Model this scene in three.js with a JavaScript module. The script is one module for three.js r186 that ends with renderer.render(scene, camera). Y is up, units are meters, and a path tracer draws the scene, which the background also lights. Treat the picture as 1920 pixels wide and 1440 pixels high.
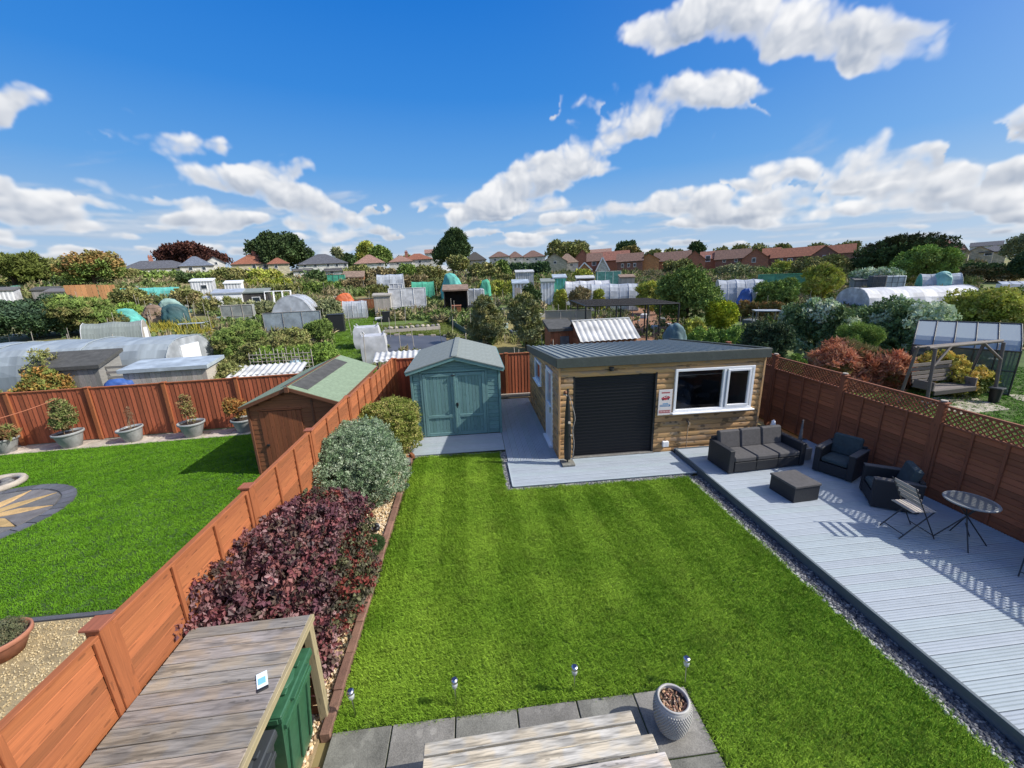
import * as THREE from 'three';
import { mergeGeometries } from 'three/addons/utils/BufferGeometryUtils.js';

// ------------------------------------------------------------------ camera, light, exposure
const scene = new THREE.Scene();
const FOCAL = 750, PW = 1920, PH = 1440, CAM_Y = 4.2;
const camera = new THREE.PerspectiveCamera(2 * Math.atan(PH / 2 / FOCAL) * 180 / Math.PI, PW / PH, 0.1, 3000);
camera.rotation.order = 'YXZ';
camera.rotation.set(-14.93 * Math.PI / 180, -5.5 * Math.PI / 180, -0.031);
camera.position.set(0, CAM_Y, 0);
camera.updateMatrixWorld(true);
scene.add(camera);
const renderer = new THREE.WebGLRenderer({ antialias: true });
renderer.setSize(1024, 768);
renderer.toneMapping = THREE.LinearToneMapping;
renderer.toneMappingExposure = 1.28;
renderer.shadowMap.enabled = true;
const SUN = new THREE.Vector3(1.14, 1, 0.27).normalize();
const sun = new THREE.DirectionalLight(new THREE.Color(1, 0.95, 0.86), 4.2);
sun.position.copy(SUN).multiplyScalar(80); sun.target.position.set(0, 0, -20);
sun.position.add(sun.target.position);
sun.castShadow = true; sun.shadow.radius = 1; sun.shadow.mapSize.set(4096, 4096);
Object.assign(sun.shadow.camera, { left: -60, right: 60, top: 60, bottom: -60, near: 1, far: 220 });
scene.add(sun, sun.target);

// ------------------------------------------------------------------ small maths
function rng(seed) { let s = seed >>> 0; return () => { s = (s + 0x6d2b79f5) | 0; let t = Math.imul(s ^ (s >>> 15), 1 | s); t = (t + Math.imul(t ^ (t >>> 7), 61 | t)) ^ t; return ((t ^ (t >>> 14)) >>> 0) / 4294967296; }; }
const PI = Math.PI, mixv = (a, b, t) => a + (b - a) * t, clamp = (x, a = 0, b = 1) => Math.min(b, Math.max(a, x)), sst = (a, b, x) => { const t = clamp((x - a) / (b - a)); return t * t * (3 - 2 * t); };
const hash = (x, y, z) => { let h = Math.imul(x, 374761393) ^ Math.imul(y, 668265263) ^ Math.imul(z, 1274126177); h = Math.imul(h ^ (h >>> 13), 1274126177); return ((h ^ (h >>> 16)) >>> 0) / 4294967296; };
function vnoise(x, y, z, px = 0, py = 0) {            // value noise, periodic in x and y when px, py > 0
  const X = Math.floor(x), Y = Math.floor(y), Z = Math.floor(z); let fx = x - X, fy = y - Y, fz = z - Z;
  fx = fx * fx * (3 - 2 * fx); fy = fy * fy * (3 - 2 * fy); fz = fz * fz * (3 - 2 * fz);
  const wx = (v) => px ? ((v % px) + px) % px : v, wy = (v) => py ? ((v % py) + py) % py : v;
  const x0 = wx(X), x1 = wx(X + 1), y0 = wy(Y), y1 = wy(Y + 1);
  const a = mixv(mixv(hash(x0, y0, Z), hash(x1, y0, Z), fx), mixv(hash(x0, y1, Z), hash(x1, y1, Z), fx), fy);
  if (fz === 0) return a;
  return mixv(a, mixv(mixv(hash(x0, y0, Z + 1), hash(x1, y0, Z + 1), fx), mixv(hash(x0, y1, Z + 1), hash(x1, y1, Z + 1), fx), fy), fz);
}
function fbm(x, y, z, oct = 4, px = 0, py = 0) { let s = 0, a = 0.5, n = 0; for (let i = 0; i < oct; i++) { s += a * vnoise(x, y, z, px, py); n += a; a *= 0.5; x *= 2; y *= 2; z = z * 2 + 7; px *= 2; py *= 2; } return s / n; }

// pixel of the photograph -> ray; used to measure where things stand
const CM = camera.matrixWorld.clone();
const ray = (px, py) => new THREE.Vector3((px - PW / 2) / FOCAL, -(py - PH / 2) / FOCAL, -1).transformDirection(CM);
const atDepth = (px, py, d) => { const r = ray(px, py), t = -d / r.z; return new THREE.Vector3(r.x * t, CAM_Y + r.y * t, -d); };

// ------------------------------------------------------------------ sky: air and cumulus clouds
function cells(x, y, z) {                                     // rounded billows: one minus the distance to the nearest of one point per cell
  const X = Math.floor(x), Y = Math.floor(y), Z = Math.floor(z), fx = x - X, fy = y - Y, fz = z - Z, x0 = fx < .5 ? -1 : 0, y0 = fy < .5 ? -1 : 0, z0 = fz < .5 ? -1 : 0; let m = 4;
  for (let i = x0; i < x0 + 2; i++) for (let j = y0; j < y0 + 2; j++) for (let k = z0; k < z0 + 2; k++) { const h = Math.imul(X + i, 374761393) ^ Math.imul(Y + j, 668265263) ^ Math.imul(Z + k, 1274126177), a = Math.imul(h ^ (h >>> 13), 1274126177), dx = i + .15 + .7 * ((a & 1023) / 1023) - fx, dy = j + .15 + .7 * (((a >>> 10) & 1023) / 1023) - fy, dz = k + .15 + .7 * (((a >>> 20) & 1023) / 1023) - fz, q = dx * dx + dy * dy + dz * dz; if (q < m) m = q; }
  return 1 - Math.min(1, Math.sqrt(m));
}
function makeSky() {
  const W = 3072, H = 1536, data = new Float32Array(W * H * 4);
  // [px, py, half length, half height, tilt, weight]: cumulus measured in the photograph
  const list = [[1250, 70, 90, 52, 25, 1], [1350, 45, 130, 62, 5, 1], [1490, 35, 200, 75, -4, 1.1], [1640, 70, 165, 68, -6, 1.1], [1600, 110, 90, 34, -12, 1], [1730, 60, 70, 30, 10, .8],
    [1340, 172, 135, 48, 8, 1.1], [1215, 205, 110, 42, 10, 1], [1180, 240, 110, 28, 0, 1], [1410, 195, 70, 34, -8, .9], [1037, 192, 22, 34, -25, .65], [1130, 185, 50, 30, 25, .6], [1320, 255, 30, 12, 20, .5],
    [1095, 290, 90, 38, 12, 1], [1030, 315, 110, 45, 22, 1.05], [950, 365, 95, 40, 25, 1], [880, 405, 60, 22, 25, .95], [1120, 318, 60, 22, 0, .9], [1000, 352, 110, 30, 8, .9],
    [1475, 322, 95, 36, 4, 1.05], [1560, 330, 70, 24, 0, .8], [1625, 285, 85, 38, 14, 1], [1735, 288, 90, 36, 4, 1], [1850, 248, 85, 34, 18, 1], [1935, 235, 70, 44, 12, 1], [1700, 310, 110, 26, 4, .8],
    [1265, 372, 90, 28, 10, 1], [1160, 395, 80, 18, 4, .9], [1350, 358, 55, 20, 8, .85], [1080, 412, 70, 14, 4, .8], [1460, 378, 90, 27, 8, .95], [1545, 365, 40, 18, 0, .8], [1600, 392, 100, 24, 3, .85], [1760, 335, 120, 24, 8, 1], [1880, 330, 80, 26, 10, 1], [1780, 368, 150, 34, 4, 1], [1900, 375, 90, 34, 0, .9], [1680, 360, 70, 20, 5, .8], [1310, 402, 90, 16, 0, .8], [1450, 412, 130, 18, 0, .75],
    [55, 182, 95, 42, -4, .95], [-60, 200, 90, 45, 0, .95], [258, 200, 44, 14, -25, .62], [330, 272, 130, 36, -6, .95], [300, 300, 70, 22, -20, .7], [430, 335, 110, 30, -4, .95], [530, 320, 70, 22, -5, .95], [500, 355, 110, 30, -12, .95], [575, 385, 95, 30, -14, .9], [650, 405, 55, 20, -22, .95], [700, 432, 60, 12, -10, .8], [200, 265, 50, 20, -20, .45],
    [40, 375, 100, 26, -8, .85], [0, 345, 34, 24, 0, .8], [185, 388, 75, 17, -4, .85], [90, 412, 110, 16, 0, .8], [335, 405, 42, 14, 0, .9], [430, 412, 62, 17, -3, .95], [380, 430, 50, 9, 0, .8], [230, 446, 40, 9, 0, .8], [1893, 38, 50, 14, 28, .5], [1800, 15, 40, 20, 10, .6]];
  const blobs = list.map(([x, y, a, b, t, w]) => {
    const c = ray(x, y), th = t * PI / 180, e = (dx, dy) => { const d = ray(x + dx, y + dy), k = d.dot(c); return d.divideScalar(k).sub(c); };
    return { c, u: e(a * Math.cos(th), -a * Math.sin(th)), v: e(b * -Math.sin(th), -b * Math.cos(th)), w };
  });
  const R = rng(77);                                          // cumulus all round, outside the frame too
  for (let i = 0; i < 90; i++) {
    const az = R() * PI * 2, el = 0.1 + R() ** 1.7 * 1.1, c = new THREE.Vector3(Math.sin(az) * Math.cos(el), Math.sin(el), -Math.cos(az) * Math.cos(el));
    const q = c.clone().applyMatrix4(camera.matrixWorldInverse.clone().setPosition(0, 0, 0));
    if (q.z < 0 && Math.abs(q.x / -q.z) < 1.55 && q.y / -q.z < 1.15) continue;
    const r = (0.06 + 0.16 * R()) * (0.5 + el), u = new THREE.Vector3(Math.cos(az), 0.1 * (R() - .5), Math.sin(az)), v = new THREE.Vector3().crossVectors(u, c).normalize(); if (v.y < 0) v.negate();
    blobs.push({ c, u: u.multiplyScalar(r), v: v.multiplyScalar(r * 0.35), w: 0.95 });
  }
  for (let i = 0; i < 420; i++) {                             // rows of small flat based cumulus low over the horizon
    const az = R() * PI * 2, el = .012 + .15 * R() ** 1.3, r = (.02 + .05 * R()) * (.5 + 5 * el), c = new THREE.Vector3(Math.sin(az) * Math.cos(el), Math.sin(el), -Math.cos(az) * Math.cos(el)), u = new THREE.Vector3(Math.cos(az), 0, Math.sin(az)), v = new THREE.Vector3().crossVectors(u, c).normalize(); if (v.y < 0) v.negate();
    blobs.push({ c, u: u.multiplyScalar(r), v: v.multiplyScalar(r * (.16 + .12 * R())), w: .68 + .3 * R() });
  }
  for (const b of blobs) { const uu = b.u.lengthSq(), vv = b.v.lengthSq(), uv = b.u.dot(b.v), det = uu * vv - uv * uv, U = b.u.clone().multiplyScalar(vv / det).addScaledVector(b.v, -uv / det), V = b.v.clone().multiplyScalar(uu / det).addScaledVector(b.u, -uv / det); b.min = Math.cos(Math.min(1.4, Math.max(b.u.length(), b.v.length()) * 2.6)); b.u = U; b.v = V; }
  const grad = [[0, [.50, .61, .73]], [.05, [.43, .57, .745]], [.12, [.30, .50, .76]], [.22, [.125, .36, .76]], [.36, [.042, .245, .70]], [.55, [.010, .165, .615]], [.8, [.005, .125, .54]], [1.6, [.008, .11, .46]]];
  const d = new THREE.Vector3();
  for (let j = 0; j < H; j++) {
    const el = ((j + .5) / H - .5) * PI, y = Math.sin(el), cy = Math.cos(el);
    for (let i = 0; i < W; i++) {
      const o = (j * W + i) * 4, ph = ((i + .5) / W - .5) * 2 * PI; d.set(Math.cos(ph) * cy, y, Math.sin(ph) * cy);
      const e = Math.max(0, el); let k = 0; while (k < grad.length - 2 && grad[k + 1][0] < e) k++;
      const t = clamp((e - grad[k][0]) / (grad[k + 1][0] - grad[k][0])); let r = mixv(grad[k][1][0], grad[k + 1][1][0], t), g = mixv(grad[k][1][1], grad[k + 1][1][1], t), b = mixv(grad[k][1][2], grad[k + 1][1][2], t);
      const toSun = clamp(d.dot(SUN)); const au = .26 * toSun ** 3 + 2.6 * toSun ** 12; r += au; g += au * .95; b += au * .8;  // aureole round the sun strengthened to add fill light
      if (el > -0.02) {
        // far rows of small cumulus low over the horizon
        if (el < 0.3) {
          const L = 1 / (Math.max(el, 0) + .035), qx = ph * 9, qy = L * .9;
          const n = fbm(qx * (1 + el * 2) + 3, qy * 1.4, 2.2, 5), cov = sst(.3, .12, el) * sst(-.02, .03, el), a = sst(.47, .66, n + (cov - 1) * .25) * cov * .55;
          const lift = fbm(qx * (1 + el * 2) + 3, (qy - .1) * 1.4, 2.2, 4) , s = clamp(.45 + (n - lift) * 3.2);
          r = mixv(r, mixv(.40, .84, s), a); g = mixv(g, mixv(.48, .85, s), a); b = mixv(b, mixv(.60, .88, s), a);
        }
        let keep = 1, up = 0, wsum = 0, near = false; for (const B of blobs) if (d.dot(B.c) > B.min) { near = true; break; }
        const wa = near ? .03 * sst(-.02, .3, el) + .012 : 0, D = near ? new THREE.Vector3(d.x + wa * (fbm(d.x * 13, d.y * 13, d.z * 13, 5) - .5) * 2, d.y + wa * .8 * (fbm(d.x * 13 + 31, d.y * 13, d.z * 13 + 5, 5) - .5) * 2, d.z + wa * (fbm(d.x * 13, d.y * 13 + 57, d.z * 13, 5) - .5) * 2) : d;
        if (near) for (const B of blobs) {
          const k2 = D.dot(B.c); if (k2 < B.min) continue;
          const qx = D.x / k2 - B.c.x, qy = D.y / k2 - B.c.y, qz = D.z / k2 - B.c.z;
          const a = (qx * B.u.x + qy * B.u.y + qz * B.u.z) * 1, c = (qx * B.v.x + qy * B.v.y + qz * B.v.z);
          const rr = a * a + (c < 0 ? c * c * 1.35 : c * c); if (rr > 1.7) continue;
          const f = (1 - sst(.0, 1.65, rr)) * Math.min(.98, B.w * .93); keep *= 1 - f; up += f * c; wsum += f;
        }
        const den = 1 - keep;
        if (den > .1) {
          const puff = (x, y, z) => .56 * cells(x * 15, y * 18, z * 15) + .28 * cells(x * 34, y * 40, z * 34) + .16 * cells(x * 75, y * 85, z * 75);
          const n1 = puff(D.x, D.y, D.z), w = fbm(d.x * 7, d.y * 9, d.z * 7, 4), m = den + (n1 - .56) * 1.15 + (w - .5) * 1.25, a = sst(.34, .76, m) * mixv(.82, .975, sst(.55, .9, m));
          if (a > 0) {
            const hgt = up / (wsum + 1e-6), n2 = puff(D.x + SUN.x * .012, D.y + .016, D.z + SUN.z * .006), w2 = fbm(d.x * 7 + SUN.x * .2, d.y * 9 + .3, d.z * 7, 4);
            let lit = clamp(.55 + hgt * .48 + (n1 - n2) * 1.0 + (n1 - .56) * .7 + (w - w2) * .9 - clamp(m - .75) * .34);
            lit = mixv(.9, lit, sst(.42, .85, m));
            const fillGlow = 1 + 1.1 * toSun ** 4; lit *= fillGlow;  // clouds on the sun side brightened for extra fill
            r = mixv(r, mixv(.38, .92, lit), a); g = mixv(g, mixv(.44, .925, lit), a); b = mixv(b, mixv(.545, .94, lit), a);
          }
        }
      } else { r = .20; g = .22; b = .20; }
      data[o] = r * .8; data[o + 1] = g * .8; data[o + 2] = b * .8; data[o + 3] = 1;
    }
  }
  const t = new THREE.DataTexture(data, W, H, THREE.RGBAFormat, THREE.FloatType);
  t.mapping = THREE.EquirectangularReflectionMapping; t.magFilter = t.minFilter = THREE.LinearFilter; t.needsUpdate = true;
  return t;
}
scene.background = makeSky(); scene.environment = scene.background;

// ------------------------------------------------------------------ textures and materials
const enc = (v) => Math.round(255 * (v <= .0031308 ? v * 12.92 : 1.055 * clamp(v) ** (1 / 2.4) - .055));
function tex(w, h, f, mx = 1, my = 1) {                       // f(u, v) -> linear [r, g, b]; tile size mx by my metres
  const a = new Uint8Array(w * h * 4);
  for (let j = 0; j < h; j++) for (let i = 0; i < w; i++) { const c = f(i / w, j / h), o = (j * w + i) * 4; a[o] = enc(c[0]); a[o + 1] = enc(c[1]); a[o + 2] = enc(c[2]); a[o + 3] = 255; }
  const t = new THREE.DataTexture(a, w, h); t.colorSpace = THREE.SRGBColorSpace; t.wrapS = t.wrapT = THREE.RepeatWrapping; t.magFilter = t.minFilter = THREE.LinearFilter; t.repeat.set(1 / mx, 1 / my); t.needsUpdate = true; return t;
}
const grey = (v) => [v, v, v];
const grainF = (u, v, s = 0) => { const w = fbm(u * 4, v * 4, s, 3, 4, 4); return .55 * fbm(u * 6 + 0, v * 60 + w * 6, s + 3, 4, 6, 0) + .45 * fbm(u * 3, v * 18, s + 9, 3, 3, 18); };
const T = {
  grain: tex(512, 256, (u, v) => { const g = grainF(u, v), kn = sst(.72, .8, fbm(u * 8, v * 8, 21, 2, 8, 8)); return grey(clamp(.70 + .62 * (g - .35) - .25 * kn)); }, .9, .26),
  weather: tex(512, 512, (u, v) => { const g = grainF(u, v, 5), p = fbm(u * 5, v * 4, 40, 4, 5, 4), st = sst(.5, .8, fbm(u * 4, v * 10, 13, 5, 4, 10)), kn = sst(.84, .9, fbm(u * 9, v * 12, 77, 2, 9, 12)), fine = fbm(u * 10, v * 130, 60, 3, 10, 130); const k = clamp(.5 + 2.3 * (g - .48) + .9 * (fine - .5)); const warm = sst(.4, .68, p); const b = (.36 + .36 * k) * (1 - .4 * st) * (1 - .4 * kn); return [b * mixv(.98, 1.06, warm), b * mixv(.97, .96, warm), b * mixv(.95, .80, warm)]; }, .9, .5),
  log: tex(512, 256, (u, v) => { const g = grainF(u, v, 8), p = sst(.53, .7, fbm(u * 5, v * 5, 51, 5, 5, 5)), kn = sst(.70, .76, fbm(u * 12, v * 9, 61, 2, 12, 9)); const k = .72 + .7 * (g - .45); const o = [.68 * k, .41 * k, .175 * k], w = [.40 * k, .31 * k, .22 * k]; return o.map((c, i) => mixv(c, w[i], p * .7) * (1 - .55 * kn)); }, 1.7, .6),
  fine: tex(256, 256, (u, v) => grey(.78 + .4 * (fbm(u * 16, v * 16, 3, 5, 16, 16) - .5)), .6, .6),
  soft: tex(256, 256, (u, v) => grey(.9 + .14 * (fbm(u * 10, v * 10, 3, 5, 10, 10) - .5)), 1.1, 1.1),
  mottle: tex(256, 256, (u, v) => grey(.8 + .7 * (fbm(u * 6, v * 6, 5, 5, 6, 6) - .5)), 1.7, 1.7),
  speck: tex(512, 512, (u, v) => { const a = fbm(u * 8, v * 8, 2, 5, 8, 8), s = vnoise(u * 180, v * 180, 4, 180, 180), l = sst(.66, .74, fbm(u * 10, v * 10, 31, 5, 10, 10)); return grey(clamp(.62 + .5 * (a - .5) + .3 * (s - .5) + .18 * l)); }, 1.2, 1.2),
  rattan: tex(128, 128, (u, v) => { const a = Math.abs(Math.sin(u * PI * 8)), b = Math.abs(Math.sin(v * PI * 8)), o = (Math.floor(u * 8) + Math.floor(v * 8)) & 1; return grey(.55 + .4 * (o ? a : b)); }, .12, .12),
  groove: tex(128, 64, (u, v) => grey(Math.abs(Math.sin(v * PI * 7)) > .45 ? 1 : .2), .15, .144),
  brick: tex(256, 256, (u, v) => { const row = Math.floor(v * 16), x = u * 8 + (row & 1) * .5, m = (v * 16 % 1) < .14 || (x % 1) < .07, n = hash(Math.floor(x) % 8, row, 3); return m ? [.75, .75, .72] : [.8 + .4 * (n - .5), .8 + .4 * (n - .5), .8 + .35 * (n - .5)]; }, 1.8, 1.2),
  tile: tex(256, 256, (u, v) => { const row = Math.floor(v * 12), n = hash(Math.floor(u * 16 + (row & 1) * .5) % 16, row, 8); return grey((v * 12 % 1) < .16 ? .45 : .75 + .4 * (n - .5)); }, 4, 3.6),
};
function mat(r, g, b, rough = .8, o = {}) { const m = new (o.transmission !== undefined || o.clearcoat ? THREE.MeshPhysicalMaterial : THREE.MeshStandardMaterial)({ roughness: rough, metalness: 0, side: THREE.DoubleSide, ...o }); m.color.setRGB(r, g, b); return m; }
const wood = (r, g, b, o = {}) => mat(r, g, b, .78, { map: T.grain, bumpMap: T.grain, bumpScale: .0012, ...o });
const tints = (r, g, b, f, spread = .12, n = 4) => Array.from({ length: n }, (_, i) => { const k = 1 + spread * (i / (n - 1) - .5) * 2; return f(r * k, g * k * (1 - .03 * (i % 2)), b * k); });
const M = {
  fenceL: tints(.40, .132, .046, wood, .22), fenceR: tints(.37, .125, .052, wood, .2), fenceN: tints(.42, .115, .048, wood, .24), fencePost: wood(.39, .122, .042), fenceRPost: wood(.30, .10, .045), cap: wood(.36, .115, .06),
  weather: tints(.44, .415, .385, (r, g, b) => mat(r, g, b, .85, { map: T.weather, bumpMap: T.weather, bumpScale: .002 }), .16), benchPale: tints(.80, .765, .69, (r, g, b) => mat(r, g, b, .8, { map: T.weather, bumpMap: T.weather, bumpScale: .002 }), .1), greenPost: wood(.40, .33, .19),
  log: tints(.92, .92, .92, (r, g, b) => mat(r, g, b, .75, { map: T.log, bumpMap: T.log, bumpScale: .0015 }), .14),
  deck: tints(.385, .445, .475, (r, g, b) => mat(r, g, b, .7, { map: T.soft }), .03), deckTrim: wood(.13, .16, .18),
  teal: tints(.18, .345, .335, wood, .07), tealDark: wood(.10, .22, .225), felt: mat(.25, .285, .27, .95, { map: T.fine }), feltGreen: mat(.25, .33, .22, .95, { map: T.fine }), feltGrey: mat(.105, .105, .10, .95, { map: T.speck }),
  brown: tints(.30, .115, .045, wood, .12), brownDoor: tints(.31, .105, .04, wood, .12), brownTrim: wood(.20, .08, .038),
  roofMetal: mat(.27, .305, .29, .6, { map: T.fine }), fascia: mat(.075, .09, .08, .6, { map: T.fine }), roller: mat(.010, .011, .015, .7), upvc: mat(.82, .83, .84, .35), black: mat(.015, .016, .018, .5), rubber: mat(.03, .03, .032, .75),
  glass: new THREE.MeshPhysicalMaterial({ color: 0xffffff, roughness: .03, transmission: 1, thickness: 0, ior: 1.5, side: THREE.DoubleSide }),
  pane: mat(.03, .04, .05, .08), rattan: mat(.022, .024, .03, .6, { map: T.rattan, bumpMap: T.rattan, bumpScale: .004 }), cushion: mat(.105, .10, .10, .92, { map: T.fine }), cushionBlue: mat(.05, .075, .085, .92, { map: T.fine }),
  steel: mat(.6, .6, .61, .25, { metalness: 1 }), darkSteel: mat(.05, .052, .055, .45, { metalness: .4 }), slate: mat(.11, .12, .14, .7, { map: T.speck }), slab: tints(.27, .265, .23, (r, g, b) => mat(r, g, b, .88, { map: T.speck, bumpMap: T.speck, bumpScale: .003 }), .12),
  paver: tints(.30, .165, .115, (r, g, b) => mat(r, g, b, .85, { map: T.speck, bumpMap: T.speck, bumpScale: .003 }), .14), redBrick: mat(.40, .14, .085, .85, { map: T.speck }), binGreen: mat(.04, .135, .07, .42, { map: T.fine }), binGrey: mat(.035, .04, .045, .5), soil: mat(.07, .05, .035, 1, { map: T.speck }),
  potWhite: mat(.60, .58, .54, .6, { map: T.speck }), potGrey: mat(.40, .42, .42, .6, { map: T.fine }), terracotta: mat(.50, .21, .13, .8, { map: T.fine }), stonePale: mat(.60, .53, .43, .9, { map: T.speck }),
  kerbPale: tints(.68, .6, .5, (r, g, b) => mat(r, g, b, .9, { map: T.speck }), .1), sand: tints(.74, .5, .21, (r, g, b) => mat(r, g, b, .9, { map: T.speck }), .14), setts: tints(.13, .14, .16, (r, g, b) => mat(r, g, b, .9, { map: T.speck }), .18), settsLight: tints(.22, .215, .21, (r, g, b) => mat(r, g, b, .9, { map: T.speck }), .12),
  white: mat(.8, .8, .8, .6), whiteSheet: mat(.62, .63, .66, .6, { map: T.mottle }), poly: mat(.60, .64, .69, .35, { map: T.mottle, transmission: .25, thickness: 0 }), polyBlue: mat(.37, .42, .445, .42, { map: T.mottle }), tealNet: mat(.13, .50, .44, .8, { map: T.mottle }), greenNet: mat(.08, .42, .27, .8, { map: T.mottle }), orangeTarp: mat(.72, .16, .045, .6, { map: T.mottle }), blueTarp: mat(.05, .13, .42, .55, { map: T.mottle }), tarpDark: mat(.05, .12, .13, .7, { map: T.mottle }),
  greyBoard: tints(.30, .29, .27, wood, .15), paleBoard: tints(.52, .47, .40, wood, .12), darkBoard: tints(.06, .055, .05, wood, .2), tinRoof: mat(.55, .62, .66, .45, { metalness: .2, map: T.mottle }), tinWhite: mat(.62, .62, .6, .5, { map: T.mottle }), membrane: mat(.10, .105, .12, .55, { map: T.mottle }), trunk: mat(.10, .075, .05, .95, { map: T.speck }), twig: mat(.22, .16, .10, .9),
};
const LEAF = (t = .3) => { const m = new THREE.MeshPhysicalMaterial({ roughness: .75, specularIntensity: .3, side: THREE.DoubleSide, transmission: t, thickness: 0 }); m.color.setRGB(1, 1, 1); return m; };
const matte = () => { const m = new THREE.MeshPhysicalMaterial({ roughness: .8, specularIntensity: .2, side: THREE.DoubleSide }); return m; };
const leafFar = matte(), leafNear = LEAF(.3), leafGloss = LEAF(.2); leafGloss.roughness = .5; const grassMat = matte();

// ------------------------------------------------------------------ object helpers
const taken = {};
function numbered(name) { const n = taken[name] = (taken[name] ?? -1) + 1; return n ? `${name}_${String(n).padStart(3, '0')}` : name; }
function mesh(name, geo, m, parent) { const o = new THREE.Mesh(Array.isArray(geo) ? mergeGeometries(geo.map((g) => g.index ? g.toNonIndexed() : g)) : geo, m); o.name = name; o.castShadow = o.receiveShadow = true; (parent ?? scene).add(o); if (!parent) o.name = numbered(name); return o; }
function tag(o, label, category, group, kind) { if (label) o.userData.label = label; if (category) o.userData.category = category; if (group) o.userData.group = group; if (kind) o.userData.kind = kind; return o; }
function thing(name, label, category, pos = [0, 0, 0], turn = 0, group) { const o = new THREE.Group(); o.name = numbered(name); o.position.set(...pos); o.rotation.y = turn; scene.add(o); return tag(o, label, category, group); }
function ground(name, geo, m, label) { const o = mesh(name, geo, m); o.userData.kind = 'structure'; if (label) o.userData.label = label; return o; }
const move = (g, x = 0, y = 0, z = 0, rx = 0, ry = 0, rz = 0) => { if (rx) g.rotateX(rx); if (rz) g.rotateZ(rz); if (ry) g.rotateY(ry); return g.translate(x, y, z); };
const UVR = rng(5);
function cbox(w, h, d, c = .004, uvOff = true) {               // chamfered box, uv in metres, grain along its longest side
  const s = [w / 2, h / 2, d / 2], P = [], N = [], U = [], ox = uvOff ? UVR() * 3 : 0, oy = uvOff ? UVR() * 3 : 0; c = Math.min(c, w * .3, h * .3, d * .3);
  const corner = (ax, sg) => { const p = [0, 0, 0]; for (let k = 0; k < 3; k++) p[k] = sg[k] * (k === ax ? s[k] : s[k] - c); return p; };
  const push = (a, b, cc, ax, n) => { const [p, q] = [0, 1, 2].filter((k) => k !== ax).sort((i, j) => s[j] - s[i]); const e1 = b.map((v, i) => v - a[i]), e2 = cc.map((v, i) => v - a[i]); const x = [e1[1] * e2[2] - e1[2] * e2[1], e1[2] * e2[0] - e1[0] * e2[2], e1[0] * e2[1] - e1[1] * e2[0]]; const flip = x[0] * n[0] + x[1] * n[1] + x[2] * n[2] < 0; const l = Math.hypot(...n); for (const v of flip ? [a, cc, b] : [a, b, cc]) { P.push(...v); N.push(n[0] / l, n[1] / l, n[2] / l); U.push(v[p] + ox, v[q] + oy + ax * .37); } };
  for (let ax = 0; ax < 3; ax++) for (const sg of [-1, 1]) { const [p, q] = [(ax + 1) % 3, (ax + 2) % 3], v = [[-1, -1], [1, -1], [1, 1], [-1, 1]].map(([a, b]) => { const g = [0, 0, 0]; g[ax] = sg; g[p] = a; g[q] = b; return corner(ax, g); }), n = [0, 0, 0]; n[ax] = sg; push(v[0], v[1], v[2], ax, n); push(v[0], v[2], v[3], ax, n); }
  for (let ax = 0; ax < 3; ax++) { const [p, q] = [(ax + 1) % 3, (ax + 2) % 3]; for (const a of [-1, 1]) for (const b of [-1, 1]) { const A = [0, 0, 0], B = [0, 0, 0]; A[p] = B[p] = a; A[q] = B[q] = b; A[ax] = -1; B[ax] = 1; const n = [0, 0, 0]; n[p] = a; n[q] = b; const v = [corner(p, A), corner(p, B), corner(q, B), corner(q, A)]; push(v[0], v[1], v[2], q, n); push(v[0], v[2], v[3], q, n); } }
  for (const a of [-1, 1]) for (const b of [-1, 1]) for (const e of [-1, 1]) push(corner(0, [a, b, e]), corner(1, [a, b, e]), corner(2, [a, b, e]), 1, [a, b, e]);
  const g = new THREE.BufferGeometry(); g.setAttribute('position', new THREE.Float32BufferAttribute(P, 3)); g.setAttribute('normal', new THREE.Float32BufferAttribute(N, 3)); g.setAttribute('uv', new THREE.Float32BufferAttribute(U, 2)); return g;
}
const bx = (w, h, d, x = 0, y = 0, z = 0, c, rx = 0, ry = 0, rz = 0) => move(cbox(w, h, d, c), x, y, z, rx, ry, rz);
const cyl = (r0, r1, h, n = 10, x = 0, y = 0, z = 0, rx = 0, ry = 0, rz = 0) => move(new THREE.CylinderGeometry(r1, r0, h, n), x, y, z, rx, ry, rz);
function bar(a, b, r, n = 6, r2 = r) { const A = new THREE.Vector3(...a), B = new THREE.Vector3(...b), d = B.clone().sub(A), g = new THREE.CylinderGeometry(r2, r, d.length(), n); g.applyQuaternion(new THREE.Quaternion().setFromUnitVectors(new THREE.Vector3(0, 1, 0), d.normalize())); const m = A.add(B).multiplyScalar(.5); return g.translate(m.x, m.y, m.z); }
function tube(pts, r, seg = 20, n = 6) { return new THREE.TubeGeometry(new THREE.CatmullRomCurve3(pts.map((p) => new THREE.Vector3(...p))), seg, r, n, false); }
const lathe = (pts, n = 24) => new THREE.LatheGeometry(pts.map(([x, y]) => new THREE.Vector2(x, y)), n);
function plank(a, b, w, t) { const A = new THREE.Vector3(...a), B = new THREE.Vector3(...b), d = B.clone().sub(A), g = cbox(d.length(), w, t, .003); g.applyQuaternion(new THREE.Quaternion().setFromUnitVectors(new THREE.Vector3(1, 0, 0), d.normalize())); const m = A.add(B).multiplyScalar(.5); return g.translate(m.x, m.y, m.z); }
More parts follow.
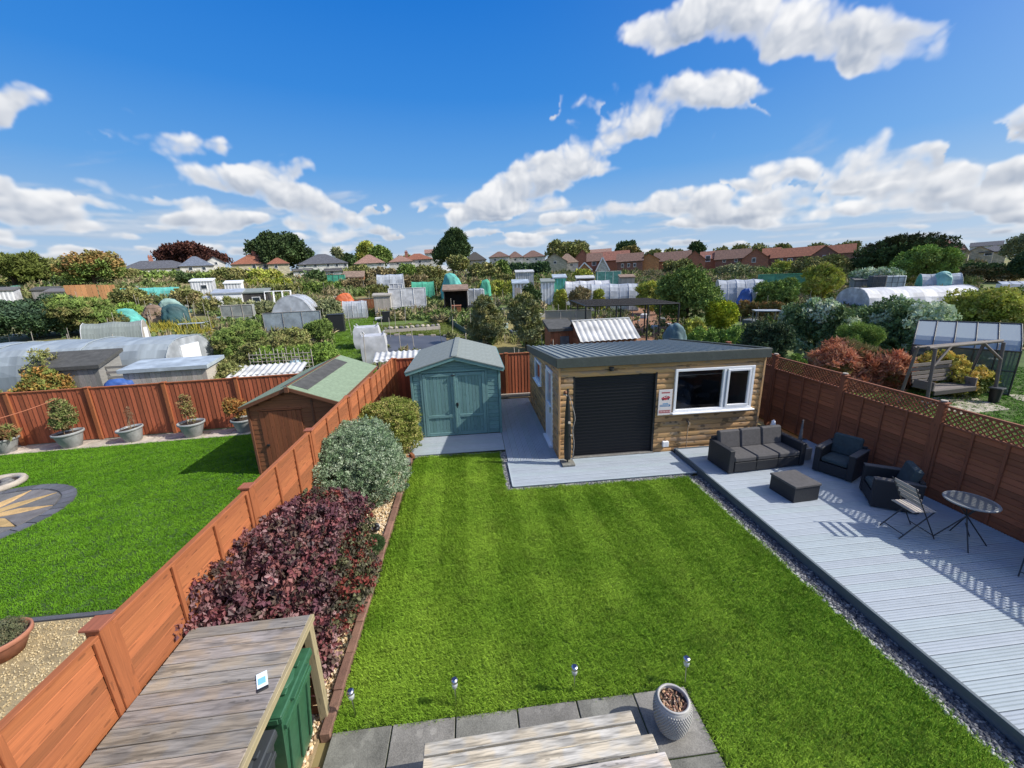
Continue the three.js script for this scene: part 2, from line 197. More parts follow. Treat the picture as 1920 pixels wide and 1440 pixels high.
function poly3(faces) {                                       // flat faces from lists of points, uv in metres along the face
  const P = [], U = [];
  for (const f of faces) { const v = f.map((p) => new THREE.Vector3(...p)), e = v[1].clone().sub(v[0]).normalize(), n = e.clone().cross(v[2].clone().sub(v[0])).normalize(), t = n.clone().cross(e); for (let i = 1; i < v.length - 1; i++) for (const q of [v[0], v[i], v[i + 1]]) { P.push(q.x, q.y, q.z); const r = q.clone().sub(v[0]); U.push(r.dot(e), r.dot(t)); } }
  const g = new THREE.BufferGeometry(); g.setAttribute('position', new THREE.Float32BufferAttribute(P, 3)); g.setAttribute('uv', new THREE.Float32BufferAttribute(U, 2)); g.computeVertexNormals(); return g;
}
const slabPoly = (pts, y0, y1) => { const top = pts.map(([x, z]) => [x, y1, z]), bot = pts.map(([x, z]) => [x, y0, z]), f = [top, [...bot].reverse()]; pts.forEach((_, i) => { const j = (i + 1) % pts.length; f.push([bot[i], bot[j], top[j], top[i]]); }); return poly3(f); };
function flat(pts, y) { const s = new THREE.Shape(pts.map(([x, z]) => new THREE.Vector2(x, -z))), g = new THREE.ShapeGeometry(s, 20); g.rotateX(-PI / 2); return g.translate(0, y, 0); }

// foliage
function cluster(n, seed, leaf = .5, wide = .45, up = .3) {   // unit-radius clump of folded leaves
  const R = rng(seed), P = [], N = [];
  for (let i = 0; i < n; i++) {
    const d = new THREE.Vector3(R() * 2 - 1, R() * 2 - 1 + up, R() * 2 - 1).normalize(), r = .15 + .75 * R() ** .6, c = d.clone().multiplyScalar(r);
    const dir = new THREE.Vector3(R() * 2 - 1, R() * 1.4 - .5, R() * 2 - 1).add(d.clone().multiplyScalar(.9)).normalize(), side = new THREE.Vector3(R() * 2 - 1, R() * 2 - 1, R() * 2 - 1).cross(dir).normalize(), L = leaf * (.65 + .7 * R()), w = L * wide * .5, nn = side.clone().cross(dir).normalize(); if (nn.dot(d) < 0) nn.negate();
    const a = c.clone().addScaledVector(dir, -L * .5), b = c.clone().addScaledVector(dir, L * .5).addScaledVector(nn, -L * .12), s1 = c.clone().addScaledVector(side, w).addScaledVector(nn, w * .35), s2 = c.clone().addScaledVector(side, -w).addScaledVector(nn, w * .35);
    for (const t of [[a, s1, b], [a, b, s2]]) { const q = t[1].clone().sub(t[0]).cross(t[2].clone().sub(t[0])).normalize(); for (const v of t) { P.push(v.x, v.y, v.z); N.push(q.x, q.y, q.z); } }
  }
  const g = new THREE.BufferGeometry(); g.setAttribute('position', new THREE.Float32BufferAttribute(P, 3)); g.setAttribute('normal', new THREE.Float32BufferAttribute(N, 3)); return g;
}
function blades(n, seed, h = 1, w = .07, spread = .4, lean = .5) {
  const R = rng(seed), P = [], N = [];
  for (let i = 0; i < n; i++) { const a = R() * 7, x = (R() - .5) * spread * 2, z = (R() - .5) * spread * 2, l = h * (.55 + .6 * R()), t = lean * (.3 + R()), dx = Math.cos(a), dz = Math.sin(a), mid = [x + dx * t * .3 * l, l * .6, z + dz * t * .3 * l], tip = [x + dx * t * l, l * .95, z + dz * t * l], sx = -dz * w / 2, sz = dx * w / 2;
    const q = [[x - sx, 0, z - sz], [x + sx, 0, z + sz], [mid[0] + sx * .8, mid[1], mid[2] + sz * .8], [mid[0] - sx * .8, mid[1], mid[2] - sz * .8]];
    for (const t3 of [[q[0], q[1], q[2]], [q[0], q[2], q[3]], [q[3], q[2], tip]]) { const A = new THREE.Vector3(...t3[0]), n3 = new THREE.Vector3(...t3[1]).sub(A).cross(new THREE.Vector3(...t3[2]).sub(A)).normalize(); for (const v of t3) { P.push(...v); N.push(n3.x, n3.y, n3.z); } } }
  const g = new THREE.BufferGeometry(); g.setAttribute('position', new THREE.Float32BufferAttribute(P, 3)); g.setAttribute('normal', new THREE.Float32BufferAttribute(N, 3)); return g;
}
const CL = { far: cluster(20, 11, .62, .62), fine: cluster(30, 12, .42, .5), near: cluster(16, 13, .62, .55, .5), round: cluster(14, 14, .7, .75, .5), spiky: cluster(22, 15, .95, .28, .8), drop: cluster(18, 16, .7, .4, -.3) };
const _m = new THREE.Matrix4(), _q = new THREE.Quaternion(), _e = new THREE.Euler(), _v = new THREE.Vector3(), _s = new THREE.Vector3(), _c = new THREE.Color();
function inst(name, geo, m, list, parent) {                   // list of {p:[x,y,z], e:[rx,ry,rz], s:number|[..], c:[r,g,b]}
  const o = new THREE.InstancedMesh(geo, m, list.length); o.name = parent ? name : numbered(name); o.castShadow = o.receiveShadow = true;
  list.forEach((a, i) => { _q.setFromEuler(_e.set(...(a.e ?? [0, 0, 0]))); _m.compose(_v.set(...a.p), _q, Array.isArray(a.s) ? _s.set(...a.s) : _s.setScalar(a.s)); o.setMatrixAt(i, _m); if (a.c) o.setColorAt(i, _c.setRGB(...a.c)); });
  (parent ?? scene).add(o); return o;
}
const pick = (R, pal) => { const p = pal[Math.floor(R() * pal.length)], k = .78 + .44 * R(); return [p[0] * k, p[1] * k, p[2] * k]; };
// crown over a set of ellipsoid lobes [x, y, z, rx, ry, rz]
function foliage(name, parent, lobes, n, geo, m, pal, size, seed, o = {}) {
  const R = rng(seed), list = [], vol = lobes.map((l) => (l[3] * l[4] * l[5]) ** (2 / 3)), sum = vol.reduce((a, b) => a + b), inner = o.inner ?? .22;
  while (list.length < n) {
    let k = 0, t = R() * sum; while (t > vol[k]) t -= vol[k++]; const l = lobes[Math.min(k, lobes.length - 1)];
    const d = new THREE.Vector3(R() * 2 - 1, R() * 2 - 1, R() * 2 - 1); if (d.lengthSq() > 1 || d.lengthSq() < .01) continue; d.normalize(); if (d.y < -.35 && R() < .75) continue;
    const bump = .82 + .36 * vnoise(d.x * 2.6 + k * 5, d.y * 2.6, d.z * 2.6 + seed), r = (R() < inner ? .3 + .5 * R() : .82 + .2 * R()) * bump, p = [l[0] + d.x * l[3] * r, l[1] + d.y * l[4] * r, l[2] + d.z * l[5] * r]; if (p[1] < (o.floor ?? .03)) continue;
    if (o.clip && !o.clip(p)) continue;
    let c = pick(R, pal); if (o.tipPal && d.y > o.tipAt + (R() - .5) * .6) c = pick(R, o.tipPal); if (o.patch) { const q = vnoise(p[0] * 1.3 + seed, p[1] * 1.3, p[2] * 1.3); if (q > .66) c = pick(R, o.patch); }
    list.push({ p, e: [(R() - .5) * 1.6, R() * 6.3, (R() - .5) * 1.6], s: size * (.65 + .7 * R()), c });
  }
  const f = inst(name, geo, m, list, parent); f.userData.kind = 'stuff'; return f;
}
function lobesFor(w, h, seed, o = {}) {                       // an uneven crown of lobes, w wide and h high from the ground
  const R = rng(seed), base = o.base ?? .12, dz = o.deep ?? .8, L = [[0, h * (base + (1 - base) * .5), 0, w * .36, h * (1 - base) * .42, w * .36 * dz]];
  const n = o.n ?? 9; for (let i = 0; i < n; i++) { const a = i / n * 6.28 + R(), y = base + (1 - base) * (.2 + .62 * R()), k = Math.sqrt(Math.max(.1, 1 - ((y - .45) / .62) ** 2)), rr = w * (.13 + .1 * R()); L.push([Math.cos(a) * (w * .5 - rr) * k, h * y, Math.sin(a) * (w * .5 - rr) * k * dz, rr * 1.1, Math.min(rr * (1 + .3 * R()), h * .3), rr]); }
  L.push([w * .06 * (R() - .5), h * .84, 0, w * .2, h * .15, w * .18]); return L;
}

// ------------------------------------------------------------------ ground
const slopeAt = (u) => { const k = [[-1.3, .088], [-.8, .080], [-.35, .062], [.1, .0485], [.7, .040], [1.2, .048], [2, .05]]; if (u <= k[0][0]) return k[0][1]; for (let i = 1; i < k.length; i++) if (u < k[i][0]) return mixv(k[i - 1][1], k[i][1], (u - k[i - 1][0]) / (k[i][0] - k[i - 1][0])); return k[k.length - 1][1]; };
function landY(x, z) { const d = -z; if (d < 14.2) return 0; const e = d < 150 ? d - 14.2 : 135.8 + (d - 150) * .25, r = e < 3 ? e * e / 6 : e - 1.5; return slopeAt(x / d) * r; }
const onLand = (px, py) => { const r = ray(px, py); let lo = 2, hi = 220; for (let i = 0; i < 50; i++) { const t = (lo + hi) / 2, x = r.x * t, y = CAM_Y + r.y * t, z = r.z * t; if (y > landY(x, z)) lo = t; else hi = t; } const t = Math.min(lo, 120); return new THREE.Vector3(r.x * t, landY(r.x * t, r.z * t), r.z * t); };
{
  const xs = [], zs = []; for (let i = -70; i <= 70; i++) xs.push(Math.sign(i) * (Math.abs(i) * .7 + (Math.abs(i) / 70) ** 3 * 900)); for (let i = 0; i <= 150; i++) zs.push(12 - (i * .55 + (i / 150) ** 3 * 1100));
  const P = [], C = [], I = [];
  for (const z of zs) for (const x of xs) {
    P.push(x, landY(x, z) - (z > -14 ? .03 : 0), z);
    const n = fbm(x * .16, z * .16, 4, 4), n2 = fbm(x * .5, z * .5, 9, 3), soil = sst(.5, .62, n2), dry = sst(.45, .62, n); let c = [mixv(.10, .24, dry), mixv(.15, .20, dry), mixv(.03, .07, dry)]; c = c.map((v, i) => mixv(v, [.22, .16, .10][i], soil * .55)); C.push(...c);
  }
  const w = xs.length; for (let j = 0; j < zs.length - 1; j++) for (let i = 0; i < w - 1; i++) { const a = j * w + i; I.push(a, a + 1, a + w, a + 1, a + w + 1, a + w); }
  const g = new THREE.BufferGeometry(); g.setAttribute('position', new THREE.Float32BufferAttribute(P, 3)); g.setAttribute('color', new THREE.Float32BufferAttribute(C, 3)); g.setIndex(I); g.computeVertexNormals();
  ground('ground', g, mat(1, 1, 1, 1, { vertexColors: true }));
}
// ------------------------------------------------------------------ the garden's ground
const LAWN = [[-1.55, -3.04], [-1.52, -9.17], [.53, -9.12], [.53, -7.28], [4.36, -7.24], [4.38, 3], [2.02, 3], [2.02, -3.04]];
const inPoly = (x, z, P) => { let c = false; for (let i = 0, j = P.length - 1; i < P.length; j = i++) if ((P[i][1] > z) !== (P[j][1] > z) && x < (P[j][0] - P[i][0]) * (z - P[i][1]) / (P[j][1] - P[i][1]) + P[i][0]) c = !c; return c; };
ground('lawn', slabPoly(LAWN, -.02, .012), mat(.07, .13, .02, 1, { map: T.mottle }));
{
  // mown in bands: in each band the blades lean the other way
  const R = rng(21), tuft = [blades(9, 31, 1, .085, .55, .5), blades(9, 32, 1, .085, .55, .6), blades(9, 33, 1, .09, .6, .45)], lists = [[], [], []];
  for (let i = 0; lists[0].length + lists[1].length + lists[2].length < 105000 && i < 4e5; i++) {
    const x = -1.56 + 5.96 * R(), z = .2 - 9.4 * R(); const jx = x + .07 * (fbm(x * 5, z * 5, 31, 3) - .5) + .03 * (R() - .5), jz = z + .09 * (fbm(x * 5, z * 5, 47, 3) - .5) + .03 * (R() - .5); if (!inPoly(jx, jz, LAWN)) continue; if (z > -1.6) continue;
    const band = Math.floor((x + .1 * vnoise(z * .7, 3, 0) + 20) / .46) & 1, n = fbm(x * 1.4, z * 1.4, 3, 4), n2 = fbm(x * 6, z * 6, 8, 3), k = .8 + .4 * R();
    let c = [mixv(.125, .29, n), mixv(.26, .44, n), mixv(.018, .045, n)]; const dry = sst(.6, .75, n2) * .22; c = [mixv(c[0], .2, dry) * k, mixv(c[1], .25, dry) * k, mixv(c[2], .05, dry) * k];
    lists[i % 3].push({ p: [x, .006, z], e: [(band ? .26 : -.16) * sst(-2.5, -6, z) + (R() - .5) * .5, 0, (R() - .5) * .7], s: [.055 * (.8 + .6 * R()), .042 * (.55 + .8 * R()) * (.75 + .7 * n2), .055 * (.8 + .6 * R())], c });
  }
  const g = thing('lawn_grass', 'short mown green grass of the middle lawn', 'grass'); g.userData.kind = 'stuff';
  lists.forEach((l, i) => tag(inst('grass', tuft[i], grassMat, l, g), null, null, null, 'stuff'));
}
// gravel strips
function pebbles(name, label, poly, n, size, pal, y, seed, m = mat(1, 1, 1, .8)) {
  const R = rng(seed), b = [Math.min(...poly.map((p) => p[0])), Math.max(...poly.map((p) => p[0])), Math.min(...poly.map((p) => p[1])), Math.max(...poly.map((p) => p[1]))], l = [], g = new THREE.IcosahedronGeometry(1, 0);
  for (let i = 0; l.length < n && i < n * 30; i++) { const x = mixv(b[0], b[1], R()), z = mixv(b[2], b[3], R()); if (!inPoly(x, z, poly)) continue; const s = size * (.55 + .9 * R()); l.push({ p: [x, y + s * .25, z], e: [R() * 6, R() * 6, R() * 6], s: [s, s * .7, s * .85], c: pick(R, pal) }); }
  return tag(inst(name, g, m, l), label, name, null, 'stuff');
}
const BED = [[-2.72, 1.5], [-1.66, 1.5], [-1.66, -3.1], [-1.66, -8.9], [-1.76, -9.15], [-1.76, -13.6], [-2.72, -13.6]];
ground('planting_bed', slabPoly(BED, -.02, .02), mat(.42, .31, .17, 1, { map: T.speck }));
pebbles('gravel', 'golden gravel of the shrub border beside the orange fence', [[-2.7, -1.4], [-1.68, -1.4], [-1.67, -8.9], [-1.78, -10.3], [-2.7, -10.3]], 17000, .017, [[.62, .46, .26], [.55, .40, .22], [.66, .55, .40], [.42, .27, .15], [.6, .5, .36]], .025, 41);
const SL1 = [[4.37, 1.5], [4.63, 1.5], [4.63, -7.28], [4.36, -7.24]], SL2 = [[.52, -9.12], [.53, -7.26], [.66, -7.30], [.66, -9.2]], SL3 = [[.53, -7.24], [4.5, -7.2], [4.5, -7.33], [.53, -7.38]], SL4 = [[-1.6, -9.14], [.62, -9.09], [.62, -9.2], [-1.6, -9.24]];
for (const p of [SL1, SL2, SL3, SL4]) ground('gravel_strip', slabPoly(p, -.02, .008), mat(.05, .055, .065, 1, { map: T.speck }));
const slatePal = [[.045, .05, .065], [.06, .065, .08], [.09, .095, .105], [.035, .04, .05], [.22, .22, .22]];
pebbles('slate_chippings', 'dark slate chippings between the lawn and the raised decking', [[4.38, -1.5], [4.62, -1.5], [4.62, -7.25], [4.38, -7.22]], 7000, .02, slatePal, .012, 42);
pebbles('slate_chippings', 'grey slate chippings along the front of the middle decking', [...SL2.slice(0, 2), [.56, -7.26], [4.45, -7.21], [4.45, -7.33], [.66, -7.36], [.66, -9.15], [-1.55, -9.22], [-1.55, -9.15]], 6500, .017, [[.10, .105, .12], [.2, .2, .2], [.34, .33, .31], [.06, .065, .08]], .012, 43);
pebbles('pale_pebbles', 'thin line of pale pebbles at the right edge of the lawn', [[4.34, -1.7], [4.40, -1.7], [4.40, -7.2], [4.34, -7.2]], 1100, .02, [[.5, .49, .46], [.4, .39, .36], [.3, .3, .29]], .012, 44);
// brick edging of the border
{ const t = thing('border_edging', 'reddish brown brick edging between golden gravel and lawn', 'edging'); const R = rng(3); const a = [-1.6, -2.98], b = [-1.64, -9.05];
  for (let i = 0; i < 14; i++) { const k = (i + .5) / 14, o = mesh('edging_stone', cbox(.1, .12, .425, .008), M.paver[i % 4], t); o.position.set(mixv(a[0], b[0], k) + (R() - .5) * .01, .02 + R() * .008, mixv(a[1], b[1], k)); o.rotation.y = (R() - .5) * .02; }
  for (let i = 0; i < 6; i++) { const o = mesh('brick', cbox(.105, .075, .215, .008), M.redBrick, t); o.position.set(-1.6 + (R() - .5) * .008, .03, -2.62 + i * .225); } }
// patio of dark slabs
{ const t = ground('patio', slabPoly([[-1.53, 3], [2.0, 3], [2.0, -3.04], [-1.53, -3.04]], -.03, .008), mat(.06, .06, .055, 1, { map: T.speck })); const R = rng(8);
  const xs = [-1.55, -.98, -.37, .24, .845, 1.44, 2.0]; for (let r = 0; r < 4; r++) for (let i = 0; i < 6; i++) { const off = r ? (r & 1 ? -.03 : .02) : 0, z0 = -3.03 + r * .605, w = xs[i + 1] - xs[i] - .012, o = mesh('paving_slab', cbox(w, .04, .592, .006), M.slab[(i * 3 + r * 5) % 4], t); o.position.set((xs[i] + xs[i + 1]) / 2 + (i > 0 && i < 5 ? off : 0), .006 + R() * .006, z0 + .3); } }

// ------------------------------------------------------------------ decking
function grooved(len, w, along) {                              // decking board with three milled grooves
  const s = new THREE.Shape(), h = .013, n = 4, k = w / n; s.moveTo(-w / 2, -h); s.lineTo(w / 2, -h); s.lineTo(w / 2, h - .004); for (let i = n - 1; i >= 0; i--) { const a = -w / 2 + i * k; s.lineTo(a + k - .007, h); s.lineTo(a + .007, h); if (i) s.lineTo(a, h - .012); } s.lineTo(-w / 2, h - .004);
  const g = new THREE.ExtrudeGeometry(s, { depth: len, bevelEnabled: false }); g.translate(0, 0, -len / 2); const p = g.attributes.position, uv = g.attributes.uv, o = UVR() * 4; for (let i = 0; i < p.count; i++) uv.setXY(i, p.getZ(i) + o, p.getX(i) + o); return along === 'x' ? g.rotateY(PI / 2) : g;
}
function boards(parent, x0, x1, z0, z1, y, along, w = .145) {
  const R = rng(Math.floor(x0 * 97 + z1 * 31 + 900)), n = Math.round(Math.abs(along === 'x' ? z1 - z0 : x1 - x0) / w), st = (along === 'x' ? z1 - z0 : x1 - x0) / n, geos = [0, 1, 2].map(() => grooved(along === 'x' ? x1 - x0 : z1 - z0, st - .008, along));
  for (let i = 0; i < n; i++) { const o = mesh('deck_board', geos[i % 3], M.deck[Math.floor(R() * 4)], parent); const p = (i + .5) * st; o.position.set(along === 'x' ? (x0 + x1) / 2 : x0 + p, y - .013 + R() * .0015, along === 'x' ? z0 + p : (z0 + z1) / 2); }
}
{ const t = ground('raised_deck', bx(3.35, .1, 10, 6.36, .05, -3.3), M.deckTrim, 'raised pale grey decking terrace along the dark red fence'); boards(t, 4.66, 8.0, -8.32, 1.6, .15, 'x');
  const f = mesh('fascia_board', bx(.026, .16, 9.95, 4.645, .078, -3.35), M.deckTrim, t); mesh('edge_trim', bx(.04, .014, 9.95, 4.648, .158, -3.35), M.deckTrim, t); mesh('end_trim', bx(3.36, .17, .03, 6.33, .08, -8.335), M.deckTrim, t); }
{ const t = ground('lower_deck', bx(3.9, .04, 1.05, 2.6, .02, -7.87), M.deckTrim, 'pale grey lower decking in front of the log clad garage'); boards(t, .67, 4.62, -8.45, -7.34, .055, 'x'); boards(t, .67, 1.86, -13.5, -8.46, .05, 'z'); boards(t, -1.72, .66, -10.38, -9.25, .05, 'x');
  mesh('edge_trim', bx(.03, .012, 1.15, .662, .062, -7.92), M.deck[2], t); mesh('edge_trim', bx(3.95, .012, .03, 2.64, .062, -7.342), M.deck[2], t); mesh('edge_trim', bx(1.19, .012, .035, 1.26, .062, -8.46), M.deck[3], t); }
{ const t = ground('planting_strip', bx(1.6, .06, .14, 5.42, .06, -8.41, .004), M.soil); mesh('edging_board', bx(1.6, .14, .025, 5.42, .09, -8.335 - .018), M.deckTrim, t); }
pebbles('dark_gravel', 'narrow strip of dark gravel against the garage wall', [[4.7, -8.36], [6.6, -8.36], [6.6, -8.45], [4.7, -8.45]], 900, .016, [[.12, .09, .07], [.2, .15, .11], [.08, .06, .05]], .09, 45);

// ------------------------------------------------------------------ fences
function lapFence(root, panels, pal, post, o = {}) {          // panels [x0, x1, top]; run along local x, seen from local +z
  panels.forEach(([x0, x1, top], pi) => {
    const len = x1 - x0 - .1, xc = (x0 + x1) / 2, tr = o.trellis ?? 0, h = top - tr - (o.base ?? .05), n = Math.round(h / .098), g = [0, 1, 2].map(() => cbox(len, h / n - .003, .016, .005)); mesh('added_backing', bx(len, h, .004, xc, (o.base ?? .05) + h / 2, -.012), post, root);  // added sheet behind the boards, so their gaps show as dark lines
    for (let i = 0; i < n; i++) { const b = mesh('fence_board', g[i % 3], pal[(i * 7 + pi * 3 + (i >> 2)) % pal.length], root); b.position.set(xc, (o.base ?? .05) + (i + .5) * h / n, .002 + (hash(i, pi, 9) - .5) * .003); b.rotation.x = -.07; b.rotation.z = (hash(i, pi, 4) - .5) * .004; }
    for (let k = 0; k < (o.battens ?? 4); k++) { const b = mesh('batten', cbox(.042, h, .022, .003), post, root); b.position.set(mixv(x0 + .075, x1 - .075, k / ((o.battens ?? 4) - 1)), (o.base ?? .05) + h / 2, .026); }
    const c = mesh('capping_rail', cbox(len, .03, .06, .004), post, root); c.position.set(xc, (o.base ?? .05) + h + .012, .005);
    if (tr) {
      const y0 = top - tr + .02, hh = tr - .05, st = .088, L = len; for (const s of [1, -1]) for (let k = -Math.ceil(hh / st); k < L / st; k++) { let a = k * st, b = a + hh; const fa = Math.max(a, 0), fb = Math.min(b, L); if (fb - fa < .03) continue; const ya = fa - a, yb = fb - a; const X = (v) => x0 + .05 + (s > 0 ? v : L - v); mesh('lath', plank([X(fa), y0 + ya, s * .006], [X(fb), y0 + yb, s * .006], .026, .009), pal[(k + 40) % pal.length], root); }
      mesh('top_rail', bx(len, .035, .05, xc, top - .012, 0), post, root);
    }
  });
}
function posts(root, list, post, cap, w = .1) { for (const [x, h] of list) { mesh('post', bx(w, h, w, x, h / 2, 0, .006), post, root); mesh('post_cap', [bx(w + .035, .022, w + .035, x, h + .011, 0, .004)], cap, root); } }
{ // left boundary: run from beside the house to the far corner
  const t = thing('boundary_fence', 'orange brown lap panel fence between the two lawns, running away on the left', 'fence', [-2.75, 0, 1.4], PI / 2);
  const zs = [1.4, -.62, -2.6, -4.57, -6.48, -8.62, -10.55, -12.4, -13.78], hs = [1.84, 1.84, 1.85, 1.84, 1.83, 1.77, 1.70, 1.66];
  lapFence(t, hs.map((h, i) => [1.4 - zs[i], 1.4 - zs[i + 1], h]), M.fenceL, M.fencePost); posts(t, zs.slice(0, -1).map((z, i) => [1.4 - z, hs[i] + (i === 2 || i === 3 ? .06 : .04)]), M.fencePost, M.cap, .105);
}
{ const t = thing('boundary_fence', 'dark red brown panel fence with lattice top beside the decking on the right', 'fence', [8.06, 0, -11.8], -PI / 2);
  const zs = [-11.8, -9.75, -7.7, -5.8, -3.86, -1.9, .05], hs = [1.98, 1.94, 1.88, 1.84, 1.83, 1.83];
  lapFence(t, hs.slice(0, 5).map((h, i) => [zs[i] + 11.8, zs[i + 1] + 11.8, h]), M.fenceR, M.fenceRPost, { trellis: .34, battens: 5, base: .12 });
  lapFence(t, [[zs[5] + 11.8, zs[6] + 11.8, 1.83]], M.fenceR, M.fenceRPost, { battens: 5, base: .12 });
  posts(t, zs.map((z, i) => [z + 11.8, (hs[i] ?? 1.83) + .03]), M.fenceRPost, M.fenceRPost, .1);
  for (const i of [1, 2, 3]) mesh('finial', [cyl(.05, .05, .02, 10, zs[i] + 11.8, hs[i] + .075, 0)], M.kerbPale[0], t); }
function featherFence(t, x0, x1, h, pal, post, postXs, drop = 0, w = .115) { const n = Math.round((x1 - x0) / w), g = [0, 1, 2].map(() => cbox((x1 - x0) / n + .012, h, .016, .003)); for (let i = 0; i < n; i++) { const b = mesh('fence_board', g[i % 3], pal[(i * 5 + (i >> 1)) % pal.length], t); b.position.set(x0 + (i + .5) * (x1 - x0) / n, h / 2 + .03, .02); b.rotation.y = .12; } for (const y of [.3, h * .55, h - .15]) mesh('rail', bx(x1 - x0, .07, .035, (x0 + x1) / 2, y, -.015), post, t); mesh('capping_rail', bx(x1 - x0, .028, .075, (x0 + x1) / 2, h + .045, .015), post, t); posts(t, postXs.map((x) => [x, h + .06]), post, post, .1); t.children.filter((c) => c.name.startsWith('post')).forEach((c) => { c.position.z = .03; }); }
{ const t = thing('back_fence', 'red brown vertical board fence across the end of the neighbouring garden behind grey pots', 'fence', [-14.7, 0, -11.74], .084); featherFence(t, 0, 9.6, 1.5, M.fenceN, M.fencePost, [.1, 1.95, 3.85, 5.75, 7.65, 9.5]);
  const u = thing('back_fence', 'red brown vertical board fence behind the teal shed and the garage', 'fence', [-2.75, 0, -13.86]); featherFence(u, 0, 4.9, 1.56, M.fenceN, M.fencePost, [.06, 1.9, 3.9]); mesh('gravel_board', bx(1.2, .12, .08, 4.2, .1, .12), M.paleBoard[1], u); }

// ------------------------------------------------------------------ log clad garage
{
  const X0 = 1.88, X1 = 6.74, Z0 = -8.48, Z1 = -13.0, t = thing('garden_garage', 'log clad garden garage with black roller door, white windows and flat ribbed roof', 'garage');
  const roofY = (z) => 2.42 + (z - Z0) * .098;
  mesh('wall_core', poly3([[[X0 + .03, 0, Z0 - .03], [X1 - .03, 0, Z0 - .03], [X1 - .03, 2.3, Z0 - .03], [X0 + .03, 2.3, Z0 - .03]], [[X0 + .03, 0, Z0 - .03], [X0 + .03, 2.3, Z0 - .03], [X0 + .03, 1.85, Z1], [X0 + .03, 0, Z1]], [[X1 - .03, 0, Z0 - .03], [X1 - .03, 2.3, Z0 - .03], [X1 - .03, 1.85, Z1], [X1 - .03, 0, Z1]], [[X0 + .03, 0, Z1], [X1 - .03, 0, Z1], [X1 - .03, 1.85, Z1], [X0 + .03, 1.85, Z1]]].slice(1)), M.darkBoard[1], t);
  const logG = (len) => { const s = new THREE.Shape(); s.moveTo(0, -.066); s.lineTo(-.02, -.066); s.lineTo(-.02, .066); s.lineTo(0, .066); s.quadraticCurveTo(.018, .058, .019, .0); s.quadraticCurveTo(.018, -.058, 0, -.066); const g = new THREE.ExtrudeGeometry(s, { depth: len, bevelEnabled: false, curveSegments: 4 }); g.translate(0, 0, -len / 2); const p = g.attributes.position, uv = g.attributes.uv, ox = UVR() * 5, oy = UVR() * 3; for (let i = 0; i < p.count; i++) uv.setXY(i, p.getZ(i) + ox, p.getY(i) + p.getX(i) + oy); return g.rotateY(-PI / 2); };
  const rows = 17, ph = 2.26 / rows; let k = 0; const logs = (len, cx, y, turn, z, x) => { const o = mesh('log_board', logG(len), M.log[(k * 3 + (k >> 2)) % 4], t); k++; o.position.set(x ?? cx, y, z); o.rotation.y = turn; };
  for (let i = 0; i < rows; i++) {
    const y = ph * (i + .5), spans = []; let a = X0;
    if (y < 2.03) { spans.push([a, 2.19]); a = 4.15; }
    if (y > 1.02 && y < 2.06) { spans.push([a, 4.56]); a = 6.49; } spans.push([a, X1]);
    for (const [p, q] of spans) logs(q - p, (p + q) / 2, y, 0, Z0);
    const zE = Z0 - (2.36 - y) / .098; const end = Math.max(Z1, y > 1.9 ? Z0 - (2.33 - y) / .098 : Z1); const sp = []; let s = Z0; if (y < 2.0) { sp.push([s, -9.18]); s = -9.96; } if (y > 1.22 && y < 1.86) { sp.push([s, -10.72]); s = -11.75; } if (s - end > .1) sp.push([s, end]); for (const [p, q] of sp) logs(p - q, 0, y, -PI / 2, (p + q) / 2, X0);
  }
  for (const [x, z] of [[X0 - .005, Z0 + .012], [X1 - .01, Z0 + .012]]) mesh('corner_trim', bx(.045, 2.26, .05, x, 1.13, z), M.log[3], t);
  // roller door
  const d = mesh('roller_door', bx(1.92, 2.02, .03, 3.17, 1.02, Z0 - .06), M.roller, t); for (let i = 0; i < 26; i++) { const o = mesh('door_slat', new THREE.CylinderGeometry(.036, .036, 1.9, 8, 1, false, -PI / 2, PI).rotateZ(PI / 2).rotateX(PI / 2).scale(1, .96, .45), M.roller, d); o.position.set(3.17, .06 + i * .0765, Z0 - .045); } mesh('bottom_rail', bx(1.92, .07, .05, 3.17, .045, Z0 - .035), M.rubber, d);
  for (const x of [2.21, 4.13]) mesh('door_guide', bx(.05, 2.03, .07, x, 1.02, Z0 - .02), M.black, t); mesh('threshold', bx(1.95, .02, .12, 3.17, .066, Z0 + .02), M.slab[1], t);
  // front window
  const w = mesh('window_frame', [bx(1.93, .055, .07, 5.525, 2.04, Z0 + .03), bx(1.93, .055, .07, 5.525, 1.07, Z0 + .03), bx(.055, .92, .07, 4.59, 1.555, Z0 + .03), bx(.055, .92, .07, 6.462, 1.555, Z0 + .03), bx(.065, .92, .07, 5.76, 1.555, Z0 + .03)], M.upvc, t);
  mesh('sash', [bx(.58, .05, .06, 6.11, 1.985, Z0 + .05), bx(.58, .05, .06, 6.11, 1.13, Z0 + .05), bx(.05, .81, .06, 5.845, 1.557, Z0 + .05), bx(.05, .81, .06, 6.375, 1.557, Z0 + .05)], M.upvc, w); mesh('pane', bx(1.12, .93, .012, 5.17, 1.555, Z0 + .02, .001), M.glass, w); mesh('pane', bx(.5, .82, .012, 6.11, 1.557, Z0 + .04, .001), M.glass, w); mesh('sill', bx(2.02, .035, .15, 5.525, 1.02, Z0 + .07, .008), M.upvc, t);
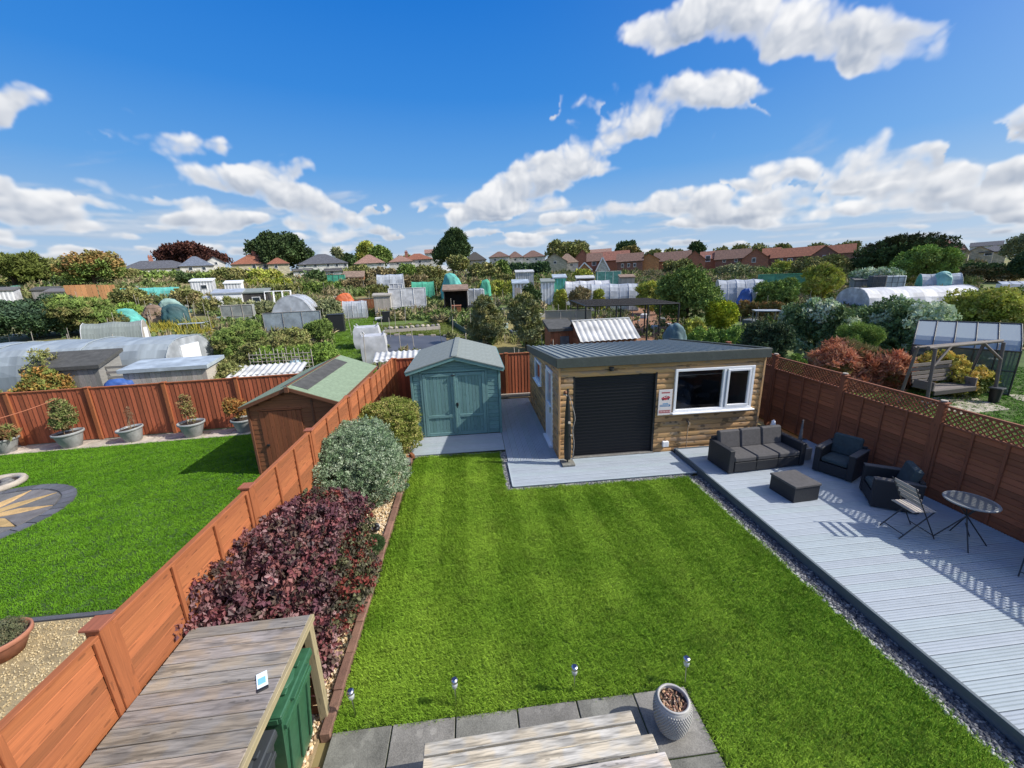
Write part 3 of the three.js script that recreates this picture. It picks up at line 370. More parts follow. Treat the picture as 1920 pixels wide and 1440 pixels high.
  // inside, seen faintly through the glass
  mesh('interior_lining', [bx(.02, 1.84, 4.2, 4.3, .92, -10.8), bx(2.4, .02, 4.2, 5.5, .02, -10.8), bx(.02, 1.9, 4.2, X1 - .06, .98, -10.8), bx(2.4, .02, 4.3, 5.5, 1.87, -10.75)], mat(.10, .095, .085, .9), t); mesh('workbench', [bx(.9, .05, .5, 4.85, .95, -9.0), bx(.05, .95, .05, 4.5, .47, -9.1), bx(.05, .95, .05, 5.2, .47, -9.1), bx(.25, .3, .2, 4.7, 1.13, -9.0)], M.greyBoard[0], t);
  // side door and little window
  const sd = mesh('side_door', [bx(.05, 1.95, .09, X0 - .02, 1.0, -9.21), bx(.05, 1.95, .09, X0 - .02, 1.0, -9.93), bx(.05, .09, .80, X0 - .02, 1.94, -9.57), bx(.05, .95, .72, X0 - .01, .5, -9.57), bx(.05, .09, .72, X0 - .02, 1.03, -9.57)], M.upvc, t); mesh('pane', bx(.012, .9, .64, X0 - .005, 1.48, -9.57, .001), mat(.30, .36, .4, .15), sd); mesh('handle', bx(.03, .14, .03, X0 - .06, 1.0, -9.27), M.steel, sd); mesh('door_step', bx(.1, .05, .9, X0 - .06, .07, -9.57), M.upvc, t);
  const sw = mesh('side_window', [bx(.06, .07, 1.0, X0 - .02, 1.82, -11.23), bx(.06, .07, 1.0, X0 - .02, 1.26, -11.23), bx(.06, .52, .07, X0 - .02, 1.54, -10.76), bx(.06, .52, .07, X0 - .02, 1.54, -11.7), bx(.12, .03, 1.06, X0 - .05, 1.215, -11.23)], M.upvc, t); mesh('pane', bx(.012, .52, .9, X0, 1.54, -11.23, .001), M.pane, sw);
  // roof of ribbed sheets, falling to the back
  const rr = mesh('roof', [bx(X1 - X0 + .12, .02, 4.85, (X0 + X1) / 2, 0, 0)], M.fascia, t); rr.position.set(0, roofY(-10.8) - .035, -10.8); rr.rotation.x = -.0977;
  for (let i = 0; i < 5; i++) { const W = 1.0, s = new THREE.Shape(); s.moveTo(0, -.004); const n = 5; for (let j = 0; j < n; j++) { const x = j * W / n; s.lineTo(x, 0); s.lineTo(x + .13, 0); s.lineTo(x + .145, .028); s.lineTo(x + .175, .028); s.lineTo(x + .19, 0); } s.lineTo(W, 0); s.lineTo(W, -.004); const g = new THREE.ExtrudeGeometry(s, { depth: 4.78, bevelEnabled: false }); g.translate(-W / 2, 0, -2.39); const o = mesh('roof_sheet', g, M.roofMetal, rr); o.position.set(X0 - .01 + i * 1.0 + .48, .017, 0); }
  const fr = mesh('fascia', [bx(X1 - X0 + .16, .2, .04, (X0 + X1) / 2, 2.345, Z0 + .075), bx(X1 - X0 + .16, .012, .09, (X0 + X1) / 2, 2.452, Z0 + .05)], M.fascia, t);
  for (const x of [X0 - .055, X1 + .055]) { const f = mesh('fascia', [bx(.04, .2, 4.7, 0, 0, 0), bx(.08, .012, 4.7, 0, .107, 0)], M.fascia, t); f.position.set(x, roofY(-10.85) - .075, -10.83); f.rotation.x = -.0977; }
  mesh('security_light', [cyl(.05, .05, .06, 10, 3.05, 2.15, Z0 + .06), bx(.1, .03, .05, 3.05, 2.19, Z0 + .05)], M.black, t);
  const so = mesh('socket_box', bx(.15, .14, .07, 4.43, .26, Z0 + .06, .01), M.white, t); mesh('water_pipe', [tube([[4.96, .08, Z0 + .06], [4.96, .5, Z0 + .06], [4.96, .76, Z0 + .06]], .012, 8), bx(.06, .09, .05, 4.97, .72, Z0 + .07)], mat(.35, .25, .16, .5), t); mesh('tap', [tube([[4.92, .8, Z0 + .05], [4.92, .81, Z0 + .13], [4.92, .74, Z0 + .15]], .014, 8), bx(.07, .015, .015, 4.92, .84, Z0 + .08)], M.darkSteel, t);
}
{ // tin sign by the window: drawn marks, too small in the photograph to read
  const cv = document.createElement('canvas'); cv.width = 128; cv.height = 256; const c = cv.getContext('2d'); c.fillStyle = '#ddd6d2'; c.fillRect(0, 0, 128, 256); c.fillStyle = '#c2b5b2'; for (let i = 0; i < 40; i++) c.fillRect((i * 37) % 128, (i * 71) % 256, 9, 3);
  c.fillStyle = '#b8434f'; c.beginPath(); c.ellipse(66, 84, 42, 20, -.15, 0, 7); c.fill(); c.fillStyle = '#8d2c3a'; c.beginPath(); c.ellipse(66, 74, 22, 13, -.15, 0, 7); c.fill(); c.fillStyle = '#efe7e2'; c.fillRect(50, 70, 14, 8); c.fillRect(68, 68, 14, 8); c.fillStyle = '#33313a'; c.beginPath(); c.arc(40, 98, 9, 0, 7); c.arc(92, 94, 9, 0, 7); c.fill();
  c.fillStyle = '#3a6f9c'; c.fillRect(14, 150, 100, 20); c.fillStyle = '#5a93bd'; c.fillRect(40, 136, 54, 10); c.fillStyle = '#d9d9dd'; for (let i = 0; i < 8; i++) c.fillRect(20 + i * 11, 155, 6, 10); c.fillStyle = '#a04a52'; c.fillRect(8, 206, 112, 30); c.fillStyle = '#d9b9b4'; for (let i = 0; i < 7; i++) c.fillRect(16 + i * 15, 213, 9, 15); c.fillStyle = '#a9565c'; c.fillRect(24, 22, 80, 14);
  const tx = new THREE.CanvasTexture(cv); tx.colorSpace = THREE.SRGBColorSpace; const t = thing('wall_sign', 'tin sign with red car motif and blue band between roller door and window', 'sign', [4.35, 1.3, -8.42]); mesh('board', cbox(.33, .62, .012, .002), mat(.6, .55, .53, .5), t); const p = mesh('print', new THREE.PlaneGeometry(.32, .61), mat(1, 1, 1, .45, { map: tx }), t); p.position.z = .008; }

// ------------------------------------------------------------------ sheds
function tongueBoards(parent, x0, x1, y0, y1, z, pal, n, name = 'door_board') { for (let i = 0; i < n; i++) { const w = (x1 - x0) / n, o = mesh(name, bx(w - .005, y1 - y0, .016, 0, 0, 0, .003), pal[(i * 3 + 1) % pal.length], parent); o.position.set(x0 + (i + .5) * w, (y0 + y1) / 2, z); } }
{
  const X0 = -1.67, X1 = .68, Z0 = -10.4, Z1 = -13.55, xc = (X0 + X1) / 2, EV = 1.86, AP = 2.2, t = thing('garden_shed', 'teal painted apex shed with double doors and grey felt roof', 'shed');
  mesh('wall', poly3([[[X0, .05, Z0 - .02], [X1, .05, Z0 - .02], [X1, EV, Z0 - .02], [xc, AP, Z0 - .02], [X0, EV, Z0 - .02]], [[X0, .05, Z0], [X0, EV, Z0], [X0, EV, Z1], [X0, .05, Z1]], [[X1, .05, Z0], [X1, EV, Z0], [X1, EV, Z1], [X1, .05, Z1]], [[X0, .05, Z1], [X1, .05, Z1], [X1, EV, Z1], [xc, AP, Z1], [X0, EV, Z1]]]), M.teal[0], t);
  const n = 16, ph = (EV - .06) / n; for (let i = 0; i < n; i++) { const y = .06 + ph * (i + .5); for (const [a, b] of [[X0 + .06, -1.38], [.3, X1 - .06]]) { const o = mesh('cladding_board', cbox(b - a, ph - .004, .016, .003), M.teal[(i * 3) % 4], t); o.position.set((a + b) / 2, y, Z0); o.rotation.x = -.05; } for (const x of [X0, X1]) { const o = mesh('cladding_board', cbox(.016, ph - .004, Z0 - Z1 - .05, .003), M.teal[(i * 5 + 1) % 4], t); o.position.set(x, y, (Z0 + Z1) / 2); } }
  for (let i = 0; i < 3; i++) { const y = EV + .02 + i * .11, w = (AP - y - .06) / (AP - EV) * (X1 - X0); if (w > .2) { const o = mesh('cladding_board', cbox(w, .105, .016, .003), M.teal[i], t); o.position.set(xc, y + .04, Z0); } }
  for (const x of [X0 + .02, X1 - .02]) mesh('corner_trim', bx(.06, EV - .05, .045, x, EV / 2 + .02, Z0 + .015), M.teal[2], t);
  for (const x of [-1.40, .31]) mesh('door_jamb', bx(.06, 1.80, .04, x, .96, Z0 + .012), M.teal[1], t); mesh('lintel', bx(1.78, .05, .04, -.545, 1.865, Z0 + .012), M.teal[2], t);
  const door = (x0, x1) => { const d = mesh('door', [bx(.085, 1.74, .03, x0 + .043, .94, Z0 + .022), bx(.085, 1.74, .03, x1 - .043, .94, Z0 + .022), ...[[1.77, .08], [.62, .08], [.11, .09]].map(([y, h]) => bx(x1 - x0 - .172, h, .03, (x0 + x1) / 2, y, Z0 + .022))], M.teal[3], t); tongueBoards(d, x0 + .087, x1 - .087, .155, .58, Z0 + .008, M.teal, 7); tongueBoards(d, x0 + .087, x1 - .087, .66, 1.73, Z0 + .008, M.teal, 7); return d; };
  const d1 = door(-1.365, -.555), d2 = door(-.525, .275); mesh('cover_strip', bx(.05, 1.74, .02, -.54, .94, Z0 + .045), M.teal[0], t); mesh('handle', [tube([[-.5, .98, Z0 + .05], [-.47, .98, Z0 + .1], [-.5, .86, Z0 + .08]], .014, 8), bx(.06, .09, .02, -.49, .95, Z0 + .05)], M.black, d2); mesh('bolt', bx(.1, .025, .03, -.56, 1.75, Z0 + .06), M.black, d1);
  const half = Math.hypot((X1 - X0) / 2 + .11, AP - EV), an = Math.atan2(AP - EV + .0, (X1 - X0) / 2); for (const s of [-1, 1]) { const o = mesh('roof_slope', cbox(half, .022, Z0 - Z1 + .26, .004), M.felt, t); o.position.set(xc + s * half / 2 * Math.cos(an), AP + .075 - half / 2 * Math.sin(an), (Z0 + Z1) / 2 + .02); o.rotation.z = -s * an; const b = mesh('barge_board', cbox(half, .085, .022, .003), M.teal[2], t); b.position.set(xc + s * half / 2 * Math.cos(an), AP + .02 - half / 2 * Math.sin(an), Z0 + .125); b.rotation.z = -s * an; const e = mesh('felt_edge', cbox(half, .03, .012, .003), M.felt, t); e.position.set(xc + s * half / 2 * Math.cos(an), AP + .075 - half / 2 * Math.sin(an), Z0 + .145); e.rotation.z = -s * an; }
  mesh('roof_edge', [bx(.03, .06, Z0 - Z1 + .2, X0 - .11, EV + .02, (Z0 + Z1) / 2), bx(.03, .06, Z0 - Z1 + .2, X1 + .11, EV + .02, (Z0 + Z1) / 2)], M.teal[1], t); mesh('ridge_felt', bx(.16, .012, Z0 - Z1 + .25, xc, AP + .088, (Z0 + Z1) / 2 + .02), M.felt, t);
}
{
  const X0 = -4.98, X1 = -3.08, Z0 = -8.9, Z1 = -12.35, xc = (X0 + X1) / 2, EV = 1.64, AP = 2.0, t = thing('garden_shed', 'brown timber apex shed with green and grey felt roof behind the orange fence', 'shed');
  mesh('wall', poly3([[[X0, 0, Z0 - .02], [X1, 0, Z0 - .02], [X1, EV, Z0 - .02], [xc, AP, Z0 - .02], [X0, EV, Z0 - .02]], [[X0, 0, Z0], [X0, EV, Z0], [X0, EV, Z1], [X0, 0, Z1]], [[X1, 0, Z0], [X1, EV, Z0], [X1, EV, Z1], [X1, 0, Z1]], [[X0, 0, Z1], [X1, 0, Z1], [X1, EV, Z1], [xc, AP, Z1], [X0, EV, Z1]]]), M.brown[0], t);
  const n = 15, ph = EV / n; for (let i = 0; i < n; i++) { const y = ph * (i + .5); for (const [a, b] of y < 1.5 ? [[X0 + .02, -4.76], [-3.88, X1]] : [[X0 + .02, X1]]) { const o = mesh('cladding_board', cbox(b - a, ph - .003, .016, .003), M.brown[(i * 3 + 1) % 4], t); o.position.set((a + b) / 2, y, Z0); o.rotation.x = -.06; } const o = mesh('cladding_board', cbox(.016, ph - .003, Z0 - Z1 - .04, .003), M.brown[(i * 5) % 4], t); o.position.set(X0, y, (Z0 + Z1) / 2); }
  for (let i = 0; i < 3; i++) { const y = EV + .05 + i * .11, w = (AP - y - .04) / (AP - EV) * (X1 - X0); if (w > .2) { const o = mesh('cladding_board', cbox(w, .107, .016, .003), M.brown[(i + 2) % 4], t); o.position.set(xc, y, Z0); o.rotation.x = -.06; } }
  const d = mesh('door', bx(.88, 1.5, .02, -4.32, .76, Z0 + .002), M.brownTrim, t); tongueBoards(d, -4.76, -3.88, .02, 1.5, Z0 + .02, M.brownDoor, 9); mesh('lintel', bx(.95, .03, .03, -4.32, 1.535, Z0 + .02), M.brownDoor[2], t); mesh('latch', bx(.06, .05, .03, -4.68, .72, Z0 + .04), M.black, d); mesh('cover_strip', bx(.05, 1.72, .02, -3.62, .86, Z0 + .014), M.brownTrim, t); mesh('corner_trim', bx(.05, EV, .05, X0, EV / 2, Z0 + .01), M.brownTrim, t);
  const half = Math.hypot((X1 - X0) / 2 + .12, AP - EV + .02), an = Math.atan2(AP - EV, (X1 - X0) / 2); for (const s of [-1, 1]) { const g = new THREE.Group(); g.name = 'roof_frame'; const o = mesh('roof_slope', cbox(half, .022, Z0 - Z1 + .3, .004), M.feltGreen, t); o.position.set(xc + s * half / 2 * Math.cos(an), AP + .06 - half / 2 * Math.sin(an), (Z0 + Z1) / 2); o.rotation.z = -s * an; if (s > 0) { mesh('felt_patch', bx(.36, .008, 3.0, -half / 2 + .2, .0155, .2), M.feltGrey, o); } else mesh('felt_patch', bx(.3, .008, 3.0, half / 2 - .16, .0155, 0), M.feltGrey, o); const b = mesh('barge_board', cbox(half, .075, .022, .003), M.brownTrim, t); b.position.set(xc + s * half / 2 * Math.cos(an), AP + .02 - half / 2 * Math.sin(an), Z0 + .15); b.rotation.z = -s * an; }
  mesh('finial_block', bx(.09, .12, .03, xc, AP + .01, Z0 + .175), M.brownTrim, t); mesh('ridge_board', bx(.03, .016, Z0 - Z1 + .28, xc, AP + .085, (Z0 + Z1) / 2), M.brownTrim, t); mesh('eaves_board', bx(.025, .06, Z0 - Z1 + .28, X1 + .115, EV + .01, (Z0 + Z1) / 2), M.brownTrim, t);
}

// ------------------------------------------------------------------ shrubs of the border
function shrub(name, label, cat, pos, lobes, n, geo, m, pal, size, seed, o = {}) {
  const t = thing(name, label, cat, pos, 0, o.group); const st = []; const R = rng(seed + 1), H = Math.max(...lobes.map((l) => l[1] + l[4] * .5)), W = Math.max(...lobes.map((l) => Math.abs(l[0]) + l[3] * .5));
  for (let i = 0; i < (o.stems ?? 7); i++) { const a = R() * 6.3, r = W * .5 * R(), x = Math.cos(a) * .08, z = Math.sin(a) * .08; st.push(tube([[x, 0, z], [x + Math.cos(a) * r * .5, H * .45, z + Math.sin(a) * r * .5], [Math.cos(a) * r, H * .85, Math.sin(a) * r]], .016 * (o.thick ?? 1), 5, 5)); }
  mesh('stems', st, M.twig, t); foliage('foliage', t, lobes, n, geo, m, pal, size, seed, o); return t;
}
shrub('purple_smoke_bush', 'dark purple red smoke bush leaning over the orange fence', 'shrub', [-2.27, 0, -4.5], [[0, .74, 0, .66, .64, 1.1], [-.3, 1.0, .4, .62, .46, .8], [-.55, 1.2, .85, .42, .28, .5], [-.55, 1.15, .1, .4, .3, .6], [.05, 1.1, -.1, .5, .45, .75], [.1, .98, -.55, .6, .42, .55], [.2, .6, .6, .55, .55, .6], [-.3, .9, -.3, .55, .45, .6], [.28, .45, -.1, .5, .42, .9], [-.42, .98, .75, .32, .3, .42], [.3, .35, 1.0, .3, .4, .3], [-.1, .85, -.95, .5, .4, .35]], 5600, CL.round, leafGloss, [[.17, .075, .085], [.14, .06, .075], [.21, .07, .075], [.13, .085, .085], [.24, .10, .09], [.30, .18, .18], [.11, .075, .06]], .068, 201, { clip: (p) => p[0] > -.6 || p[1] > 1.25, patch: [[.14, .14, .07], [.09, .08, .055], [.2, .05, .04]], stems: 14 });
shrub('silver_shrub', 'grey green rounded shrub with pale edged small leaves in the middle of the border', 'shrub', [-2.34, 0, -7.45], [[0, .78, .05, .84, .74, 1.0], [-.15, .95, -.35, .7, .55, .6], [.05, .95, .4, .74, .6, .6], [.3, .55, 0, .62, .52, .85], [-.3, .9, .75, .45, .5, .5], [-.3, 1.1, .3, .5, .45, .5]], 6500, CL.near, leafNear, [[.24, .33, .20], [.30, .39, .25], [.19, .28, .15], [.42, .49, .35]], .062, 202, { clip: (p) => p[0] > -.46 || p[1] > 1.1 });
shrub('yellow_green_shrub', 'yellow green leafy shrub beside the left corner of the teal shed', 'shrub', [-2.08, 0, -9.5], [[0, .78, 0, .6, .68, .62], [-.32, .95, .1, .45, .4, .45], [.25, .95, -.1, .42, .42, .45], [.3, .5, .1, .38, .45, .45]], 2800, CL.near, leafNear, [[.28, .32, .07], [.36, .38, .11], [.21, .27, .05], [.46, .42, .15]], .07, 203, { clip: (p) => p[0] > -.66 || p[1] > 1.3 });
shrub('small_conifer', 'small dark green mound plant beside the brick edging', 'plant', [-1.76, 0, -5.72], [[0, .12, 0, .16, .14, .2]], 420, CL.fine, leafNear, [[.05, .10, .03], [.065, .12, .04]], .05, 204, { stems: 2, thick: .4 });
shrub('low_green_plant', 'low olive green plant in the gravel in front of the smoke bush', 'plant', [-1.82, 0, -5.15], [[0, .1, 0, .14, .12, .18]], 300, CL.fine, leafNear, [[.08, .11, .03], [.06, .09, .03]], .05, 205, { stems: 2, thick: .4 });
{ const t = thing('garden_ornament', 'small black and white bird ornament in the golden gravel', 'ornament', [-1.84, .03, -6.25], .6); const b = new THREE.SphereGeometry(.07, 12, 8).scale(1, .85, 1.5).translate(0, .08, 0); mesh('body', [b, new THREE.SphereGeometry(.04, 10, 8).translate(0, .16, .07)], M.black, t); mesh('wing', [new THREE.SphereGeometry(.05, 10, 6).scale(.4, .7, 1.2).translate(.06, .08, -.01), new THREE.SphereGeometry(.05, 10, 6).scale(.4, .7, 1.2).translate(-.06, .08, -.01)], M.whiteSheet, t); }
{ const t = thing('box_feeder', 'small dark box with pale lid at the far end of the border edging', 'box', [-1.68, .02, -8.75], .2); mesh('body', bx(.18, .12, .24, 0, .06, 0), M.black, t); mesh('lid', bx(.2, .025, .26, 0, .133, 0), M.settsLight[1], t); }
{ const t = thing('timber_offcut', 'short brown timber offcut lying by the yellow green shrub', 'timber', [-1.66, .03, -9.12], .5); mesh('block', bx(.22, .08, .1, 0, .04, 0), M.brown[1], t); mesh('stub', bx(.08, .05, .16, .05, .1, .02), M.brown[2], t); }

// ------------------------------------------------------------------ bin store, bins
{
  const t = thing('bin_store', 'weathered timber bin store roof standing against the orange fence', 'bin store', [0, 0, 0]); const z0 = -3.24, R = rng(61); for (let i = 0; i < 22; i++) { const z = z0 + .06 + i * .122, o = mesh('roof_plank', cbox(1.04, .024, .116, .004), M.weather[(i * 3 + (i >> 1)) % 4], t); o.position.set(-2.165 + (R() - .5) * .006, 1.2 + (R() - .5) * .004, z); o.rotation.y = (R() - .5) * .008; o.rotation.z = .012; }
  mesh('edge_batten', bx(.035, .06, 2.7, -1.632, 1.185, -1.9), M.greenPost, t); for (const z of [-3.18, -.7]) mesh('post', bx(.075, 1.17, .075, -1.66, .585, z), M.greenPost, t); mesh('rail', bx(1.0, .07, .04, -2.16, 1.145, -3.2), M.greenPost, t); for (let i = 0; i < 9; i++) { const o = mesh('side_slat', bx(.96, .1, .016, -2.2, .08 + i * .122, -3.225), M.brown[i % 4], t); } mesh('back_post', bx(.07, 1.15, .07, -2.65, .58, -3.16), M.greenPost, t);
}
function wheelieBin(label, m, lidM, pos, turn) {
  const t = thing('wheelie_bin', label, 'wheelie bin', pos, turn, 'wheelie bins in the bin store'); const ring = (y, w, d) => [[-w / 2, y, -d / 2], [w / 2, y, -d / 2], [w / 2, y, d / 2], [-w / 2, y, d / 2]], a = ring(.06, .44, .5), b = ring(.96, .56, .68);
  mesh('body', poly3([[...a].reverse(), ...a.map((_, i) => [a[i], a[(i + 1) % 4], b[(i + 1) % 4], b[i]])]), m, t); mesh('rim', [bx(.6, .05, .03, 0, .965, .345), bx(.6, .05, .03, 0, .965, -.345), bx(.03, .05, .66, .29, .965, 0), bx(.03, .05, .66, -.29, .965, 0)], m, t);
  const l = mesh('lid', [bx(.6, .03, .72, 0, 1.0, 0, .012), new THREE.SphereGeometry(.3, 16, 6, 0, 6.3, 0, PI / 2).scale(.9, .16, 1.1).translate(0, 1.012, 0)], lidM, t); mesh('hinge_bar', [cyl(.018, .018, .5, 8, 0, .98, -.4, 0, 0, PI / 2), bx(.04, .05, .08, .2, .97, -.37), bx(.04, .05, .08, -.2, .97, -.37)], m, t); for (const s of [-1, 1]) { const w = mesh('wheel', cyl(.1, .1, .045, 16, s * .25, .1, -.26, 0, 0, PI / 2), M.rubber, t); mesh('hub', cyl(.04, .04, .05, 10, s * .25, .1, -.26, 0, 0, PI / 2), M.binGrey, w); } mesh('lid_grip', bx(.3, .03, .04, 0, .985, .375), lidM, l); mesh('lid_ribs', [-.12, .12].map((x) => bx(.05, .02, .5, x, 1.035, .08)), lidM, l); mesh('front_ribs', [-.19, 0, .19].map((x) => bx(.03, .7, .02, x * .95, .5, .305, .004, .085)), m, t); mesh('front_panel_lip', bx(.5, .05, .03, 0, .84, .34), m, t); return t;
}
wheelieBin('green wheelie bin under the timber bin store', M.binGreen, M.binGreen, [-1.96, .02, -2.76], PI / 2);
wheelieBin('dark grey wheelie bin nearer than the green one under the bin store', M.binGrey, M.binGrey, [-1.96, .02, -2.08], PI / 2);
{ const t = thing('garden_tray', 'black plastic tub beside the bin store post', 'tub', [-1.83, .03, -3.03]); mesh('tub', lathe([[.001, .01], [.09, .01], [.11, .12], [.125, .125], [.12, .135], [.105, .125], [.086, .02], [.001, .02]], 20), M.rubber, t); mesh('handle', tube([[-.115, .12, 0], [-.08, .2, 0], [.08, .2, 0], [.115, .12, 0]], .006, 12), M.binGrey, t); }
{ const t = thing('paper_packet', 'small pale blue and white packet lying on the timber bin store roof', 'packet', [-1.78, 1.22, -2.62], .5); mesh('packet', cbox(.075, .012, .15, .003), mat(.72, .82, .86, .5), t); mesh('print', bx(.05, .002, .06, 0, .0075, .01, .0004), mat(.2, .5, .6, .5), t); mesh('end_cap', bx(.078, .016, .03, 0, .001, .085), M.black, t); }

// ------------------------------------------------------------------ bench, pot, solar lights
{ const t = thing('timber_bench', 'weathered slatted timber bench on the dark patio', 'bench', [.34, 0, -2.35], .022); const P = [[-.93, .90, -.195, .095, 0, .385], [-.93, .90, -.08, .092, 1, .39], [-.97, .99, .045, .115, 2, .42], [-.97, 1.03, .185, .115, 3, .42]]; P.forEach(([a, b, z, w, i, y]) => { if (i === 1) for (const [p, q] of [[a, b]]) mesh('slat', bx(q - p, .04, w, (p + q) / 2, y, z, .006), M.benchPale[2], t); else mesh('slat', bx(b - a, .04, w, (a + b) / 2, y, z, .006), i === 0 ? M.benchPale[0] : M.benchPale[i], t); }); for (const x of [-.7, .72]) { mesh('bearer', bx(.06, .07, .46, x, .345, 0), M.weather[1], t); for (const z of [-.17, .17]) mesh('leg', bx(.07, .32, .07, x, .165, z), M.weather[2], t); } }
{ const t = thing('plant_pot', 'white ribbed egg shaped pot of dry soil on the patio corner', 'plant pot', [1.66, .02, -2.66]); const pr = [[.001, 0], [.10, 0], [.125, .03], [.17, .14], [.195, .26], [.195, .36], [.18, .43], [.165, .455], [.15, .45], [.15, .40]]; mesh('pot', lathe(pr, 36), M.potWhite, t);
  const dm = new THREE.SphereGeometry(.0125, 6, 4), l = []; for (let j = 0; j < 15; j++) for (let i = 0; i < 44; i++) { const y = .05 + j * .025, a = (i + (j & 1) * .5) / 44 * 6.2832; let r = .14; for (let k = 2; k < 8; k++) if (y >= pr[k][1] && y <= pr[k + 1][1]) r = mixv(pr[k][0], pr[k + 1][0], (y - pr[k][1]) / (pr[k + 1][1] - pr[k][1])); l.push({ p: [Math.cos(a) * r, y, Math.sin(a) * r], s: [.9, 1, .9], e: [0, -a, 0] }); } tag(inst('knobs', dm, M.potWhite, l, t), null, null, null, 'stuff'); mesh('rim', new THREE.TorusGeometry(.158, .014, 8, 36).rotateX(PI / 2).translate(0, .452, 0), M.potWhite, t); mesh('soil', cyl(.15, .15, .02, 24, 0, .40, 0), M.soil, t);
  const R = rng(5), q = []; for (let i = 0; i < 130; i++) { const a = R() * 6.3, r = .14 * Math.sqrt(R()); q.push({ p: [Math.cos(a) * r, .415 + R() * .012, Math.sin(a) * r], e: [R() * 6, R() * 6, R() * 6], s: .02 + .016 * R(), c: pick(R, [[.32, .16, .10], [.45, .28, .16], [.16, .08, .05], [.5, .36, .26]]) }); } tag(inst('bark_chips', new THREE.BoxGeometry(1, .25, .5), mat(1, 1, 1, .9), q, t), null, null, null, 'stuff'); t.scale.setScalar(.84); }
const SOLAR = [[-1.36, -3.15, 'solar stake light nearest the brick edging at the lawn edge'], [-.37, -3.13, 'second solar stake light from the left at the lawn edge'], [.85, -3.12, 'solar stake light in the middle of the lawn edge, left of the white pot'], [2.02, -3.05, 'solar stake light standing behind the white ribbed pot']];
{ const mk = () => { const t = thing('solar_light', '', 'garden light', [0, 0, 0], 0, 'solar stake lights along the lawn edge'); mesh('stake', cyl(.009, .009, .27, 8, 0, .135, 0), M.steel, t); const l = mesh('lens', lathe([[.012, .26], [.026, .27], [.03, .30], [.03, .33], [.001, .33]], 16), mat(.75, .77, .8, .15, { transmission: .5, thickness: 0 }), t); const c = mesh('cap', lathe([[.028, .325], [.036, .335], [.036, .35], [.03, .366], [.001, .372]], 16), M.steel, t); mesh('solar_panel', bx(.036, .004, .036, 0, .372, 0, .001), mat(.02, .03, .08, .2), c); return t; }; const a = mk(); SOLAR.forEach(([x, z, label], i) => { const o = i ? a.clone() : a; if (i) { o.name = numbered('solar_light'); scene.add(o); o.userData = { ...a.userData }; } o.userData.label = label; o.position.set(x, 0, z); o.rotation.y = i * .7; o.rotation.z = [.03, -.02, .015, -.03][i]; }); }

// ------------------------------------------------------------------ rattan set and bistro set on the raised deck
const DK = .152;
{ const t = thing('rattan_sofa', 'dark grey three seat rattan sofa with grey cushions against the log wall', 'sofa', [5.93, DK, -7.36], .06); const W = 1.78, D = .68;
  mesh('base', [bx(W - .26, .22, D - .04, 0, .13, .0), ...[-.5, 0, .5].map((x) => bx(.49, .2, .02, x, .14, D / 2 - .012))], M.rattan, t); for (const s of [-1, 1]) mesh('arm', bx(.12, .5, D, s * (W / 2 - .06), .27, 0, .012), M.rattan, t); mesh('back_frame', bx(W - .1, .56, .08, 0, .3, -D / 2 + .02), M.rattan, t);
  for (const x of [-.51, 0, .51]) { mesh('seat_cushion', bx(.5, .11, .56, x, .30, .06, .025), M.cushion, t); const b = mesh('back_cushion', cbox(.5, .40, .12, .03), M.cushion, t); b.position.set(x, .52, -.24); b.rotation.x = -.2; } }
{ const t = thing('rattan_table', 'low dark rattan coffee table box in front of the sofa', 'coffee table', [5.77, DK, -6.1], .08); mesh('body', bx(.52, .28, .54, 0, .14, 0), M.rattan, t); mesh('table_top', bx(.55, .04, .57, 0, .305, 0, .006), M.cushion, t); }
function armchair(label, pos, turn) { const t = thing('rattan_armchair', label, 'armchair', pos, turn, 'rattan armchairs by the fence'); mesh('base', [bx(.46, .22, .56, 0, .13, .02), bx(.47, .2, .02, 0, .14, .3)], M.rattan, t); for (const s of [-1, 1]) { const a = mesh('arm', bx(.11, .50, .64, s * .285, .27, 0, .01), M.rattan, t); mesh('arm_cap', bx(.12, .022, .65, s * .285, .53, 0), M.cushion, a); } mesh('back_frame', bx(.6, .56, .07, 0, .3, -.29), M.rattan, t); mesh('seat_cushion', bx(.45, .1, .52, 0, .30, .04, .025), M.cushionBlue, t); const b = mesh('back_cushion', cbox(.48, .42, .12, .03), M.cushionBlue, t); b.position.set(0, .54, -.21); b.rotation.x = -.22; return t; }
armchair('dark rattan armchair facing the low table, right of the stone obelisk', [7.28, DK, -6.72], -1.12);
armchair('dark rattan armchair nearer the camera, behind the folding slatted chair', [7.17, DK, -5.62], -2.15);
function bistroChair(label, pos, turn) { const t = thing('folding_chair', label, 'folding chair', pos, turn, 'folding bistro chairs'); const fm = M.darkSteel; for (const s of [-1, 1]) { mesh('leg', bar([s * .19, 0, .24], [s * .19, .86, -.22], .009), fm, t); mesh('leg', bar([s * .17, 0, -.27], [s * .17, .45, .17], .009), fm, t); } mesh('stretcher', [bar([-.19, .06, .21], [.19, .06, .21], .007), bar([-.17, .07, -.22], [.17, .07, -.22], .007)], fm, t); for (let i = 0; i < 7; i++) mesh('seat_slat', bx(.36, .014, .042, 0, .455, -.15 + i * .052, .003), M.paleBoard[i % 4], t); for (let i = 0; i < 4; i++) { const y = .56 + i * .085; mesh('back_slat', bx(.38, .05, .012, 0, y, .24 - .46 * y / .86 + .014, .003), i % 2 ? M.paleBoard[1] : M.greyBoard[2], t); } return t; }
bistroChair('slatted folding chair with dark legs left of the round table', [6.62, DK, -4.82], PI / 2 - .12);
bistroChair('slatted folding chair cut by the right edge beyond the round table', [7.35, DK, -3.72], -PI / 2 + .5);
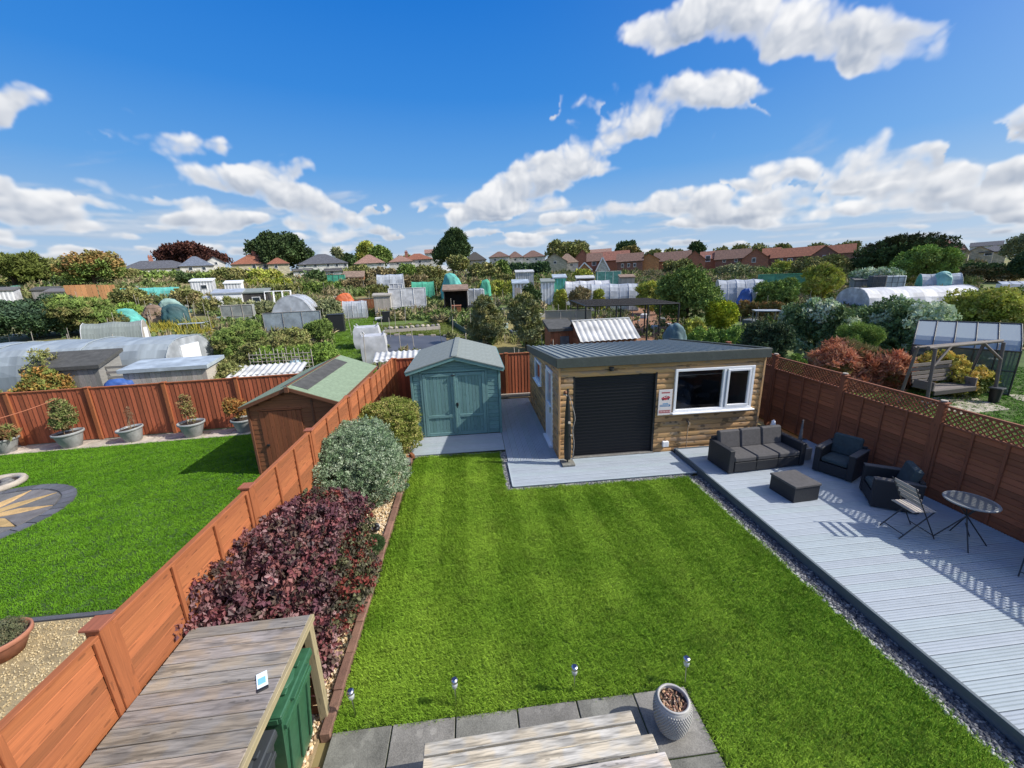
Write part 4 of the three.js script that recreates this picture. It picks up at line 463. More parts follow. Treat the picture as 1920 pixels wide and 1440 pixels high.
{ const t = thing('bistro_table', 'round grey folding garden table by the dark red fence', 'table', [7.13, DK, -4.5]); const top = mesh('table_top', [cyl(.285, .285, .02, 40, 0, .68, 0), new THREE.TorusGeometry(.285, .012, 8, 40).rotateX(PI / 2).translate(0, .68, 0)], mat(.20, .215, .22, .35), t); mesh('inset', cyl(.25, .25, .004, 40, 0, .692, 0), mat(.13, .14, .14, .3), top); for (const a of [.5, 2.2, 3.7, 5.3]) mesh('leg', bar([Math.cos(a) * .3, 0, Math.sin(a) * .3], [-Math.cos(a) * .16, .67, -Math.sin(a) * .16], .009), M.darkSteel, t); mesh('stretcher', [bar([-.12, .22, .17], [.2, .22, -.12], .007)], M.darkSteel, t); }
{ const t = thing('stone_obelisk', 'thin grey obelisk on a pale planter box between sofa and armchair', 'ornament', [7.05, DK, -7.45], .1); mesh('planter', [bx(.3, .03, .3, 0, .26, 0), bx(.02, .25, .3, .14, .13, 0), bx(.02, .25, .3, -.14, .13, 0), bx(.27, .25, .02, 0, .13, .14), bx(.27, .25, .02, 0, .13, -.14)], M.paleBoard[0], t); mesh('spire', new THREE.CylinderGeometry(.018, .06, .62, 4).translate(-.05, .58, 0), M.settsLight[1], t); mesh('stones', [new THREE.IcosahedronGeometry(.06, 1).translate(.06, .3, .05), new THREE.IcosahedronGeometry(.05, 1).translate(.02, .29, -.07)], M.stonePale, t); }
{ const t = thing('garden_lantern', 'small white lantern ornament behind the sofa by the garage corner', 'lantern', [6.95, .1, -8.2]); mesh('column', cyl(.03, .025, .45, 10, 0, .22, 0), M.greyBoard[1], t); mesh('lamp_head', lathe([[.001, .45], [.045, .46], [.055, .55], [.04, .65], [.001, .68]], 14), M.white, t); }
{ const t = thing('closed_parasol', 'black furled parasol with grey strap standing on a square base beside the roller door', 'parasol', [2.0, .055, -8.18]); mesh('base', bx(.3, .05, .3, 0, .025, 0, .01), M.slab[2], t); mesh('pole', cyl(.02, .02, 1.75, 10, 0, .9, 0), M.darkSteel, t); mesh('folded_canopy', lathe([[.001, .12], [.075, .13], [.085, .4], [.075, .8], [.06, 1.2], [.03, 1.6], [.02, 1.66], [.001, 1.66]], 9), M.black, t); mesh('strap', [tube([[.09, .1, .06], [.13, .5, .07], [.1, .85, .06], [.15, 1.1, .06], [.09, 1.4, .04], [.03, 1.6, .02]], .009, 30), tube([[-.03, 1.62, .02], [-.08, 1.68, .02], [-.09, 1.64, .02]], .018, 10)], M.greyBoard[3], t); mesh('finial', new THREE.SphereGeometry(.04, 10, 8).translate(-.06, 1.7, .02), mat(.18, .07, .03, .6), t); mesh('buckle', [bx(.06, .05, .03, .02, 1.02, .075), bx(.04, .03, .03, .06, .72, .075)], M.kerbPale[0], t); }
// ------------------------------------------------------------------ the neighbouring garden on the left
{
  const NL = [[-16, -11.02], [-5.1, -11.72], [-3.0, -11.9], [-2.85, -5.0], [-16, -5.02]]; ground('neighbour_lawn', slabPoly(NL, -.02, .012), mat(.05, .11, .018, 1, { map: T.mottle }));
  const R = rng(22), tuft = [blades(8, 35, 1, .12, .6, .5), blades(8, 36, 1, .12, .6, .7)], l = [[], []]; const CX = -9.7, CZ = -7.72; for (let i = 0; l[0].length + l[1].length < 75000; i++) { const x = -14.5 + 11.6 * R(), z = -11.9 + 6.9 * R(); if (!inPoly(x, z, NL) || Math.hypot(x - CX, z - CZ) < 1.44 || (x > -5 && x < -3 && z < -8.9)) continue; const n = fbm(x * 2.2, z * 5 + x * 2, 13, 4), k = .85 + .3 * R(); l[i & 1].push({ p: [x, .006, z], e: [(R() - .5) * .5, R() * 6.3, .35], s: [.06, .03 * (.7 + .6 * R()), .06], c: [mixv(.06, .145, n) * k, mixv(.17, .31, n) * k, mixv(.008, .02, n) * k] }); }
  const g = thing('neighbour_grass', 'bright green dense turf of the neighbouring lawn on the left', 'grass'); g.userData.kind = 'stuff'; l.forEach((q, i) => tag(inst('grass', tuft[i], grassMat, q, g), null, null, null, 'stuff'));
  const yard = ground('neighbour_yard', slabPoly([[-16, 2], [-2.85, 2], [-2.85, -4.9], [-16, -4.92]], -.02, .01), mat(.46, .36, .20, 1, { map: T.speck, bumpMap: T.speck, bumpScale: .01 })); ground('yard_edging', bx(13.2, .06, .07, -9.45, .0, -4.95), M.setts[1]);
  pebbles('yard_gravel', 'tan gravel of the neighbouring yard at the left edge', [[-9, -1.8], [-2.85, -1.8], [-2.85, -4.88], [-9, -4.88]], 22000, .0095, [[.50, .40, .23], [.46, .36, .20], [.54, .45, .28], [.40, .31, .17]], .014, 46);
  // sunburst of paving in a ring of dark setts
  const d = ground('paving_circle', cyl(1.43, 1.43, .03, 48, CX, .006, CZ), mat(.12, .12, .12, 1, { map: T.speck }), 'round stone paving with a yellow sun pattern in the neighbouring lawn');
  const ring = (r0, r1, n, pal, y, off = 0) => { for (let i = 0; i < n; i++) { const a0 = (i + off) / n * 6.2832 + .012 / r1, a1 = (i + 1 + off) / n * 6.2832 - .012 / r1, p = []; for (let k = 0; k <= 3; k++) { const a = mixv(a0, a1, k / 3); p.push([Math.cos(a) * r1, Math.sin(a) * r1]); } for (let k = 3; k >= 0; k--) { const a = mixv(a0, a1, k / 3); p.push([Math.cos(a) * r0, Math.sin(a) * r0]); } const o = mesh('paving_stone', slabPoly(p, 0, .03), pal[(i * 7) % 4], d); o.position.set(CX, y, CZ); } };
  ring(1.2, 1.42, 34, M.setts, .006); const NR = 10; for (let i = 0; i < NR; i++) { const a = i / NR * 6.2832 + .2, w = PI / NR, pt = (r, b) => [Math.cos(b) * r, Math.sin(b) * r], wig = [pt(.32, a - w), pt(.62, a - w * .62), pt(.85, a - w * .1), pt(1.16, a + w * .28), pt(.95, a + w * .45), pt(.66, a + w * .72), pt(.32, a + w)]; const o = mesh('sun_ray', slabPoly(wig, 0, .03), M.sand[i % 4], d); o.position.set(CX, .008, CZ); const nx = a + 2 * w, gap = [pt(.335, a + w), pt(.67, a + w * .75), pt(.96, a + w * .48), pt(1.17, a + w * .32), pt(1.185, a + w * .9), pt(1.17, nx + w * .22), pt(.86, nx - w * .14), pt(.63, nx - w * .65)]; const q = mesh('paving_stone', slabPoly(gap, 0, .03), M.settsLight[i % 4], d); q.position.set(CX, .004, CZ); } ring(.02, .3, 6, M.sand, .007);
  // pale strip below the fence
  const k = ground('stone_strip', slabPoly([[-16, -10.98], [-5.1, -11.7], [-5.1, -12.45], [-16, -11.68]], -.02, .012), mat(.5, .44, .36, 1, { map: T.speck }), 'pale stone strip between lawn and red brown fence'); for (let i = 0; i < 17; i++) { const x = -15.6 + i * .62, o = mesh('paving_stone', cbox(.60, .04, .6, .006), M.kerbPale[(i * 3) % 4], k); o.position.set(x, .012, -11.28 - (x + 16) * .0665); o.rotation.y = .066; }
}
function greyPot(label, x, z, s, tilt = 0) { const t = thing('planter', label, 'planter', [x, .03, z], .3, 'grey tapered planters along the red brown fence'); mesh('pot', lathe([[.001, 0], [.2, 0], [.3, .36], [.335, .37], [.335, .42], [.31, .425], [.29, .38], [.28, .36]], 26), M.potGrey, t); mesh('soil', cyl(.285, .285, .02, 22, 0, .36, 0), M.soil, t); t.scale.setScalar(s); t.rotation.z = tilt; return t; }
{ const P = [[-12.75, -11.42, .95, 'grey planter of tawny sedge at the far left of the fence', 0], [-11.22, -11.55, 1, 'grey planter holding a bushy yellow green sapling', .05], [-9.75, -11.7, .92, 'grey planter with a bare twig, tilted against the fence', .1], [-8.2, -11.78, 1, 'grey planter with a thin upright yellow sapling', 0], [-6.85, -11.9, .95, 'grey planter with an orange leaved plant next to the brown shed', 0]];
  P.forEach(([x, z, s, l, tl]) => greyPot(l, x, z, s, tl));
  const hot = (name, label, x, z, lobes, n, geo, pal, size, seed, o) => shrub(name, label, 'plant', [x, .38, z], lobes, n, geo, leafNear, pal, size, seed, { stems: 4, thick: .5, ...o });
  hot('sedge', 'tawny sedge growing in the far left planter', -12.75, -11.42, [[0, .12, 0, .3, .2, .25]], 130, CL.spiky, [[.32, .22, .10], [.22, .24, .08], [.4, .2, .1]], .13, 301); hot('sapling', 'bushy yellow green sapling growing in the second planter', -11.22, -11.55, [[-.05, .35, 0, .24, .2, .22], [0, .62, 0, .22, .2, .2], [-.05, .86, 0, .14, .14, .14], [.1, .5, 0, .16, .12, .14]], 260, CL.near, [[.26, .28, .10], [.18, .24, .07], [.32, .26, .12]], .1, 302);
  hot('bare_twig', 'bare twig sticking out of the tilted planter', -9.7, -11.7, [[0, .3, 0, .08, .3, .08]], 14, CL.fine, [[.3, .2, .12], [.4, .22, .14]], .07, 303, { floor: .1 }); hot('sapling', 'thin yellow sapling growing in the fourth planter', -8.2, -11.78, [[0, .3, 0, .12, .2, .1], [-.03, .62, 0, .14, .22, .12]], 70, CL.near, [[.36, .30, .12], [.26, .24, .08], [.34, .2, .1]], .1, 304); hot('orange_leaved_plant', 'orange leaved plant growing in the planter beside the brown shed', -6.9, -11.9, [[-.08, .3, 0, .3, .26, .24], [-.2, .45, 0, .18, .18, .18]], 170, CL.near, [[.42, .18, .05], [.32, .26, .08], [.46, .26, .08]], .1, 305); }
{ const t = thing('terracotta_bowl', 'terracotta bowl of small plants on the tan gravel', 'plant pot', [-5.78, .02, -4.42]); mesh('pot', lathe([[.001, 0], [.17, 0], [.26, .2], [.285, .21], [.285, .26], [.262, .265], [.245, .22], [.235, .2]], 30), M.terracotta, t); mesh('soil', cyl(.24, .24, .02, 24, 0, .2, 0), M.soil, t); shrub('grey_green_herb', 'grey green herb growing in the terracotta bowl', 'plant', [-5.8, .22, -4.44], [[0, .06, 0, .2, .1, .2]], 190, CL.fine, leafNear, [[.17, .19, .10], [.12, .13, .08], [.26, .24, .14]], .06, 306, { stems: 5, thick: .3 }); }
{ const t = thing('round_planter', 'low round white rimmed planter at the left edge of the turf', 'planter', [-10.75, .01, -9.2]); mesh('ring', new THREE.TorusGeometry(.42, .07, 8, 30).rotateX(PI / 2).translate(0, .07, 0), M.kerbPale[0], t); mesh('soil', cyl(.4, .4, .05, 24, 0, .03, 0), M.soil, t); const q = []; for (let i = 0; i < 7; i++) q.push(new THREE.IcosahedronGeometry(.09, 1).scale(1, .6, 1).translate(Math.cos(i * 2.4) * .2, .08, Math.sin(i * 2.4) * .2)); mesh('pebbles', q, M.settsLight[2], t); }
{ const a = atDepth(-30, 793, 9.2), b = atDepth(112, 746, 11.7); tag(mesh('washing_line', tube([a.toArray(), a.clone().lerp(b, .5).add(new THREE.Vector3(0, -.03, 0)).toArray(), b.toArray()], .009, 20, 5), mat(.45, .16, .08, .7)), 'thin reddish washing line rising to the fence at the far left', 'washing line'); }

// ------------------------------------------------------------------ the garden on the right, beyond the lattice fence
{
  const y0 = .25, g = ground('right_lawn', slabPoly([[8.3, -3], [40, -3], [40, -15.6], [18, -16], [8.3, -12]], -.3, y0), mat(.08, .13, .025, 1, { map: T.mottle }));
  const R = rng(23), l = []; for (let i = 0; l.length < 16000; i++) { const x = 9 + 12 * R(), z = -4.5 - 9 * R(); l.push({ p: [x, y0 - .005, z], e: [(R() - .5) * .5, R() * 6, .2], s: [.1, .045 * (.7 + .6 * R()), .1], c: pick(R, [[.10, .24, .025], [.12, .27, .03], [.15, .27, .05]]) }); } tag(inst('right_grass', blades(8, 37, 1, .12, .6, .5), grassMat, l), 'mown green grass of the right hand garden beyond the lattice', 'grass', null, 'stuff');
  const at = (px, py, h = 0) => { const r = ray(px, py), t = (y0 + h - CAM_Y) / r.y; return [r.x * t, y0 + h, r.z * t]; };
  const q = [at(1720, 752), at(1800, 738), at(1895, 768), at(1800, 778)].map((p) => [p[0], p[2]]); ground('sandy_path', slabPoly([q[0], q[1], q[2], q[3]], y0 - .02, y0 + .02), M.stonePale, 'pale sandy paving below the swing seat'); const q2 = [at(1890, 740), at(1960, 745), at(1960, 765), at(1900, 748)].map((p) => [p[0], p[2]]); ground('sandy_path', slabPoly(q2, y0 - .02, y0 + .018), M.stonePale, 'pale paving strip in front of the greenhouse');
  // swing seat
  const A = new THREE.Vector3(...at(1727, 768)), B = new THREE.Vector3(...at(1853, 752)), dir = B.clone().sub(A), W = dir.length(), t = thing('swing_seat', 'weathered timber garden swing seat with arched frame beyond the lattice fence', 'swing seat', [A.x, y0, A.z], -Math.atan2(dir.z, dir.x)), H = 1.75, wd = tints(.19, .165, .145, wood, .15);
  mesh('post', bar([0, 0, .1], [-.02, H, 0], .045, 6), wd[1], t); mesh('post', bar([W, 0, .1], [W - .06, H, 0], .045, 6), wd[0], t); mesh('post', bar([.02, 0, -.6], [-.02, H, -.4], .04, 6), wd[2], t); mesh('post', bar([W - .05, 0, -.6], [W - .06, H, -.4], .04, 6), wd[1], t); mesh('top_beam', bar([-.12, H, -.1], [W + .05, H + .02, -.1], .05, 6), wd[2], t); mesh('top_beam', bar([-.12, H - .04, -.42], [W + .05, H - .04, -.42], .04, 6), wd[1], t); mesh('brace', bar([0, H * .72, .04], [W * .26, H, -.08], .035, 6), wd[0], t); mesh('brace', bar([W - .05, H * .72, .04], [W * .74, H, -.08], .035, 6), wd[1], t); mesh('hanger', [bar([W * .2, .5, -.35], [W * .2, H, -.2], .01), bar([W * .82, .5, -.35], [W * .86, H, -.2], .012)], M.darkSteel, t);
  for (let i = 0; i < 5; i++) mesh('back_slat', bx(W * .62, .1, .02, W * .47, .62 + i * .115, -.62 - i * .03), wd[(i + 2) % 4], t); for (let i = 0; i < 5; i++) mesh('seat_slat', bx(W * .62, .02, .1, W * .47, .48, -.56 + i * .115), wd[i % 4], t); for (const k of [.16, .78]) mesh('seat_arm', bx(.05, .24, .5, W * k, .6, -.32), wd[1], t); mesh('front_board', bx(W * .62, .12, .03, W * .47, .42, -.05), M.darkBoard[1], t);
  const bn = at(1862, 755); const b = thing('garden_bin', 'slim black garden bin beside the right leg of the swing seat', 'bin', bn, .3); mesh('body', new THREE.CylinderGeometry(.16, .12, .42, 4, 1).rotateY(PI / 4).translate(0, .21, 0), M.black, b); mesh('lid', bx(.28, .04, .28, 0, .44, 0), M.binGrey, b);
  // greenhouse with curved eaves
  const G0 = new THREE.Vector3(...at(1893, 742)), gh = thing('greenhouse', 'dark framed curved eaves greenhouse with glass roof on the far right', 'greenhouse', [G0.x + .95, y0, G0.z - .8], -.9), L = 2.3, D = 2.6, EH = 1.38, RH = 2.05, fr = M.darkSteel, prof = (z) => { const u = Math.abs(z) / (D / 2); return u < .72 ? mixv(RH, EH + .26, u / .72) : u < .92 ? mixv(EH + .26, EH - .02, ((u - .72) / .2) ** 1.4) : EH - .02; }; const fz = [0, -.35, -.7, -.94, -1.08, -1.2, -1.3].map((z) => [z, prof(z)]); const front = fz.map(([z, y]) => [-z, y]);
  const rib = (x) => { const q = []; for (const side of [1, -1]) { const p = [...fz.map(([z, y]) => [x, y, side * z]), [x, 0, side * -1.3]]; for (let i = 0; i < p.length - 1; i++) q.push(bar(p[i], p[i + 1], .022, 5)); } return q; };
  for (let i = 0; i <= 5; i++) mesh('frame_rib', rib(-L + i * L / 5), fr, gh); mesh('ridge_bar', bar([-L, RH, 0], [0, RH, 0], .03, 6), fr, gh); mesh('rail', [1, -1].flatMap((s) => [bar([-L, EH - .02, s * 1.3], [0, EH - .02, s * 1.3], .022, 5), bar([-L, .75, s * 1.3], [0, .75, s * 1.3], .018, 5), bar([-L, .05, s * 1.3], [0, .05, s * 1.3], .03, 5)]), fr, gh); mesh('end_frame', [-L, 0].flatMap((x) => [bar([x, .05, -1.3], [x, .05, 1.3], .025, 5), bar([x, EH, -1.3], [x, EH, 1.3], .018, 5), bar([x, 0, .35], [x, RH - .15, .35], .018, 5), bar([x, 0, -.35], [x, RH - .15, -.35], .018, 5)]), fr, gh);
  for (let i = 0; i < 5; i++) for (const s of [1, -1]) { const x0 = -L + i * L / 5 + .02, x1 = x0 + L / 5 - .04, f = []; for (let k = 0; k < fz.length - 1; k++) f.push([[x0, fz[k][1], s * fz[k][0]], [x1, fz[k][1], s * fz[k][0]], [x1, fz[k + 1][1], s * fz[k + 1][0]], [x0, fz[k + 1][1], s * fz[k + 1][0]]]); mesh('roof_pane', poly3(f), mat(.42, .5, .56, .18, { transmission: .45, thickness: 0 }), gh); mesh('side_pane', poly3([[[x0, .08, s * 1.3], [x1, .08, s * 1.3], [x1, EH - .04, s * 1.3], [x0, EH - .04, s * 1.3]]]), mat(.20, .26, .28, .12, { transmission: .7, thickness: 0 }), gh); } mesh('shelf', [bx(2.0, .04, .5, -1.15, .75, -.95), bx(1.5, .04, .4, -1.3, .78, .95)], M.paleBoard[0], gh); mesh('growing_sign', bx(.4, .28, .02, -1.5, 1.5, .55, .002, -.6), mat(.55, .2, .2, .6), gh);
  const px = at(1900, 715); shrub('tomato_plants', 'green plants growing inside the greenhouse', 'plant', [G0.x + .3, y0, G0.z - 1.5], [[0, .45, 0, .9, .45, .5]], 240, CL.near, leafFar, [[.06, .12, .03], [.1, .16, .05]], .16, 320, { stems: 6 });
}

// ------------------------------------------------------------------ trees and shrubs farther off
const G3 = {   // leaf colours
  mid: [[0.176, 0.254, 0.066], [0.212, 0.297, 0.077], [0.150, 0.213, 0.061], [0.255, 0.330, 0.090]], dark: [[0.072, 0.119, 0.044], [0.087, 0.139, 0.052], [0.064, 0.100, 0.042], [0.113, 0.164, 0.065]], deep: [[0.052, 0.097, 0.052], [0.071, 0.124, 0.055], [0.090, 0.144, 0.064]], yellow: [[0.396, 0.429, 0.077], [0.484, 0.506, 0.110], [0.297, 0.352, 0.066], [0.418, 0.396, 0.110]], olive: [[0.208, 0.232, 0.079], [0.257, 0.263, 0.093], [0.184, 0.201, 0.073], [0.305, 0.278, 0.113]], bronze: [[.33, .22, .08], [.28, .22, .08], [.36, .21, .09], [.24, .23, .08]], maroon: [[0.075, 0.032, 0.027], [0.098, 0.041, 0.033], [0.060, 0.029, 0.025], [0.120, 0.051, 0.037]], silver: [[.46, .56, .38], [.55, .63, .46], [.36, .47, .27], [.66, .70, .54], [.26, .37, .18]], red: [[.52, .23, .13], [.60, .30, .18], [.46, .19, .10], [.60, .36, .22]], gold: [[0.570, 0.450, 0.100], [0.495, 0.435, 0.088], [0.390, 0.392, 0.075], [0.675, 0.493, 0.150]], lime: [[0.390, 0.435, 0.037], [0.480, 0.493, 0.050], [0.300, 0.377, 0.037]], grey: [[0.264, 0.287, 0.144], [0.214, 0.247, 0.124], [0.331, 0.336, 0.180]], brownish: [[0.295, 0.240, 0.129], [0.233, 0.210, 0.104], [0.357, 0.285, 0.155]], fresh: [[0.227, 0.336, 0.070], [0.272, 0.396, 0.084], [0.197, 0.293, 0.070]],
};
const spot = (px, d, py = 545) => { const p = atDepth(px, py, d); p.y = landY(p.x, p.z); return p; };
let seedN = 500;
function plantAt(name, label, cat, x0, x1, top, d, pal, o = {}) {
  const c = (x0 + x1) / 2, s = d / FOCAL, p = spot(c, d, o.py ?? 545), yb = o.yb ?? p.y, pad = (o.size ?? Math.max(.11, 6.2 * s)), H = Math.max(.4, atDepth(c, top, d).y - yb - pad * .75) / (o.over ?? 1.06), W = Math.max((x1 - x0) * s * .45, (x1 - x0) * s - pad * 1.3), seed = seedN++, size = o.size ?? Math.max(.11, 6.2 * (d / FOCAL)), t = thing(name, label, cat, [p.x, yb, p.z], Math.atan2(-p.x, -p.z), o.group), R = rng(seed);
  const lobes = o.lobes ? o.lobes(W, H, seed) : lobesFor(W, H, seed, { base: o.base ?? (cat === 'tree' ? .16 : .02), deep: o.deep ?? .8, n: o.n ?? 9 }), geo = o.geo ?? CL.far, n = Math.min(1500, Math.max(90, Math.round(W * H / size / size * (o.dense ?? 6.5))));
  const st = []; if (cat === 'tree') { const r = Math.max(.06, W * .035); st.push(bar([0, -.3, 0], [W * .01, H * .45, 0], r, 8, r * .6)); for (let i = 0; i < 5; i++) { const a = i * 1.3 + R(); st.push(bar([0, H * (.22 + .05 * i), 0], [Math.cos(a) * W * .3, H * (.45 + .07 * i), Math.sin(a) * W * .24], r * .45, 5, r * .15)); } mesh('trunk', st, M.trunk, t); } else { for (let i = 0; i < 4; i++) { const a = i * 1.6 + R(); st.push(bar([Math.cos(a) * .05, -.05, Math.sin(a) * .05], [Math.cos(a) * W * .25, H * .6, Math.sin(a) * W * .2], .02 + W * .006, 5, .01)); } mesh('stems', st, M.trunk, t); }
  foliage(cat === 'tree' ? 'crown' : 'foliage', t, lobes, n, geo, o.mat ?? leafFar, pal, size * .92, seed, { inner: .25, floor: -.05, tipPal: o.tipPal, tipAt: o.tipAt, patch: o.patch }); return t;
}
const hedgeLobes = (W, H, seed) => { const R = rng(seed), L = [], n = Math.max(3, Math.round(W / H * 2)); for (let i = 0; i < n; i++) L.push([mixv(-W / 2, W / 2, (i + .5) / n), H * .48, (R() - .5) * .3, W / n * .75, H * (.46 + .08 * R()), H * .35]); return L; };
// just over the fence on the right
plantAt('photinia', 'broad red orange leaved bush behind the lattice fence', 'shrub', 1528, 1726, 636, 12.3, [[.30, .22, .08], [.36, .18, .09], [.24, .20, .07]], { geo: CL.spiky, size: .2, dense: 14, base: -.1, mat: leafNear, tipPal: G3.red, tipAt: -.25, patch: [[.26, .22, .09], [.22, .2, .08]], n: 12 });
plantAt('choisya', 'golden yellow bush behind the timber swing seat', 'shrub', 1724, 1886, 650, 10.9, [[.10, .15, .03], [.14, .18, .04], [.18, .2, .05]], { geo: CL.round, dense: 13, tipPal: G3.gold, tipAt: .15, base: -.1, mat: leafNear, yb: .2, size: .13 });
plantAt('dark_shrub', 'dark green shrub behind the far corner of the log garage', 'shrub', 1378, 1502, 594, 14.2, G3.deep, { size: .17, dense: 12, geo: CL.near, tipPal: [[.05, .09, .04], [.07, .10, .05]], tipAt: .5, mat: leafNear });
plantAt('variegated_shrub', 'tall silver variegated shrub left of the dark clipped hedge', 'shrub', 1468, 1606, 548, 16.2, G3.silver, { geo: CL.round, size: .22, dense: 11, mat: leafNear, patch: [[.12, .19, .08], [.15, .22, .09]] });
plantAt('variegated_shrub', 'wide silver variegated shrub in front of the white tunnel, left of the yellow green hedge', 'shrub', 1602, 1806, 552, 15.4, G3.silver, { geo: CL.round, size: .23, dense: 11, mat: leafNear, patch: [[.12, .19, .08], [.15, .22, .09]], n: 12 });
plantAt('clipped_hedge', 'bright green clipped hedge between the two silver shrubs', 'hedge', 1580, 1672, 592, 14.2, G3.fresh, { size: .12, dense: 9, geo: CL.fine, mat: leafNear });
plantAt('bright_ground_plant', 'small bright green plant at the foot of the red bush', 'plant', 1490, 1532, 655, 12.6, G3.fresh, { size: .12, dense: 9, geo: CL.near });
plantAt('hedge_shrub', 'broad yellow green hedge shrub above the greenhouse at the right edge', 'shrub', 1786, 1960, 526, 17, G3.yellow, { geo: CL.near, size: .24, dense: 10, mat: leafNear, patch: [[.14, .2, .05], [.18, .23, .05]], n: 12 });
// the allotments' larger bushes
plantAt('green_tree', 'round leafy green tree on the allotments above the garage roof', 'tree', 1226, 1356, 484, 24.5, G3.mid, { size: .26, dense: 10, base: .1, geo: CL.near, tipPal: [[.12, .17, .04], [.15, .2, .05]], tipAt: .7 });
plantAt('lime_shrub', 'bright lime yellow shrub beside the round green tree', 'shrub', 1318, 1388, 556, 23, G3.lime, { size: .22, dense: 10 });
plantAt('willow_bush', 'grey green willowy bush left of its larger twin, behind the teal shed roof', 'shrub', 872, 944, 543, 23.5, G3.grey, { size: .22, dense: 9, geo: CL.spiky, tipPal: G3.olive, tipAt: .4 });
plantAt('willow_bush', 'taller grey green willowy bush behind the gap between teal shed and garage', 'shrub', 948, 1026, 540, 21.5, G3.grey, { size: .22, dense: 9, geo: CL.spiky, tipPal: G3.olive, tipAt: .3 });
plantAt('shrub', 'mid green shrub left of the wide green mesh screen on the right', 'shrub', 1412, 1502, 520, 33, G3.mid, { geo: CL.spiky });
plantAt('golden_shrub', 'golden green upright shrub in front of the dark gabled brick house', 'shrub', 1500, 1578, 492, 38, G3.yellow, { geo: CL.spiky, over: .97 });
plantAt('shrub', 'olive shrub behind the golden green upright shrub', 'shrub', 1478, 1580, 476, 62, G3.olive);
plantAt('dark_evergreen', 'dark blue green evergreen mass at the far left edge of the allotments', 'shrub', -30, 108, 556, 30, G3.deep, { size: .3, dense: 9, tipPal: [[.06, .10, .06]], tipAt: .6 });
plantAt('hawthorn', 'mid green spreading bush right of the dark evergreen on the left', 'shrub', 88, 206, 552, 31, G3.olive, { size: .24, dense: 8, geo: CL.spiky, tipPal: G3.mid, tipAt: .3 });
plantAt('orchard_tree', 'small tawny green fruit tree above the pale allotment tarpaulins on the left', 'tree', 208, 268, 540, 42, G3.olive, { dense: 8 });
plantAt('orchard_tree', 'small brownish fruit tree right of the long turquoise net', 'tree', 322, 376, 538, 44, G3.brownish, { dense: 8, tipPal: G3.olive, tipAt: .3 });
plantAt('bramble', 'dense green bramble behind the pale corrugated shed roof on the left', 'shrub', 384, 484, 606, 21, G3.olive, { size: .15, dense: 7, geo: CL.spiky, tipPal: G3.mid, tipAt: .2 });
plantAt('climber', 'green climber growing over the right end of the pale low shed', 'shrub', 318, 440, 668, 15.6, G3.olive, { size: .15, dense: 9, geo: CL.near });
plantAt('autumn_shrub', 'orange and green autumn shrub at the left end of the red brown fence', 'shrub', -20, 64, 680, 14.4, [[.30, .22, .06], [.36, .20, .06], [.16, .19, .05], [.20, .22, .06]], { size: .17, dense: 9, geo: CL.near });
plantAt('young_elder', 'sparse dark branched elder over the sheeted roof at far left', 'shrub', -10, 72, 640, 15.0, G3.olive, { size: .13, dense: 1.5, geo: CL.near });
plantAt('fig_bush', 'bright green bushy plant left of the allotment grass path', 'shrub', 560, 612, 596, 25, G3.mid, { geo: CL.spiky, size: .16 });
plantAt('bush', 'mixed green bush in the allotment middle left of the bright green plant', 'shrub', 498, 566, 610, 22.5, G3.olive, { size: .2 });
plantAt('bush', 'dull green bush behind the white plastic dome on the left', 'shrub', 582, 640, 558, 33, G3.grey, {});
plantAt('bush', 'golden bush beside the pale tunnels in the centre right', 'shrub', 1108, 1138, 536, 34, G3.yellow, { geo: CL.spiky });
plantAt('bush', 'grey brown bush in front of the long clear tunnel', 'shrub', 1064, 1112, 532, 34, G3.brownish, { geo: CL.spiky });
plantAt('bush', 'yellow green tall plants behind the black fruit cage, left of the round tree', 'shrub', 1188, 1248, 522, 33, G3.yellow, { geo: CL.spiky });
plantAt('bush', 'green raspberry canes under the black fruit cage', 'shrub', 1112, 1206, 592, 18.8, G3.fresh, { size: .15, dense: 6, geo: CL.near });
plantAt('bush', 'dark small tree left of the white shed door in the centre', 'shrub', 976, 1014, 526, 36, G3.dark, {});
plantAt('bush', 'yellow shrub left of the turquoise tall box in the centre', 'shrub', 1034, 1066, 536, 35, G3.yellow, {});
plantAt('flowering_bush', 'pale grass like bush above the grey wattle fence', 'shrub', 440, 560, 624, 19, G3.olive, { size: .16, geo: CL.spiky, dense: 6 });
plantAt('bush', 'low pale hedge bush behind the right end of the garage roof', 'shrub', 1300, 1400, 606, 17.5, G3.fresh, { size: .15, lobes: hedgeLobes });
// trees along the far side of the allotments and among the houses
plantAt('far_tree', 'feathery yellow green tree at the far left skyline', 'tree', -18, 82, 472, 78, [[.14, .17, .04], [.17, .20, .055], [.11, .14, .035]], { geo: CL.spiky });
plantAt('far_tree', 'slim green tree between the two larger trees at far left', 'tree', 84, 140, 480, 82, G3.olive, { geo: CL.spiky });
plantAt('far_tree', 'bronze topped round tree left of the grey roofed bungalow', 'tree', 134, 228, 472, 76, G3.mid, { tipPal: G3.bronze, tipAt: -.05 });
plantAt('copper_beech', 'dark maroon copper beech behind the blue roofed house', 'tree', 324, 430, 455, 135, G3.maroon, { dense: 8 });
plantAt('oak_tree', 'large round dark green tree left of the white slate roofed house', 'tree', 488, 590, 436, 126, G3.dark, { dense: 9, tipPal: [[.05, .08, .03], [.06, .09, .035]], tipAt: .4, n: 11 });
plantAt('birch_tree', 'thin pale birch right of the white slate roofed house', 'tree', 630, 652, 456, 122, G3.grey, { dense: 2.5, geo: CL.spiky });
plantAt('far_tree', 'low dark bushy tree beside the birch', 'tree', 634, 676, 470, 124, G3.dark);
plantAt('far_tree', 'yellow tinged tall tree behind the pink roofed bungalow', 'tree', 672, 712, 447, 132, G3.yellow, { dense: 6, base: .3 });
